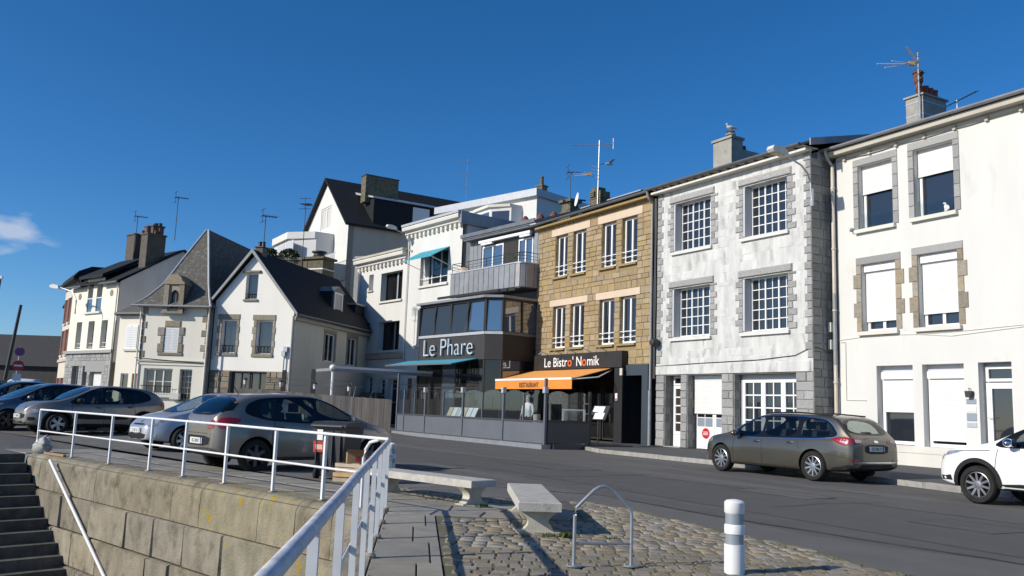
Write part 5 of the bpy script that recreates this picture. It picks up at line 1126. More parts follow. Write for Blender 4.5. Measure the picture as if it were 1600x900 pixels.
# grey gable end above the infill house
MB().face([(0.0, 3.5), (8.6, 3.5), (8.6, 8.75), (4.2, 11.5), (0.0, 8.8)], [], .40, 0, 'x').build('gable_wall', 'render_grey', C)
chimney(C, -1.4, -.5, 1.6, 2.9, 9.6, 12.3, 'chimney_brown', .1, [(-1.15, 1.9, .55, .2), (-.8, 2.3, .3, .13), (-.8, 2.6, .5, .12)], 'terracotta')
chimney(C, -4.2, -3.0, 3.2, 4.0, 10.2, 13.4, 'chimney_brown', .12, [(-4.1, 4, .35, .18), (-3.6, 4, .3, .16)], 'iron'); chimney(C, -6.4, -5.2, 3.0, 3.8, 10.2, 13.0, 'chimney_brown', .1, [(-6.0, 4, .45, .16), (-5.5, 4, .4, .15)], 'terracotta'); chimney(C, -7.4, -6.7, 3.6, 4.4, 10.2, 12.6, 'chimney_brown', .1, [(-7, 4, .4, .15)])
recenter(C, -4, 0)
for lab, x, y, z, h in (('thin aerial with cross bars left of the tall grey chimney', -27.2, 61, 11.6, 2.6), ('tall bare aerial on the tall grey chimney of the cream townhouse', -23.2, 58, 12.0, 3.0), ('small aerial above the gable house ridge chimney', -14.2, 48.2, 9.9, 1.9)):
    o = thing('tv_aerial', lab, 'aerial', (x, y, z), 0); yagi(o, (0, 0, 0), h, .9, 6, .6)
# ------------------------------------------------------------------ two narrow houses at the far left
for k, (name, lab, O, rz, w, h, mt) in enumerate((('narrow_townhouse', 'narrow pink-beige townhouse with curved roof edge left of cream townhouse', (-30.6, 60.6), -56, 7.5, 9.4, 'render_pink'), ('narrow_townhouse', 'pale townhouse at the far left end of the row', (-34.4, 67.5), -60, 7.5, 8.6, 'render_pale'))):
    N = thing(name, lab, 'house', (*O, 0), rz)
    hs = [(-w + .8 + i * 2.1, -w + 1.9 + i * 2.1, z, z + 1.9) for i in range(3) for z in (.6, 4.2, 6.6)]
    hs = [(a, b, c_, min(d, h - .5)) for a, b, c_, d in hs]
    MB().face([(-w, .1), (0, .1), (0, h), (-w, h)], hs, 0, .25).box(-w, 0, .27, 7, .1, h).build('wall', mt, N)
    for q in hs:
        window(N, *q, .2, 2, 1, 2, .06, gl='pane_dark'); box('window_sill', 'render_pale', N, q[0] - .1, q[1] + .1, -.12, 0, q[2] - .1, q[2])
        for s_ in (0, 1): box('shutter', 'pvc' if k else 'brick_red', N, *((q[0] - .5, q[0] - .02) if not s_ else (q[1] + .02, q[1] + .5)), -.05, 0, q[2], q[3])
    box('string_course', 'render_weather', N, -w, .05, -.12, 0, 3.7, 3.9)
    MB().prism([(-.5, h), (-.5, h + .15), (-.2, h + .6), (.6, h + 1.0), (6, h + 1.2), (6, h)], -w - .1, .1, 'x').build('roof', 'slate', N); tube('downpipe', 'iron', N, [(-.1, -.1, h), (-.1, -.1, .3)], .06, 6)
    recenter(N, -w / 2, 0)
ll = thing('street_lamp', 'street lamp reaching left from the narrow pink townhouse', 'street lamp', (-28.9, 56.9, 7.2), 150)
tube('arm', 'galv', ll, [(0, 0, -.6), (0, 0, .3), (.5, 0, .9), (2.0, 0, 1.25)], .05, 6); MB().prism([(1.9, 1.15), (2.0, 1.38), (2.6, 1.5), (2.95, 1.42), (2.9, 1.3), (2.5, 1.2)], -.15, .15).build('lamp_head', 'lamp_shell', ll)
# ------------------------------------------------------------------ house on the slope behind
HB = Vector((-14.0, 71.3))
Hh = thing('hillside_house', 'large white gabled house with broad chimney on the slope behind', 'house', (*HB, 6), -58)
# local u runs along the gable (towards the viewer right), local y along the long side
ga = [(-11.2, 0), (.0, 0), (.0, 10.55), (-5.5, 15.2), (-11.2, 10.9)]
MB().face(ga, [(-6.95, -4.35, 10.8, 12.85)], 0, .2).prism(ga, .22, .3).build('gable_wall', 'render_white', Hh)
window(Hh, -6.95, -4.35, 10.8, 12.85, .12, 2, 1, 1, .12, gl='curtain')
MB().face([(.0, 0), (24, 0), (24, 10.5), (.0, 10.5)], [(6.9, 8.2, 8.4, 9.3)], .0, .2, 'x').build('side_wall', 'render_weather', Hh); window(Hh, 6.9, 8.2, 8.4, 9.3, .1, 1, 1, 1, .1, ax='x', gl='curtain')
box('quoin_strip', 'granite_brown', Hh, .0, .03, .0, .5, 0, 10.5)
rf = MB(); rf.add([(.4, -.4, 10.2), (.4, 24, 10.2), (-5.5, 24, 15.3), (-5.5, -.4, 15.3), (.4, -.4, 10.4), (.4, 24, 10.4), (-5.5, 24, 15.5), (-5.5, -.4, 15.5)], [(0, 1, 2, 3), (4, 7, 6, 5), (0, 4, 5, 1), (3, 7, 4, 0)])
rf.add([(-11.6, -.4, 10.5), (-11.6, 24, 10.5), (-5.505, 24, 15.3), (-5.505, -.4, 15.3), (-11.6, -.4, 10.7), (-11.6, 24, 10.7), (-5.505, 24, 15.5), (-5.505, -.4, 15.5)], [(0, 3, 2, 1), (4, 5, 6, 7), (0, 1, 5, 4), (3, 0, 4, 7)])
rf.build('roof', 'slate', Hh)
box('dormer', 'slate', Hh, -3.6, -.02, 2.2, 8.6, 10.3, 13.0); window(Hh, 5.9, 7.5, 10.75, 12.75, -.02, 1, 1, 1, .06, gl='shutter_white', ax='x', name='dormer_shutter')
MB().prism([(-4.6, 14.2), (.2, 12.95), (.2, 13.1), (-4.6, 14.4)], 2.0, 8.8).build('dormer_roof', 'zinc_light', Hh)
cm_ = box('chimney', 'chimney_mossy', Hh, -1.9, -.9, 1.7, 4.8, 12.8, 15.15); box('cap', 'iron', cm_, -1.95, -.85, 1.65, 4.85, 15.15, 15.23)
byf = [(-12.2, 0), (-12.2, -1.6), (-9.6, -3.3), (-5.2, -3.3), (-3.2, -1.6), (-3.2, 0)]
bym = MB().prism([(x, y) for x, y in byf], 6.5, 9.4, 'z').build('bay', 'render_white', Hh); MB().prism([(x * 1.0, y * 1.06 - .05) for x, y in byf], 9.4, 10.0, 'z').build('bay_cornice', 'render_white', Hh)
for x in (-8.7, -6.2): box('blind', 'shutter_side', bym, x, x + 2.2, -3.33, -3.305, 7.0, 9.2)
mb = MB()
for k in range(14): mb.tube([(-3.0 + k * .22, -1.0, 6.9), (-3.0 + k * .22, -1.0, 7.8)], .03, 4)
mb.tube([(-3.1, -1, 7.8), (.1, -1, 7.8)], .03, 4); mb.build('balustrade', 'pvc', Hh); box('balcony', 'render_weather', Hh, -3.2, .0, -1.2, 0, 5.6, 6.9)
rw = thing('garden_wall', 'mossy stone garden wall on the slope behind the gable house', 'wall', (-19.4, 66, 0), -8)
box('wall', 'chimney_mossy', rw, 0, 3.2, 0, .5, 6, 12.2); box('coping', 'granite_brown', rw, -.05, 3.3, -.06, .56, 12.2, 12.4)
rw2 = thing('garden_wall', 'dark stained concrete retaining wall below the hillside house', 'wall', (-12.4, 66.8, 0), -20); box('wall', 'chimney_grey', rw2, 0, 3.1, 0, .5, 4, 12.7); box('coping', 'granite', rw2, -.05, 3.15, -.06, .56, 12.7, 12.85)
for i, (x, z) in enumerate(((-19.0, 12.4), (-17.4, 12.4))):
    sh = thing('round_shrub', ('left', 'right')[i] + ' dark round shrub on the garden wall', 'shrub', (x, 66, z), 0); mb = MB(); r_ = random.Random(i)
    for _ in range(420):
        a, b = r_.uniform(0, 6.28), math.acos(r_.uniform(-.1, 1)); d = r_.uniform(.75, 1.05); p = Vector((.8 * d * math.sin(b) * math.cos(a), .8 * d * math.sin(b) * math.sin(a), .7 * d * math.cos(b)))
        q = Vector((r_.uniform(-1, 1), r_.uniform(-1, 1), r_.uniform(-1, 1))).normalized() * .12; s_ = q.cross(Vector((.3, .5, .8))).normalized() * .08; mb.add([p - q, p + s_, p + q, p - s_], [(0, 1, 2, 3)])
    mb.build('crown', 'foliage', sh, recalc=False); tube('stem', 'wood_grey', sh, [(0, 0, 0), (0, 0, .4)], .08, 6)
hc2 = thing('chimney_stack', 'brown rendered chimney with metal bands and cowl behind the gable house', 'chimney', (-12.9, 56.5, 0), -25)
box('stack', 'chimney_mossy', hc2, -.8, .8, -.6, .6, 5, 10.7); 
for z in (9.1, 10.0): box('band', 'galv', hc2, -.83, .83, -.63, .63, z, z + .08)
box('cap', 'chimney_mossy', hc2, -.95, .95, -.75, .75, 10.7, 10.85); MB().lathe([(.4, 10.85), (.42, 11.0), (.36, 11.02), (.36, 11.2), (.5, 11.22), (.5, 11.3)], 10).build('cowl', 'iron', hc2)
o = thing('tv_aerial', 'aerial on thin mast beside the banded chimney', 'aerial', (-13.9, 56, 8.8), 0); yagi(o, (0, 0, 0), 5.6, .7, 5, 1.4)
# ------------------------------------------------------------------ flat-roofed white house behind the restaurant
F0 = Vector((1.6, 62.0))
F = thing('flat_roof_house', 'white flat-roofed house with bow window behind the restaurant', 'house', (*F0, 6), -43)
MB().box(-10.6, -.0, 0, 7.5, 0, 11.0).build('wall', 'render_white', F); box('parapet', 'zinc_light', F, -10.9, .25, -.35, 7.8, 11.0, 11.55); box('terrace_ledge', 'zinc_light', F, -10.6, -.2, -3.2, -.0, 8.3, 8.55)
bw_ = [(-5.5, 0), (-5.5, -.9), (-3.3, -1.5), (-1.7, -.9), (-1.4, 0)]; MB().prism(bw_, 8.5, 10.3, 'z').build('bow_window', 'render_white', F); MB().prism([(x * 1.02, y * 1.15) for x, y in bw_], 10.3, 10.5, 'z').build('bow_cornice', 'render_pale', F)
fb = [c_ for c_ in F.children if c_.name.startswith('bow_window')][0]
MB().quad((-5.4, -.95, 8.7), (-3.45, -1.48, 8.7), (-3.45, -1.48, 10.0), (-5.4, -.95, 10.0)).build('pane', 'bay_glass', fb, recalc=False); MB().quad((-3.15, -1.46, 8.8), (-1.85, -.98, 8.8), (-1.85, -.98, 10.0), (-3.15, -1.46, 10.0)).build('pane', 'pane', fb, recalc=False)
chimney(F, -1.0, -.4, 1.0, 1.6, 11.5, 12.1, 'chimney_mossy', .1, [(-.7, 1.3, .7, .15)], 'chimney_mossy'); chimney(F, -8.0, -6.8, 3, 3.6, 11.4, 11.9, 'iron', .06)
recenter(F, -5, 0)
o = thing('tv_aerial', 'faint stacked aerial on the flat-roofed white house', 'aerial', (-3.9, 66.5, 17.6), 0)
tube('mast', 'galv', o, [(0, 0, 0), (0, 0, 3.4)], .025, 5)
for z in (1.2, 2.2, 3.2): tube('rod', 'galv', o, [(-.9, 0, z), (.3, 0, z + .05)], .015, 4); tube('rod', 'galv', o, [(0, -.5, z - .2), (0, .5, z - .2)], .015, 4)
o = thing('chimney_stack', 'small mossy chimney stack at the zinc roof edge', 'chimney', (*local(JA, RA, -2.2, 4.0), 0), RA); box('stack', 'chimney_mossy', o, -.35, .35, -.3, .3, 10, 12.9); box('cap', 'chimney_mossy', o, -.5, .5, -.45, .45, 12.9, 13.05)
o2 = thing('tv_aerial', 'thin aerial mast on the small mossy chimney stack', 'aerial', (*local(JA, RA, -2.0, 3.8), 12.0), 0); yagi(o2, (0, 0, 0), 2.6, .8, 4, .2)
for i, x in enumerate((-7.4, -6.2, -5.2, -4.6, -3.9)):
    o = thing('chimney_pot', ('first', 'second', 'third', 'fourth', 'fifth')[i] + ' from left of the terracotta pots behind the cornice', 'chimney pot', (*local(JA, RA, x, 5.0 + .2 * i), 12.2), 0, 'terracotta pots behind the cornice')
    MB().lathe([(.2, 0), (.19, .55), (.26, .6), (.24, .75), (.08, .95)], 10).build('pot', 'terracotta', o)
# ------------------------------------------------------------------ harbour shed, masts and signs at the far left
S = thing('harbour_shed', 'long dark harbour shed with low roof at the far left', 'shed', (-92, 122, 0), -4)
MB().prism([(0, 5.2), (8, 9.5), (16, 5.2), (16, 0), (0, 0)], 0, 54, 'x').build('wall', 'shed_wall', S); MB().add([(-1, -.6, 4.95), (55, -.6, 4.95), (55, 8, 9.8), (-1, 8, 9.8)], [(0, 1, 2, 3)]).build('roof', 'shed_roof', S, recalc=False)
for k in range(26): box('slat', 'shutter_side' if k % 2 else 'shed_wall', S, 30 + k * .9, 30.5 + k * .9, -.12, 0, 1.2, 4.6)
MB().prism([(50.5, 5), (54, 5), (52.2, 8)], -.3, -.1).build('gable_board', 'render_pale', S)
lw = thing('low_wall', 'low dark wall in front of the harbour shed', 'wall', (-70, 95, 0), -4); box('wall', 'step_stone', lw, 0, 36, 0, .6, 0, 2.4)
for i, (x, y, h, tl) in enumerate(((-51, 84, 12.3, .7), (-45.5, 78, 9.2, .9), (-52.5, 108, 14.4, 0))):
    o = thing('mast', ('tall thin leaning mast at the far left edge', 'thicker dark leaning pole beside the no-entry sign', 'short mast rising above the harbour shed roof')[i], 'mast', (x, y, 0), 0); tube('pole', 'iron', o, [(0, 0, 0), (tl, 0, h)], [.17 if i == 1 else .12, .13 if i == 1 else .07], 6)
    if i == 0: tube('stay', 'iron', o, [(tl, 0, h), (-6, 0, 3)], .02, 4); box('masthead', 'paper', o, tl - .15, tl + .15, -.1, .1, h, h + .3)
    if i == 2: tube('spreader', 'iron', o, [(-.4, 0, h - 1), (.4, 0, h - 1)], .06, 4)
sgn = thing('road_sign_post', 'post with no-stopping and no-entry signs and white plate', 'road sign', (-24.6, 43.2, .3), 30)
tube('pole', 'galv', sgn, [(0, .05, 0), (.1, .05, 3.3)], .035, 6)
def disc(z, r_, mt, y, nm): return MB().lathe([(r_, -.008), (r_, .008)], 20, (.1, y, z), 'y').build(nm, mt, sgn)
disc(3.05, .22, 'red', 0, 'no_stopping_sign'); disc(3.05, .165, 'blue', -.012, 'sign_face'); MB().prism([(-.03, 2.92), (.0, 2.89), (.23, 3.18), (.2, 3.21)], -.034, -.026).build('sign_bar', 'red', sgn)
disc(2.35, .26, 'red', 0, 'no_entry_sign'); box('sign_bar', 'paper', sgn, -.08, .28, -.02, -.012, 2.31, 2.39); box('info_plate', 'paper', sgn, -.1, .28, -.01, .01, 1.6, 1.95)
# ------------------------------------------------------------------ vehicles
def paint(name, c_, metal=.55, rough=.32, dirt=None):
    pm(name, c_, tuple(x * .86 for x in c_), 1.5, rough, 0, metal=metal, coat=.7, c3=dirt, sc3=1.6, thr3=(.5, .8)); return name
paint('paint_bronze', (.125, .115, .092), .6, .26); paint('paint_white', (.8, .8, .8), 0, .3); paint('paint_taupe', (.255, .225, .19), .5); paint('paint_silver', (.52, .54, .57), .5)
paint('paint_beige', (.27, .235, .20), .5); paint('paint_blue', (.12, .15, .19), .6); paint('paint_black', (.02, .022, .03), .4); paint('paint_van', (.7, .7, .7), 0, .4)
pm('plastic', (.018, .018, .019), (.024, .024, .024), 6, .65, spec=.15); pm('gloss_black', (.008, .008, .009), None, rough=.12, spec=.4); pm('tyre', (.018, .018, .018), (.03, .029, .027), 8, .85, spec=.2); pm('alloy', (.55, .56, .57), (.45, .46, .47), 5, .32, metal=.85); pm('alloy_mid', (.3, .3, .31), None, rough=.35, metal=.8); pm('alloy_dark', (.12, .12, .125), None, rough=.4, metal=.7)
pm('chrome', (.75, .77, .8), None, rough=.12, metal=1); pm('tail_red', (.33, .008, .012), (.22, .005, .01), 6, .15, coat=1); pm('tail_clear', (.5, .38, .4), None, rough=.15, coat=1); pm('headlamp', (.35, .38, .42), (.12, .13, .15), 9, .1, coat=1); pm('fog', (.5, .5, .48), None, rough=.15)
pm('plate', (.72, .72, .7), None, rough=.4); pm('plate_eu', (.02, .05, .32), None, rough=.4); pm('seat_fabric', (.04, .04, .045), None, rough=.9)
def grow(poly, d):
    n = len(poly); ar = sum(poly[i][0] * poly[(i + 1) % n][1] - poly[(i + 1) % n][0] * poly[i][1] for i in range(n)); sg_ = 1 if ar > 0 else -1; out = []
    for i in range(n):
        a, b, c_ = Vector(poly[i - 1]), Vector(poly[i]), Vector(poly[(i + 1) % n]); n1 = Vector(((b - a).y, -(b - a).x)).normalized(); n2 = Vector(((c_ - b).y, -(c_ - b).x)).normalized(); out.append(tuple(b + (n1 + n2) / max(.5, (1 + n1.dot(n2))) * d * sg_))
    return out
TWO = {}
def two_sided(pn):
    # lacquer outside, dark trim on the inner face of the sheet metal
    if pn in TWO: return TWO[pn]
    m = M[pn].copy(); n, l = m.node_tree.nodes, m.node_tree.links; ge = n.new('ShaderNodeNewGeometry'); d = n.new('ShaderNodeBsdfDiffuse'); d.inputs['Color'].default_value = (.03, .03, .032, 1); mx = n.new('ShaderNodeMixShader')
    out = n['Material Output']; l.new(ge.outputs['Backfacing'], mx.inputs[0]); l.new(n['Principled BSDF'].outputs[0], mx.inputs[1]); l.new(d.outputs[0], mx.inputs[2]); l.new(mx.outputs[0], out.inputs['Surface']); TWO[pn] = m; return m
def lerp_curve(pts, x):
    if x <= pts[0][0]: return pts[0][1]
    for (a, va), (b, vb) in zip(pts, pts[1:]):
        if x <= b: return va + (vb - va) * (x - a) / (b - a)
    return pts[-1][1]
def chaikin(poly, it=2):
    for _ in range(it):
        out = []
        for i in range(len(poly)):
            a, b = poly[i], poly[(i + 1) % len(poly)]; out += [(a[0] * .8 + b[0] * .2, a[1] * .8 + b[1] * .2), (a[0] * .2 + b[0] * .8, a[1] * .2 + b[1] * .8)]
        poly = out
    return poly
WHEELS = {}
def wheel_meshes(r_, style, rimmat):
    key = (r_, style, rimmat)
    if key in WHEELS: return WHEELS[key]
    rr = r_ * .68; w = .105
    ty = MB().lathe([(rr, -w * .8), (rr + .02, -w), (r_ - .03, -w), (r_, -w * .65), (r_ + .002, 0), (r_, w * .65), (r_ - .03, w), (rr + .02, w), (rr, w * .8), (rr - .02, 0), (rr, -w * .8)], 36, (0, 0, 0), 'y', cap=False).mesh('tyre', 'tyre')
    ri = MB().lathe([(rr, w * .8), (rr * .95, w * .85), (rr * .9, w * .55), (rr * .9, -w * .7), (rr, -w * .8)], 36, (0, 0, 0), 'y', cap=False).lathe([(.075, w * .45), (.07, w * .75), (.03, w * .8)], 16, (0, 0, 0), 'y')
    n = {'ten': 10, 'five': 5, 'six': 6, 'seven': 7}[style]
    for k in range(n):
        a = 2 * math.pi * k / n
        subs = ((-.16, .022), (.16, .022)) if style in ('five', 'ten') and n == 5 else ((0, .03 if n < 9 else .017),)
        for da, hw in subs:
            ct, s_ = math.cos(a + da), math.sin(a + da); ci, si = math.cos(a + da * .4), math.sin(a + da * .4)
            p0, p1 = Vector((.04 * ci, 0, .04 * si)), Vector((rr * .93 * ct, 0, rr * .93 * s_)); t = (p1 - p0).normalized().cross(Vector((0, 1, 0))) * hw
            ri.add([p0 - t * 1.3 + Vector((0, w * .7, 0)), p0 + t * 1.3 + Vector((0, w * .7, 0)), p1 + t + Vector((0, w * .78, 0)), p1 - t + Vector((0, w * .78, 0)), p0 - t * 1.3 + Vector((0, w * .4, 0)), p0 + t * 1.3 + Vector((0, w * .4, 0)), p1 + t + Vector((0, w * .45, 0)), p1 - t + Vector((0, w * .45, 0))], [(0, 1, 2, 3), (0, 4, 5, 1), (1, 5, 6, 2), (2, 6, 7, 3), (3, 7, 4, 0)])
    ri = ri.mesh('rim', rimmat); di = MB().lathe([(rr * .9, -.01), (rr * .9, .01)], 24, (0, -.03, 0), 'y').mesh('brake_disc', 'plastic')
    WHEELS[key] = (ty, ri, di); return WHEELS[key]
def make_car(name, label, cat, pos, heading, S):
    root = thing(name, label, cat, (pos[0], pos[1], gz(*pos)), 90 - heading)
    hl = S['L'] / 2; xs = sorted(set(S['st'])); rows = []; hw = S['W'] / 2
    for x in xs:
        w = hw * lerp_curve(S['plan'], x); zb = lerp_curve(S['bot'], x); zt = lerp_curve(S['top'], x); zs = min(lerp_curve(S['belt'], x), zt - .025); g = zt - zs; tb = S.get('tumble', .32)
        rw = max(w * .925 - tb * g, .3 * w)
        rows.append([(w * .80, zb), (w * .962, zb + .02), (w * .99, zb + (zs - zb) * .2), (w, zb + (zs - zb) * .48), (w * .99, zb + (zs - zb) * .78), (w * .962, zs - .025), (w * .93, zs + min(.02, g * .3)),
                     (w * .925 - tb * g * .5, zs + g * .52), (rw + tb * g * .1, zs + g * .9), (rw * .93, zt - .004), (rw * .55, zt + .012), (0, zt + .018)])
    m = len(rows[0]); mb = MB(); ring = 2 * m - 1
    for x, rw in zip(xs, rows): mb.v += [(x, y, z) for y, z in rw] + [(x, -y, z) for y, z in reversed(rw[:-1])]
    for i in range(len(xs) - 1):
        for k in range(ring): mb.f.append((i * ring + k, i * ring + (k + 1) % ring, (i + 1) * ring + (k + 1) % ring, (i + 1) * ring + k)); mb.sm.append(True)
    # end caps as quads
    for e in (0, len(xs) - 1):
        for k in range(m - 1): a, b, c_, d = e * ring + k, e * ring + k + 1, e * ring + ring - 2 - k, e * ring + ring - 1 - k; mb.f.append((a, b, c_, d) if c_ != b else (a, b, d)); mb.sm.append(True)
    tmp = bpy.data.objects.new('tmp', mb.mesh('tmp', S['paint'])); COL.objects.link(tmp)
    md = tmp.modifiers.new('s', 'SUBSURF'); md.levels = md.render_levels = S.get('sub', 3)
    dg = bpy.context.evaluated_depsgraph_get(); sm_ = bpy.data.meshes.new_from_object(tmp.evaluated_get(dg))
    bvh = BVHTree.FromPolygons([v.co.copy() for v in sm_.vertices], [tuple(p.vertices) for p in sm_.polygons])
    cut = MB(); ra = S['arch']
    for ax in S['axles']:
        for s_ in (-1, 1): cut.lathe([(ra, s_ * (hw - .32)), (ra, s_ * (hw + .3))], 40, (ax, 0, S['r'] + .01), 'y')
    co = bpy.data.objects.new('cut', cut.mesh('cut', 'plastic')); COL.objects.link(co)
    bd_ = tmp.modifiers.new('b', 'BOOLEAN'); bd_.object = co; bd_.operation = 'DIFFERENCE'; bd_.solver = 'EXACT'
    dg = bpy.context.evaluated_depsgraph_get(); dg.update(); me = bpy.data.meshes.new_from_object(tmp.evaluated_get(dg)); me.name = 'body'
    if len(me.polygons) < 100: me = sm_
    me.materials.clear(); me.materials.append(M[S['paint']]); me.materials.append(M['plastic'])
    for p in me.polygons:
        c_ = p.center; p.use_smooth = True; p.material_index = 0
        for ax in S['axles']:
            if math.hypot(c_.x - ax, c_.z - S['r'] - .01) < ra + .004 and abs(c_.y) < hw * .97 - .0 and (abs(math.hypot(c_.x - ax, c_.z - S['r'] - .01) - ra) < .012 and abs(p.normal.y) < .3 or abs(p.normal.y) > .9 and abs(abs(c_.y) - hw + .32) < .02): p.material_index = 1
        if p.normal.z < -.7 and c_.z < .35: p.material_index = 1
    me.set_sharp_from_angle(angle=R(42))
    bpy.data.objects.remove(tmp); bpy.data.objects.remove(co)
    # cut the window openings out of the shell and add a simple cabin
    gl_ = [grow(chaikin(list(w_), 2), .012) for w_ in S['side']]; ws_, rw_ = grow(chaikin(list(S['screen']), 2), .015), grow(chaikin(list(S['rear']), 2), .015)
    bm = bmesh.new(); bm.from_mesh(me); kill = []
    for f in bm.faces:
        c_ = f.calc_center_median(); n_ = f.normal
        if abs(n_.y) > .5 and any(inpoly(c_.x, c_.z, w_) for w_ in gl_): kill.append(f)
        elif n_.x > .05 and c_.x > 0 and inpoly(c_.y, c_.z, ws_): kill.append(f)
        elif n_.x < -.05 and c_.x < 0 and inpoly(c_.y, c_.z, rw_): kill.append(f)
    bmesh.ops.delete(bm, geom=kill, context='FACES'); bm.to_mesh(me); bm.free()
    me.materials[0] = two_sided(S['paint'])
    cab = MB(); zf = .55
    for x in (.0, -.9):
        for y in (-.36, .36):
            cab.box(x - .25, x + .22, y - .24, y + .24, .4, .72).prism([(x - .28, .6), (x - .12, .6), (x - .26, 1.12), (x - .38, 1.12)], y - .22, y + .22).box(x - .38, x - .28, y - .12, y + .12, 1.14, 1.32)
    cab.box(.55, .95, -.7, .7, .5, .9).box(-1.9, .9, -.8, .8, .3, .42).lathe([(.18, -.015), (.18, .015)], 16, (.5, .36, .88), 'x')
    cab.build('cabin', 'seat_fabric', root)
    body = bpy.data.objects.new('body', me); link(body, root)
    def patch(pname, poly, side, mat, off=.005, parent=None, rounds=2, step=.07, holes=()):
        poly = chaikin(list(poly), rounds) if rounds else list(poly); holes = [chaikin(list(h), 2) for h in holes]
        x0, x1 = min(p[0] for p in poly), max(p[0] for p in poly); y0, y1 = min(p[1] for p in poly), max(p[1] for p in poly)
        pts = [Vector(p) for p in poly]; n = len(pts); ed = [(i, (i + 1) % n) for i in range(n)]
        for h in holes: b0 = len(pts); pts += [Vector(p) for p in h]; ed += [(b0 + i, b0 + (i + 1) % len(h)) for i in range(len(h))]
        a = x0 + step * .5
        while a < x1:
            b = y0 + step * .5
            while b < y1:
                if inpoly(a, b, poly): pts.append(Vector((a, b)))
                b += step
            a += step
        ov, oe, of, *_ = delaunay_2d_cdt(pts, ed, [], 1, 1e-4); vs = []; ok = True
        for p in ov:
            o_, d = {'L': ((p.x, 3, p.y), (0, -1, 0)), 'R': ((p.x, -3, p.y), (0, 1, 0)), 'F': ((4, p.x, p.y), (-1, 0, 0)), 'B': ((-4, p.x, p.y), (1, 0, 0)), 'T': ((p.x, p.y, 4), (0, 0, -1))}[side]
            h, nn, ix, ds = bvh.ray_cast(Vector(o_), Vector(d))
            if h is None: h, nn, ix, ds = bvh.find_nearest(Vector(o_) + Vector(d) * 2.2)
            vs.append(h + nn * off)
        q = MB(); q.add(vs, [tuple(f) for f in of for ce in [sum((ov[i] for i in f), Vector((0, 0))) / len(f)] if inpoly(*ce, poly) and not any(inpoly(*ce, h) for h in holes)], True)
        o = q.build(pname, mat, parent or root, recalc=False); o.data.flip_normals() if o.data.polygons and o.data.polygons[0].normal.dot(Vector({'L': (0, 1, 0), 'R': (0, -1, 0), 'F': (1, 0, 0), 'B': (-1, 0, 0), 'T': (0, 0, 1)}[side])) < 0 else None
        return o
    def line(pname, pts, side, w, mat, off=.004):
        poly = []; P_ = [Vector(p) for p in pts]; lft = []; rgt = []
        for i, p in enumerate(P_):
            d = (P_[min(i + 1, len(P_) - 1)] - P_[max(i - 1, 0)]).normalized(); nn = Vector((-d.y, d.x)) * w / 2; lft.append(tuple(p + nn)); rgt.append(tuple(p - nn))
        return patch(pname, lft + rgt[::-1], side, mat, off, None, 0, .5)
    def dense(pts, k=6): return [tuple(Vector(a).lerp(Vector(b), i / k)) for a, b in zip(pts, pts[1:]) for i in range(k)] + [pts[-1]]
    for sd in 'LR':
        if S.get('trim'): patch('window_trim', grow(S['dlo'], .036), sd, S['trim'], .003, holes=[S['dlo']], step=.03)
        patch('window_surround', grow(S['dlo'], .016), sd, 'gloss_black', .006, holes=S['side'], step=.03)
        for wpoly in S['side']: patch('side_window', wpoly, sd, 'car_glass', .008)
        for ln in S['seams']: line('door_seam', dense(ln), sd, .012, 'black', .003)
        for (hx, hz) in S['handles']:
            h, nn, ix, ds = bvh.ray_cast(Vector((hx, 3 if sd == 'L' else -3, hz)), Vector((0, -1 if sd == 'L' else 1, 0))); sg = 1 if sd == 'L' else -1
            MB().blob((hx, h.y + sg * .02, hz), (.11, .022, .018), 10).build('door_handle', S.get('handle_mat', S['paint']), root); patch('handle_recess', [(hx - .09, hz - .045), (hx + .09, hz - .045), (hx + .09, hz + .01), (hx - .09, hz + .01)], sd, 'black', .002)
        for pn, poly, mt in S.get('side_patches', ()): patch(pn, poly, sd, mt, .006, None, 1)
        if 'mirror' in S:
            mx, mz = S['mirror']; h, nn, ix, ds = bvh.ray_cast(Vector((mx, 3 if sd == 'L' else -3, mz - .04)), Vector((0, -1 if sd == 'L' else 1, 0))); sg = 1 if sd == 'L' else -1
            mo = MB().blob((mx + .02, h.y + sg * .15, mz + .03), (.085, .12, .075), 12).tube([(mx, h.y - sg * .02, mz - .02), (mx + .02, h.y + sg * .12, mz)], .03, 6).build('door_mirror', S.get('mirror_mat', S['paint']), root)
            MB().lathe([(.07, -.004), (.07, .004)], 14, (mx - .068, h.y + sg * .15, mz + .03), 'x').build('mirror_glass', 'chrome', mo)
    patch('windscreen_seal', grow(S['screen'], .035), 'F', 'gloss_black', .004, holes=[S['screen']], step=.03); patch('rear_window_seal', grow(S['rear'], .035), 'B', 'gloss_black', .004, holes=[S['rear']], step=.03)
    patch('windscreen', grow(S['screen'], .005), 'F', 'car_glass', .006, step=.05); patch('rear_window', grow(S['rear'], .005), 'B', 'car_glass', .006, step=.05)
    for pn, poly, side_, mt, off in S.get('patches', ()):
        patch(pn, poly, side_, mt, off, None, 1)
        if side_ in 'FB' and max(p[0] for p in poly) * min(p[0] for p in poly) > 0: patch(pn, [(-a, b) for a, b in poly][::-1], side_, mt, off, None, 1)
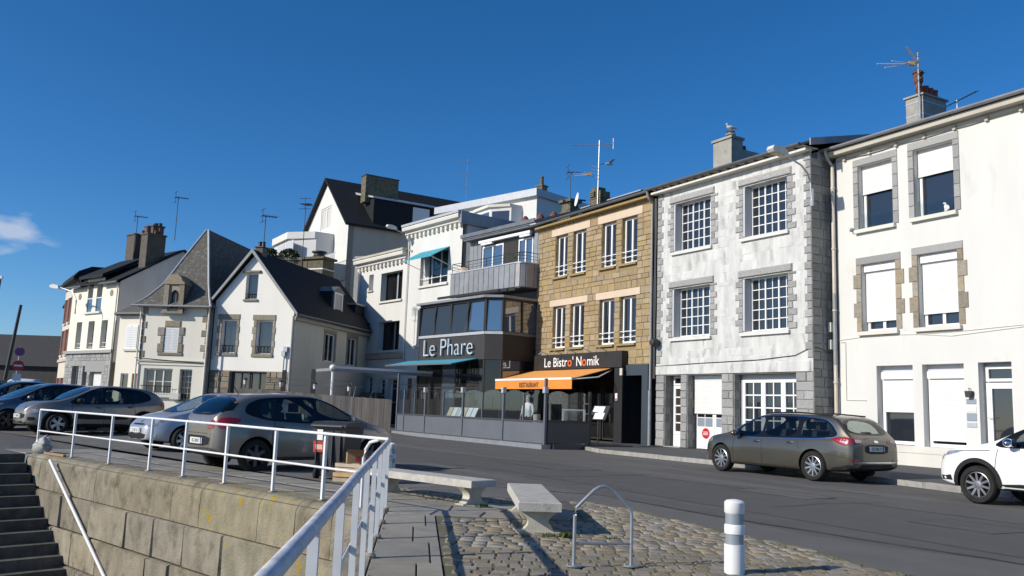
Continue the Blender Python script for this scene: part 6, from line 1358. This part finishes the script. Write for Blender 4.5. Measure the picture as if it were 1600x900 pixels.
    for side_, z, txt in S.get('plates', ()):
        sx = 1 if side_ == 'F' else -1
        h, nn, ix, ds = bvh.ray_cast(Vector((4 * sx, 0, z)), Vector((-sx, 0, 0))); px = h.x + sx * .012
        pt = MB().box(px - .006, px + .006, -.26, .26, z - .055, z + .055).build('number_plate', 'plate', root); MB().box(px - .0065 + sx * .001, px + .0065 + sx * .001, .215 * (1 if sx > 0 else -1) - .0 - .022, .215 * (1 if sx > 0 else -1) + .022, z - .055, z + .055).build('plate_band', 'plate_eu', pt)
        text('plate_text', txt, .1, 'black', pt, (px + sx * .008, (-.185 if sx > 0 else .185), z - .035), (R(90), 0, R(90 * sx)), .001, .72)
    ty, ri, di = wheel_meshes(S['r'], *S['rim'])
    for ax in S['axles']:
        for sg in (-1, 1):
            w_ = bpy.data.objects.new('wheel', ty); link(w_, root); w_.location = (ax, sg * (hw - .125), S['r']); w_.rotation_euler = (0, random.uniform(0, 1), 0 if sg > 0 else math.pi)
            for nm, me2 in (('rim', ri), ('brake_disc', di)): o = bpy.data.objects.new(nm, me2); link(o, w_)
    if S.get('antenna'): x, z = S['antenna']; tube('aerial', 'plastic', root, [(x, 0, z), (x - .12, 0, z + .16)], .008, 5)
    if S.get('rails'):
        for sg in (-1, 1): tube('roof_rail', 'plastic', root, [(x, sg * y, z) for x, y, z in S['rails']], .02, 6)
    return root
def base_spec(**k):
    S = dict(r=.32, arch=.365, rim=('five', 'alloy')); S.update(k); return S
# estate car, seen from its left rear
mondeo = base_spec(L=4.83, W=1.886, paint='paint_bronze', r=.335, arch=.375, rim=('ten', 'alloy'), axles=(1.45, -1.40), trim='chrome',
    st=[-2.41, -2.37, -2.3, -2.2, -2.05, -1.9, -1.75, -1.5, -1.2, -.8, -.4, 0, .3, .6, .9, 1.15, 1.3, 1.5, 1.8, 2.05, 2.25, 2.36, 2.415],
    top=[(-2.41, .86), (-2.37, .95), (-2.3, 1.02), (-2.2, 1.12), (-2.05, 1.29), (-1.9, 1.42), (-1.75, 1.46), (-1.2, 1.495), (-.5, 1.505), (.1, 1.49), (.35, 1.455), (.9, 1.2), (1.25, 1.0), (1.5, .955), (1.9, .89), (2.2, .78), (2.36, .66), (2.415, .55)],
    belt=[(-2.4, .95), (-1.5, .93), (0, .895), (1.2, .86), (1.9, .82), (2.4, .6)], bot=[(-2.41, .34), (-2.2, .27), (-1.4, .2), (1.5, .2), (2.2, .24), (2.41, .32)],
    plan=[(-2.41, .80), (-2.3, .88), (-2.0, .95), (-1.4, .99), (0, 1), (1.3, .99), (1.8, .93), (2.1, .8), (2.3, .6), (2.415, .42)],
    dlo=[(1.16, .915), (.45, .92), (-.6, .945), (-1.55, .975), (-2.02, 1.03), (-1.84, 1.25), (-1.62, 1.375), (-.9, 1.42), (-.1, 1.42), (.35, 1.38), (.8, 1.17)],
    side=[[(1.04, .93), (.14, .94), (.1, 1.4), (.32, 1.365), (.75, 1.16)], [(.06, .945), (-.88, .965), (-.92, 1.4), (-.4, 1.405), (.02, 1.4)], [(-1.02, .975), (-1.55, .99), (-1.95, 1.045), (-1.79, 1.25), (-1.62, 1.345), (-1.06, 1.39)]],
    seams=[[(1.0, .93), (1.02, .6), (.98, .3)], [(.1, .96), (.08, .6), (.06, .27)], [(-.95, .99), (-.98, .8), (-1.03, .68)], [(1.0, .27), (-1.0, .27)], [(-2.34, .55), (-2.0, .6), (-1.8, .62)]], handles=[(.24, .82), (-.77, .84)], handle_mat='chrome', mirror=(.84, .95),
    side_patches=[('sill_trim', [(1.0, .3), (-.98, .3), (-.98, .345), (1.0, .345)], 'paint_bronze'), ('tail_lamp', [(-1.86, .965), (-2.1, .84), (-2.33, .82), (-2.33, .99), (-2.1, 1.02)], 'tail_red'), ('tail_lamp_clear', [(-2.0, .945), (-2.15, .89), (-2.28, .89), (-2.28, .96), (-2.1, .98)], 'tail_clear'), ('lower_trim', [(-1.85, .26), (-2.38, .36), (-2.38, .44), (-1.9, .34)], 'plastic')],
    screen=[(-.66, 1.02), (.66, 1.02), (.56, 1.4), (-.56, 1.4)], rear=[(-.66, 1.1), (.66, 1.1), (.56, 1.38), (-.56, 1.38)],
    patches=[('tail_lamp', [(.36, .90), (.74, .84), (.74, 1.01), (.45, .97)], 'B', 'tail_red', .008), ('tail_lamp_clear', [(.48, .91), (.7, .89), (.7, .96), (.5, .95)], 'B', 'tail_clear', .012), ('bumper_lower', [(-.8, .32), (.8, .32), (.8, .43), (-.8, .43)], 'B', 'plastic', .008), ('chrome_strip', [(-.75, .46), (.75, .46), (.75, .485), (-.75, .485)], 'B', 'chrome', .008), ('tailgate_recess', [(-.38, .66), (.38, .66), (.42, .86), (-.42, .86)], 'B', 'black', .003), ('badge', [(-.07, .9), (.07, .9), (.07, .95), (-.07, .95)], 'B', 'chrome', .01), ('reflector', [(.55, .5), (.8, .5), (.8, .54), (.55, .54)], 'B', 'tail_red', .01), ('wiper', [(-.05, 1.09), (.3, 1.1), (.3, 1.125), (-.05, 1.13)], 'B', 'black', .012), ('headlamp', [(.45, .7), (.85, .72), (.8, .84), (.5, .8)], 'F', 'headlamp', .006)],
    plates=[('B', .77, 'DG 948 771')], rails=[(.1, .6, 1.5), (-.8, .61, 1.53), (-1.7, .58, 1.48)])
make_car('estate_car', 'dark bronze estate car parked by the kerb before the granite house', 'car', (6.97, 21.42), -31, mondeo)
# compact SUV, only its front end in view
suv = base_spec(L=4.16, W=1.78, paint='paint_white', r=.33, arch=.385, rim=('ten', 'alloy_mid'), axles=(1.24, -1.30), tumble=.3,
    st=[-2.08, -2.0, -1.85, -1.6, -1.3, -1.0, -.5, 0, .3, .6, .9, 1.1, 1.3, 1.6, 1.8, 1.95, 2.04, 2.08],
    top=[(-2.08, .95), (-2.0, 1.12), (-1.85, 1.32), (-1.6, 1.5), (-1, 1.55), (-.3, 1.55), (.1, 1.51), (.7, 1.25), (1.0, 1.08), (1.3, 1.03), (1.7, .96), (1.95, .86), (2.08, .7)],
    belt=[(-2, 1.02), (0, .98), (1, .94), (1.7, .88), (2.08, .68)], bot=[(-2.08, .35), (-1.8, .27), (1.7, .25), (2.08, .34)], plan=[(-2.08, .8), (-1.8, .94), (-1.2, 1), (1.2, 1), (1.7, .94), (2.0, .8), (2.08, .68)],
    dlo=[(.98, 1.0), (0, 1.02), (-1.2, 1.06), (-1.6, 1.2), (-1.2, 1.42), (-.1, 1.46), (.25, 1.42), (.7, 1.2)], side=[[(.62, 1.02), (-.1, 1.04), (-.12, 1.42), (.2, 1.38), (.5, 1.24)], [(-.18, 1.04), (-1.0, 1.07), (-1.0, 1.4), (-.2, 1.42)]],
    seams=[[(.86, .97), (.9, .6), (.86, .32)], [(-.15, 1.0), (-.15, .32)], [(1.0, .94), (1.6, .9), (1.95, .8)]], handles=[(.05, .92)], handle_mat='chrome', mirror=(.58, 1.06), mirror_mat='chrome',
    side_patches=[('arch_trim', [(1.24 + .46 * math.cos(R(a)), .34 + .46 * math.sin(R(a))) for a in range(-8, 190, 11)] + [(1.24 + .385 * math.cos(R(a)), .34 + .385 * math.sin(R(a))) for a in range(190, -10, -11)], 'plastic'), ('sill_trim', [(.8, .26), (-.9, .26), (-.9, .4), (.82, .4)], 'plastic'), ('headlamp', [(1.9, .8), (1.6, .87), (1.5, .92), (1.7, .91), (1.88, .88)], 'headlamp')],
    screen=[(-.62, 1.1), (.62, 1.1), (.54, 1.46), (-.54, 1.46)], rear=[(-.6, 1.15), (.6, 1.15), (.52, 1.42), (-.52, 1.42)],
    patches=[('grille', [(-.45, .6), (.45, .6), (.48, .82), (-.48, .82)], 'F', 'plastic', .006), ('headlamp', [(.48, .72), (.66, .73), (.64, .84), (.52, .8)], 'F', 'headlamp', .008), ('bumper_lower', [(-.8, .34), (.8, .34), (.8, .5), (-.8, .5)], 'F', 'plastic', .006)])
make_car('suv', 'white compact suv cut off by the right picture edge', 'car', (9.71, 14.88), -31, suv)
def hatch(**k):
    S = base_spec(L=4.27, W=1.80, r=.31, arch=.355, axles=(1.28, -1.32), tumble=.34,
        st=[-2.13, -2.1, -2.02, -1.9, -1.7, -1.45, -1.2, -.8, -.4, 0, .3, .6, .9, 1.2, 1.4, 1.7, 1.9, 2.05, 2.13],
        top=[(-2.13, .84), (-2.1, .98), (-2.02, 1.08), (-1.9, 1.2), (-1.7, 1.36), (-1.45, 1.44), (-.8, 1.49), (-.2, 1.5), (.1, 1.475), (.7, 1.2), (1.1, 1.0), (1.3, .96), (1.7, .87), (1.95, .75), (2.13, .58)],
        belt=[(-2.1, .97), (-1, .94), (0, .9), (1.1, .86), (1.7, .76), (2.13, .55)], bot=[(-2.13, .36), (-1.9, .26), (-1.3, .2), (1.5, .2), (2.13, .28)], plan=[(-2.13, .64), (-2.02, .82), (-1.8, .93), (-1.4, .985), (-.5, 1), (1.0, .99), (1.5, .93), (1.8, .82), (2.0, .66), (2.13, .46)],
        dlo=[(1.04, .915), (0, .935), (-1.1, .985), (-1.55, 1.1), (-1.5, 1.26), (-1.2, 1.38), (-.4, 1.43), (0, 1.42), (.35, 1.32), (.7, 1.13)],
        side=[[(.9, .93), (.02, .95), (-.02, 1.4), (.1, 1.385), (.4, 1.27), (.7, 1.11)], [(-.06, .955), (-.9, .98), (-1.28, 1.07), (-1.2, 1.3), (-.95, 1.38), (-.1, 1.405)]],
        seams=[[(.9, .92), (.92, .6), (.86, .3)], [(-.02, .96), (-.04, .6), (-.06, .27)], [(-.95, 1.0), (-1.0, .8), (-1.02, .68), (-.98, .3)], [(.9, .27), (-1.0, .27)]], handles=[(.12, .84), (-.85, .87)], mirror=(.72, .99),
        screen=[(-.62, 1.0), (.62, 1.0), (.53, 1.4), (-.53, 1.4)], rear=[(-.6, 1.06), (.6, 1.06), (.5, 1.38), (-.5, 1.38)],
        patches=[('headlamp', [(.42, .66), (.8, .74), (.78, .84), (.5, .72)], 'F', 'headlamp', .008), ('grille', [(-.5, .36), (.5, .36), (.55, .54), (-.55, .54)], 'F', 'plastic', .006), ('tail_lamp', [(.5, .84), (.86, .82), (.88, 1.0), (.6, .94)], 'B', 'tail_red', .008)])
    S.update(k); return S
h308 = hatch(paint='paint_taupe', rim=('six', 'alloy_dark'), plates=[('B', .56, 'DG 748 KT')], antenna=(-1.35, 1.46),
    side_patches=[('tail_lamp', [(-1.6, .985), (-1.9, .8), (-2.04, .8), (-2.04, 1.0), (-1.8, 1.02)], 'tail_red'), ('rub_strip', [(.8, .5), (-.9, .5), (-.9, .56), (.8, .56)], 'paint_taupe')],
    rear=[(-.68, 1.08), (.68, 1.08), (.62, 1.36), (-.62, 1.36)],
    patches=[('tail_lamp', [(.42, .8), (.62, .78), (.62, .98), (.5, .95)], 'B', 'tail_red', .008), ('brake_lamp', [(-.14, 1.415), (.14, 1.415), (.13, 1.435), (-.13, 1.435)], 'B', 'tail_red', .01), ('bumper_strip', [(-.78, .6), (.78, .6), (.78, .63), (-.78, .63)], 'B', 'plastic', .006), ('bumper_recess', [(-.5, .47), (.5, .47), (.56, .66), (-.56, .66)], 'B', 'plastic', .004), ('tailgate_seam', [(-.62, .7), (.62, .7), (.62, .71), (-.62, .71)], 'B', 'black', .006), ('badge', [(-.05, .86), (.05, .86), (.05, .95), (-.05, .95)], 'B', 'chrome', .01), ('wiper', [(-.3, 1.07), (.06, 1.06), (.06, 1.09), (-.3, 1.09)], 'B', 'black', .012), ('headlamp', [(.42, .66), (.8, .74), (.78, .84), (.5, .72)], 'F', 'headlamp', .008)])
make_car('hatchback', 'bronze-grey hatchback with red tail lamps parked behind the white railing', 'car', (-4.36, 18.17), 47, h308)
clio = hatch(paint='paint_silver', L=4.03, rim=('seven', 'alloy'), mirror_mat='plastic', plates=[('F', .52, 'CS 181 LB')],
    side_patches=[('headlamp', [(1.86, .7), (1.55, .8), (1.4, .87), (1.65, .85), (1.84, .78)], 'headlamp')],
    patches=[('headlamp', [(.42, .6), (.62, .62), (.62, .74), (.5, .68)], 'F', 'headlamp', .008), ('grille', [(-.4, .3), (.4, .3), (.46, .45), (-.46, .45)], 'F', 'plastic', .006), ('upper_grille', [(-.3, .64), (.3, .64), (.26, .68), (-.26, .68)], 'F', 'plastic', .006), ('badge', [(-.05, .7), (.05, .7), (0, .78), (0, .78)], 'F', 'chrome', .008), ('fog_lamp', [(.54, .36), (.64, .36), (.64, .45), (.54, .45)], 'F', 'fog', .008)])
make_car('hatchback', 'silver hatchback facing the railing beside the bronze-grey car', 'car', (-7.75, 23.2), 222, clio)
c3 = hatch(paint='paint_beige', L=3.99, W=1.75, rim=('five', 'alloy'), r=.315, arch=.37, mirror_mat='plastic', plates=[('F', .52, 'FC 478 WL')], handle_mat='paint_beige',
    top=[(-2.13, .86), (-2.1, 1.0), (-2.02, 1.1), (-1.9, 1.22), (-1.7, 1.36), (-1.45, 1.44), (-.8, 1.49), (-.2, 1.5), (.1, 1.48), (.7, 1.22), (1.1, 1.03), (1.3, 1.0), (1.7, .95), (1.95, .86), (2.08, .74), (2.13, .62)],
    side_patches=[('door_bump_panel', [(.75, .46), (-.75, .46), (-.82, .54), (-.75, .63), (.75, .63), (.82, .54)], 'plastic'), ('arch_trim', [(1.28 + .43 * math.cos(R(a)), .325 + .43 * math.sin(R(a))) for a in range(-8, 190, 11)] + [(1.28 + .37 * math.cos(R(a)), .325 + .37 * math.sin(R(a))) for a in range(190, -10, -11)], 'plastic'), ('arch_trim', [(-1.32 + .43 * math.cos(R(a)), .325 + .43 * math.sin(R(a))) for a in range(-8, 190, 11)] + [(-1.32 + .37 * math.cos(R(a)), .325 + .37 * math.sin(R(a))) for a in range(190, -10, -11)], 'plastic'), ('tail_lamp', [(-1.85, .9), (-2.06, .86), (-2.08, 1.02), (-1.95, 1.06)], 'tail_red'), ('sill_trim', [(.85, .23), (-.9, .23), (-.9, .33), (.85, .33)], 'plastic')],
    patches=[('headlamp', [(.5, .62), (.68, .62), (.68, .72), (.5, .74)], 'F', 'headlamp', .01), ('grille', [(-.42, .44), (.42, .44), (.44, .6), (-.44, .6)], 'F', 'plastic', .006), ('lower_grille', [(-.45, .28), (.45, .28), (.5, .38), (-.5, .38)], 'F', 'plastic', .006), ('chrome_bar', [(-.62, .76), (.62, .76), (.6, .79), (-.6, .79)], 'F', 'chrome', .008), ('fog_lamp', [(.52, .4), (.66, .4), (.66, .5), (.52, .5)], 'F', 'plastic', .008)])
make_car('hatchback', 'beige-grey hatchback with black door panel facing the railing', 'car', (-13.15, 27.55), 222, c3)
blu = hatch(sub=2, paint='paint_blue', rim=('five', 'alloy_dark'))
make_car('hatchback', 'blue-grey hatchback parked left of the beige-grey one', 'car', (-15.35, 28.75), 222, blu)
blk = hatch(sub=2, paint='paint_black', rim=('five', 'alloy_dark'))
make_car('hatchback', 'black car furthest left in the row of parked cars', 'car', (-17.6, 30.9), 222, blk)
van = hatch(sub=2, paint='paint_black', L=5, W=1.95, rim=('five', 'alloy_dark'), tumble=.12, top=[(-2.13, 1.2), (-2.1, 2.1), (-1.9, 2.3), (-.5, 2.35), (.6, 2.3), (1.0, 2.0), (1.5, 1.35), (1.8, 1.2), (2.05, 1.0), (2.13, .8)], belt=[(-2.1, 1.25), (1, 1.2), (1.6, 1.1), (2.13, .8)],
    dlo=[(1.3, 1.3), (.3, 1.3), (.3, 2.0), (.9, 1.95)], side=[[(1.15, 1.34), (.36, 1.34), (.36, 1.95), (.82, 1.9)]], screen=[(-.75, 1.35), (.75, 1.35), (.7, 2.05), (-.7, 2.05)], rear=[(-.6, 1.4), (.6, 1.4), (.6, 2.0), (-.6, 2.0)])
make_car('van', 'dark van at the left edge beyond the parked cars', 'van', (-27.2, 41.6), 200, van)
van2 = dict(van); van2['paint'] = 'paint_van'
make_car('van', 'distant white van before the harbour shed', 'van', (-55.2, 98), 265, van2)
# ------------------------------------------------------------------ railings
r1 = thing('quay_railing', 'white steel railing with two rails along the quay wall', 'railing', (O1.x, O1.y, 0), RZ1)
px_ = [10.27, 9.0, 7.57, 6.17, 4.85, 3.09, 1.2, -.9]; q0 = local((0, 0), -RZ1, Q0.x - O1.x, Q0.y - O1.y)
for x in px_:
    box('post', 'white_paint', r1, x - .021, x + .021, .299, .341, 0, .95); box('base_plate', 'granite_brown', r1, x - .05, x + .05, .27, .37, .02, .034)
tube('top_rail', 'white_paint', r1, [(-.92, .32, .97), (5.2, .32, .96), (q0.x, q0.y, .92)], .02, 8); tube('middle_rail', 'white_paint', r1, [(-.92, .32, .5), (5.2, .32, .49), (q0.x, q0.y, .46)], .016, 8)
r2 = thing('foreground_railing', 'worn white railing with thick tubular handrail running to the lower left', 'railing', (Q0.x, Q0.y, 0), math.degrees(math.atan2(E2.y, E2.x)))
for i in range(9):
    x = i * 1.128; box('post', 'white_paint', r2, x - .024, x + .024, -.02, .02, 0, .88)
    if i < 6: MB().lathe([(.05, .0), (.055, .03), (.03, .05)], 8, (x, 0, .02)).build('post_foot', 'granite_brown', r2)
tube('handrail', 'rail_worn', r2, [(-.03, 0, .9)] + [(x * .5, .002 * math.sin(x), .9 + .0015 * math.cos(x * 2.1)) for x in range(1, 22)], .029, 12)
MB().box(-.02, 10.5, -.028, -.022, .44, .485).build('middle_rail', 'white_paint', r2)
tube('corner_brace', 'white_paint', r1, [(q0.x - .52, q0.y + .02, .02), (q0.x - .52, q0.y + .02, .66), (q0.x - .49, q0.y + .02, .76), (q0.x - .4, q0.y + .02, .86), (q0.x - .2, q0.y + .01, .905)], .022, 8)
# ------------------------------------------------------------------ benches
def bench(label, c_, rz, L, W_):
    o = thing('stone_bench', label, 'bench', (*c_, .0), rz, 'stone benches on the quay')
    s_ = MB(); e = .012; z0, z1 = .265, .365
    s_.add([(-L / 2, -W_ / 2, z0), (L / 2, -W_ / 2, z0), (L / 2, W_ / 2, z0), (-L / 2, W_ / 2, z0), (-L / 2, -W_ / 2, z1 - e), (L / 2, -W_ / 2, z1 - e), (L / 2, W_ / 2, z1 - e), (-L / 2, W_ / 2, z1 - e), (-L / 2 + e, -W_ / 2 + e, z1), (L / 2 - e, -W_ / 2 + e, z1 - .002), (L / 2 - e, W_ / 2 - e, z1), (-L / 2 + e, W_ / 2 - e, z1 - .001)],
           [(8, 9, 10, 11), (3, 2, 1, 0)] + [f for i in range(4) for f in ((i, (i + 1) % 4, 4 + (i + 1) % 4, 4 + i), (4 + i, 4 + (i + 1) % 4, 8 + (i + 1) % 4, 8 + i))]); s_.build('slab', 'bench_stone', o)
    for x in (-L * .4, L * .4):
        pr = []
        for k in range(11): t = k / 10; w = .235 - .125 * math.sin(math.pi * min(1, max(0, (t - .04) / .92))) ** .8; pr.append((w, .262 * t))
        prof = [(-w, z) for w, z in pr] + [(w, z) for w, z in reversed(pr)]
        MB().prism(prof, x - .07, x + .07, 'x').build('leg', 'bench_leg', o)
        MB().box(x - .085, x + .085, -.24, .24, 0, .035).build('leg_base', 'bench_leg', o)
bench('stone bench set end-on to the viewer beside the bike rack', (.33, 10.76), 93, 2.36, .47)
bench('stone bench lying crosswise behind the railing corner', (-1.12, 13.02), -44, 2.3, .48)
# ------------------------------------------------------------------ bike rack, bollards
k = thing('bike_rack', 'galvanised arched steel bike rack standing on the cobbles', 'bike rack', (.875, 7.76, 0), 11)
tube('arch', 'galv', k, [(-.26, 0, .02), (-.26, 0, .46), (-.25, 0, .52), (-.2, 0, .57), (-.09, 0, .675), (-.04, 0, .705), (0, 0, .712), (.04, 0, .705), (.09, 0, .675), (.2, 0, .57), (.25, 0, .52), (.26, 0, .46), (.26, 0, .02)], .0155, 10)
tube('crossbar', 'galv', k, [(-.25, 0, .22), (.25, 0, .22)], .011, 8)
for x in (-.26, .26):
    p = MB().lathe([(.075, .03), (.075, .042)], 16, (x, 0, 0)).build('base_plate', 'galv', k)
    for a in (-.05, .05): MB().lathe([(.012, .042), (.012, .055)], 6, (x + a, 0, 0)).build('bolt', 'galv', p)
def bollard(label, x, y, h=.64):
    o = thing('bollard', label, 'bollard', (x, y, gz(x, y)), 0, 'white reflective bollards'); f = h / .64
    MB().lathe([(.088, .0), (.088, .26 * f)], 24).build('base_sleeve', 'bollard_white', o); MB().lathe([(.079, .26 * f), (.079, .345 * f)], 24).build('lower_band', 'reflector', o)
    MB().lathe([(.079, .345 * f), (.087, .35 * f), (.087, .42 * f), (.079, .43 * f)], 24).build('middle_sleeve', 'bollard_white', o); MB().lathe([(.079, .43 * f), (.079, .52 * f)], 24).build('upper_band', 'reflector', o)
    MB().lathe([(.079, .52 * f), (.087, .53 * f), (.087, .615 * f), (.07, .632 * f), (.03, .64 * f)], 24).build('cap', 'bollard_white', o)
bollard('white bollard with grey bands in the right foreground', 2.02, 7.74); bollard('white banded bollard behind the railing corner post', -2.2, 16.8)
# ------------------------------------------------------------------ wheelie bin, boxes, bag
b = thing('wheelie_bin', 'dark grey wheelie bin with red sticker behind the railing', 'bin', (-3.05, 15.85, 0), -20); b.scale = (.84, .84, .96)
MB().add([(-.3, -.3, .06), (.3, -.3, .06), (.3, .3, .06), (-.3, .3, .06), (-.4, -.38, .96), (.4, -.38, .96), (.4, .38, .96), (-.4, .38, .96)], [(0, 3, 2, 1), (0, 1, 5, 4), (1, 2, 6, 5), (2, 3, 7, 6), (3, 0, 4, 7), (4, 5, 6, 7)]).build('body', 'bin_grey', b)
MB().prism([(-.44, .97), (.46, .97), (.46, 1.02), (.2, 1.07), (-.3, 1.06), (-.44, 1.01)], -.43, .43, 'x').build('lid', 'bin_grey', b); tube('handle', 'bin_grey', b, [(-.36, -.46, .98), (.36, -.46, .98)], .02, 6)
for i in range(4): box('rib', 'bin_grey', b, -.3 + i * .19, -.28 + i * .19, -.40, -.34, .2, .9)
for x in (-.3, .3): MB().lathe([(.03, -.03), (.1, -.03), (.11, 0), (.1, .03), (.03, .03)], 16, (x, -.3, .1), 'x').build('wheel', 'tyre', b)
mb = MB().add([(-.36, -.386, .5), (-.08, -.386, .5), (-.09, -.39, .7), (-.37, -.39, .7)], [(0, 1, 2, 3)]); mb.build('red_sticker', 'red', b, recalc=False); MB().add([(-.28, -.396, .72), (-.14, -.396, .72), (-.14, -.4, .92), (-.28, -.4, .92)], [(0, 1, 2, 3)]).build('white_sticker', 'paper', b, recalc=False); MB().add([(-.31, -.393, .55), (-.13, -.393, .55), (-.14, -.396, .64), (-.32, -.396, .64)], [(0, 1, 2, 3)]).build('sticker_print', 'concrete_pink', b, recalc=False)
def crate(label, x, y, z, rz, w, d, h, mt='crate_wood'):
    o = thing('wooden_crate', label, 'crate', (x, y, z), rz, 'crates by the bin')
    for i in range(2):
        for s_ in (-1, 1): box('slat', mt, o, -w / 2, w / 2, s_ * d / 2 - .008, s_ * d / 2 + .008, .02 + i * h * .5, .02 + i * h * .5 + h * .4); box('slat', mt, o, s_ * w / 2 - .008, s_ * w / 2 + .008, -d / 2 + .01, d / 2 - .01, .02 + i * h * .5, .02 + i * h * .5 + h * .4)
    box('bottom', mt, o, -w / 2 + .01, w / 2 - .01, -d / 2 + .01, d / 2 - .01, 0, .015)
    for a in (-1, 1):
        for c_ in (-1, 1): box('corner_post', mt, o, a * (w / 2 - .03) - .015, a * (w / 2 - .03) + .015, c_ * (d / 2 - .03) - .015, c_ * (d / 2 - .03) + .015, .015, h)
crate('lower slatted wooden crate beside the wheelie bin', -2.62, 15.25, 0.0, -18, .6, .4, .17); crate('upper slatted wooden crate stacked beside the wheelie bin', -2.6, 15.26, .175, -24, .58, .4, .15); crate('small wooden crate at the right of the stack', -2.15, 15.35, 0, 10, .5, .35, .22)
cbx = thing('cardboard_box', 'open brown cardboard box on top of the crates', 'box', (-2.6, 15.28, .335), 15)
box('carton', 'cardboard', cbx, -.17, .17, -.13, .13, 0, .18); MB().add([(-.17, -.13, .18), (.17, -.13, .18), (.15, -.27, .24), (-.19, -.27, .24)], [(0, 1, 2, 3)]).build('flap', 'cardboard', cbx, recalc=False); box('side_print', 'red', cbx, -.03, .05, -.134, -.13, .04, .12)
pbx = thing('polystyrene_box', 'pale box with pink lid beside the cardboard box', 'box', (-2.25, 15.4, .225), -10); box('carton', 'paper', pbx, -.22, .22, -.14, .14, 0, .16); box('lid', 'concrete_pink', pbx, -.23, .23, -.15, .15, .16, .2); MB().box(-.2, .18, -.12, .1, .205, .225, .2).build('red_packet', 'red', pbx)
gbg = thing('stuffed_bag', 'grey stuffed sack slumped at the railing end above the steps', 'bag', (*local(O1, RZ1, -.45, .28), .02), RZ1)
rr = random.Random(2)
MB().blob((0, 0, .12), (.24, .17, .15), 14, .5, rr).blob((.1, .02, .22), (.14, .12, .16), 12, .6, rr).build('sack', 'bag', gbg); MB().blob((-.34, 0, .13), (.15, .06, .12), 10, .7, rr).build('torn_plastic', 'paper', gbg); MB().blob((-.16, -.05, .12), (.09, .1, .13), 10, .3, rr).build('dark_strap', 'iron', gbg)
pk = thing('wooden_stick', 'short brown wooden stick lying on the quay edge', 'stick', (*local(O1, RZ1, .0, .2), .03), RZ1 + 4); MB().box(0, .95, -.03, .03, 0, .045).build('shaft', 'cardboard', pk)
gp_ = thing('granite_pillar', 'grey granite pillar at the left edge before the parked cars', 'pillar', (-18.75, 31.2, gz(-18.75, 31.2)), -30); MB().box(-.5, .5, -.4, .4, 0, 1.4).build('shaft', 'granite_brown', gp_); MB().prism([(-.55, 1.4), (.55, 1.4), (.45, 1.52), (-.45, 1.52)], -.45, .45).build('cap', 'granite_brown', gp_)
# ------------------------------------------------------------------ person seen through the terrace glass
pe = thing('person', 'person in white shirt and dark trousers standing inside the glazed terrace', 'person', (*local(TR[0], TR[1], -3.0, 1.35), .15), TR[1] + 25)
def skin_body(name, joints, edges, mat, parent, root_i=0, sub=2):
    me = bpy.data.meshes.new(name); me.from_pydata([j[0] for j in joints], edges, []); o = bpy.data.objects.new(name, me); COL.objects.link(o)
    md = o.modifiers.new('k', 'SKIN'); 
    for i, j in enumerate(joints): me.skin_vertices[0].data[i].radius = j[1] if isinstance(j[1], tuple) else (j[1], j[1]); me.skin_vertices[0].data[i].use_root = (i == root_i)
    s_ = o.modifiers.new('s', 'SUBSURF'); s_.levels = s_.render_levels = sub
    dg = bpy.context.evaluated_depsgraph_get(); m2 = bpy.data.meshes.new_from_object(o.evaluated_get(dg)); m2.name = name; bpy.data.objects.remove(o)
    m2.materials.clear(); m2.materials.append(M[mat])
    for p in m2.polygons: p.use_smooth = True
    ob = bpy.data.objects.new(name, m2); link(ob, parent); return ob
J = [((0, 0, .95), (.15, .11)), ((0, 0, 1.2), (.15, .1)), ((0, 0, 1.4), (.17, .1)), ((0, 0, 1.52), .06), ((0, -.02, 1.62), (.075, .09)), ((0, -.02, 1.72), (.07, .085)),
     ((.2, 0, 1.4), .06), ((.25, -.02, 1.13), .045), ((.24, -.14, .92), .035), ((-.2, 0, 1.4), .06), ((-.25, -.02, 1.13), .045), ((-.24, -.14, .92), .035),
     ((.1, 0, .88), .09), ((.11, -.02, .5), .065), ((.11, .02, .08), .045), ((.11, -.12, .04), .04), ((-.1, 0, .88), .09), ((-.11, -.02, .5), .065), ((-.11, .02, .08), .045), ((-.11, -.12, .04), .04)]
Ed = [(0, 1), (1, 2), (2, 3), (3, 4), (4, 5), (2, 6), (6, 7), (7, 8), (2, 9), (9, 10), (10, 11), (0, 12), (12, 13), (13, 14), (14, 15), (0, 16), (16, 17), (17, 18), (18, 19)]
bo = skin_body('body', J, Ed, 'shirt', pe); bo.data.materials.append(M['skin']); bo.data.materials.append(M['trousers'])
for p in bo.data.polygons:
    z = p.center.z
    if z > 1.5 or (abs(p.center.x) > .17 and z < 1.05): p.material_index = 1
    elif z < .97: p.material_index = 2
MB().blob((0, .01, 1.735), (.085, .1, .075), 12).build('hair', 'wood_grey', pe)
for sg in (-1, 1):
    for f_ in range(5): tube('finger', 'skin', pe, [(sg * .24 + (f_ - 2) * .013, -.15, .9), (sg * .24 + (f_ - 2) * .014, -.165 - (.01 if f_ else .03), .84 - .006 * (2 - abs(f_ - 2))), (sg * .24 + (f_ - 2) * .013, -.15, .81)], [.009, .008, .006], 5)
MB().blob((0, -.105, 1.63), (.014, .02, .02), 6).build('nose', 'skin', pe)
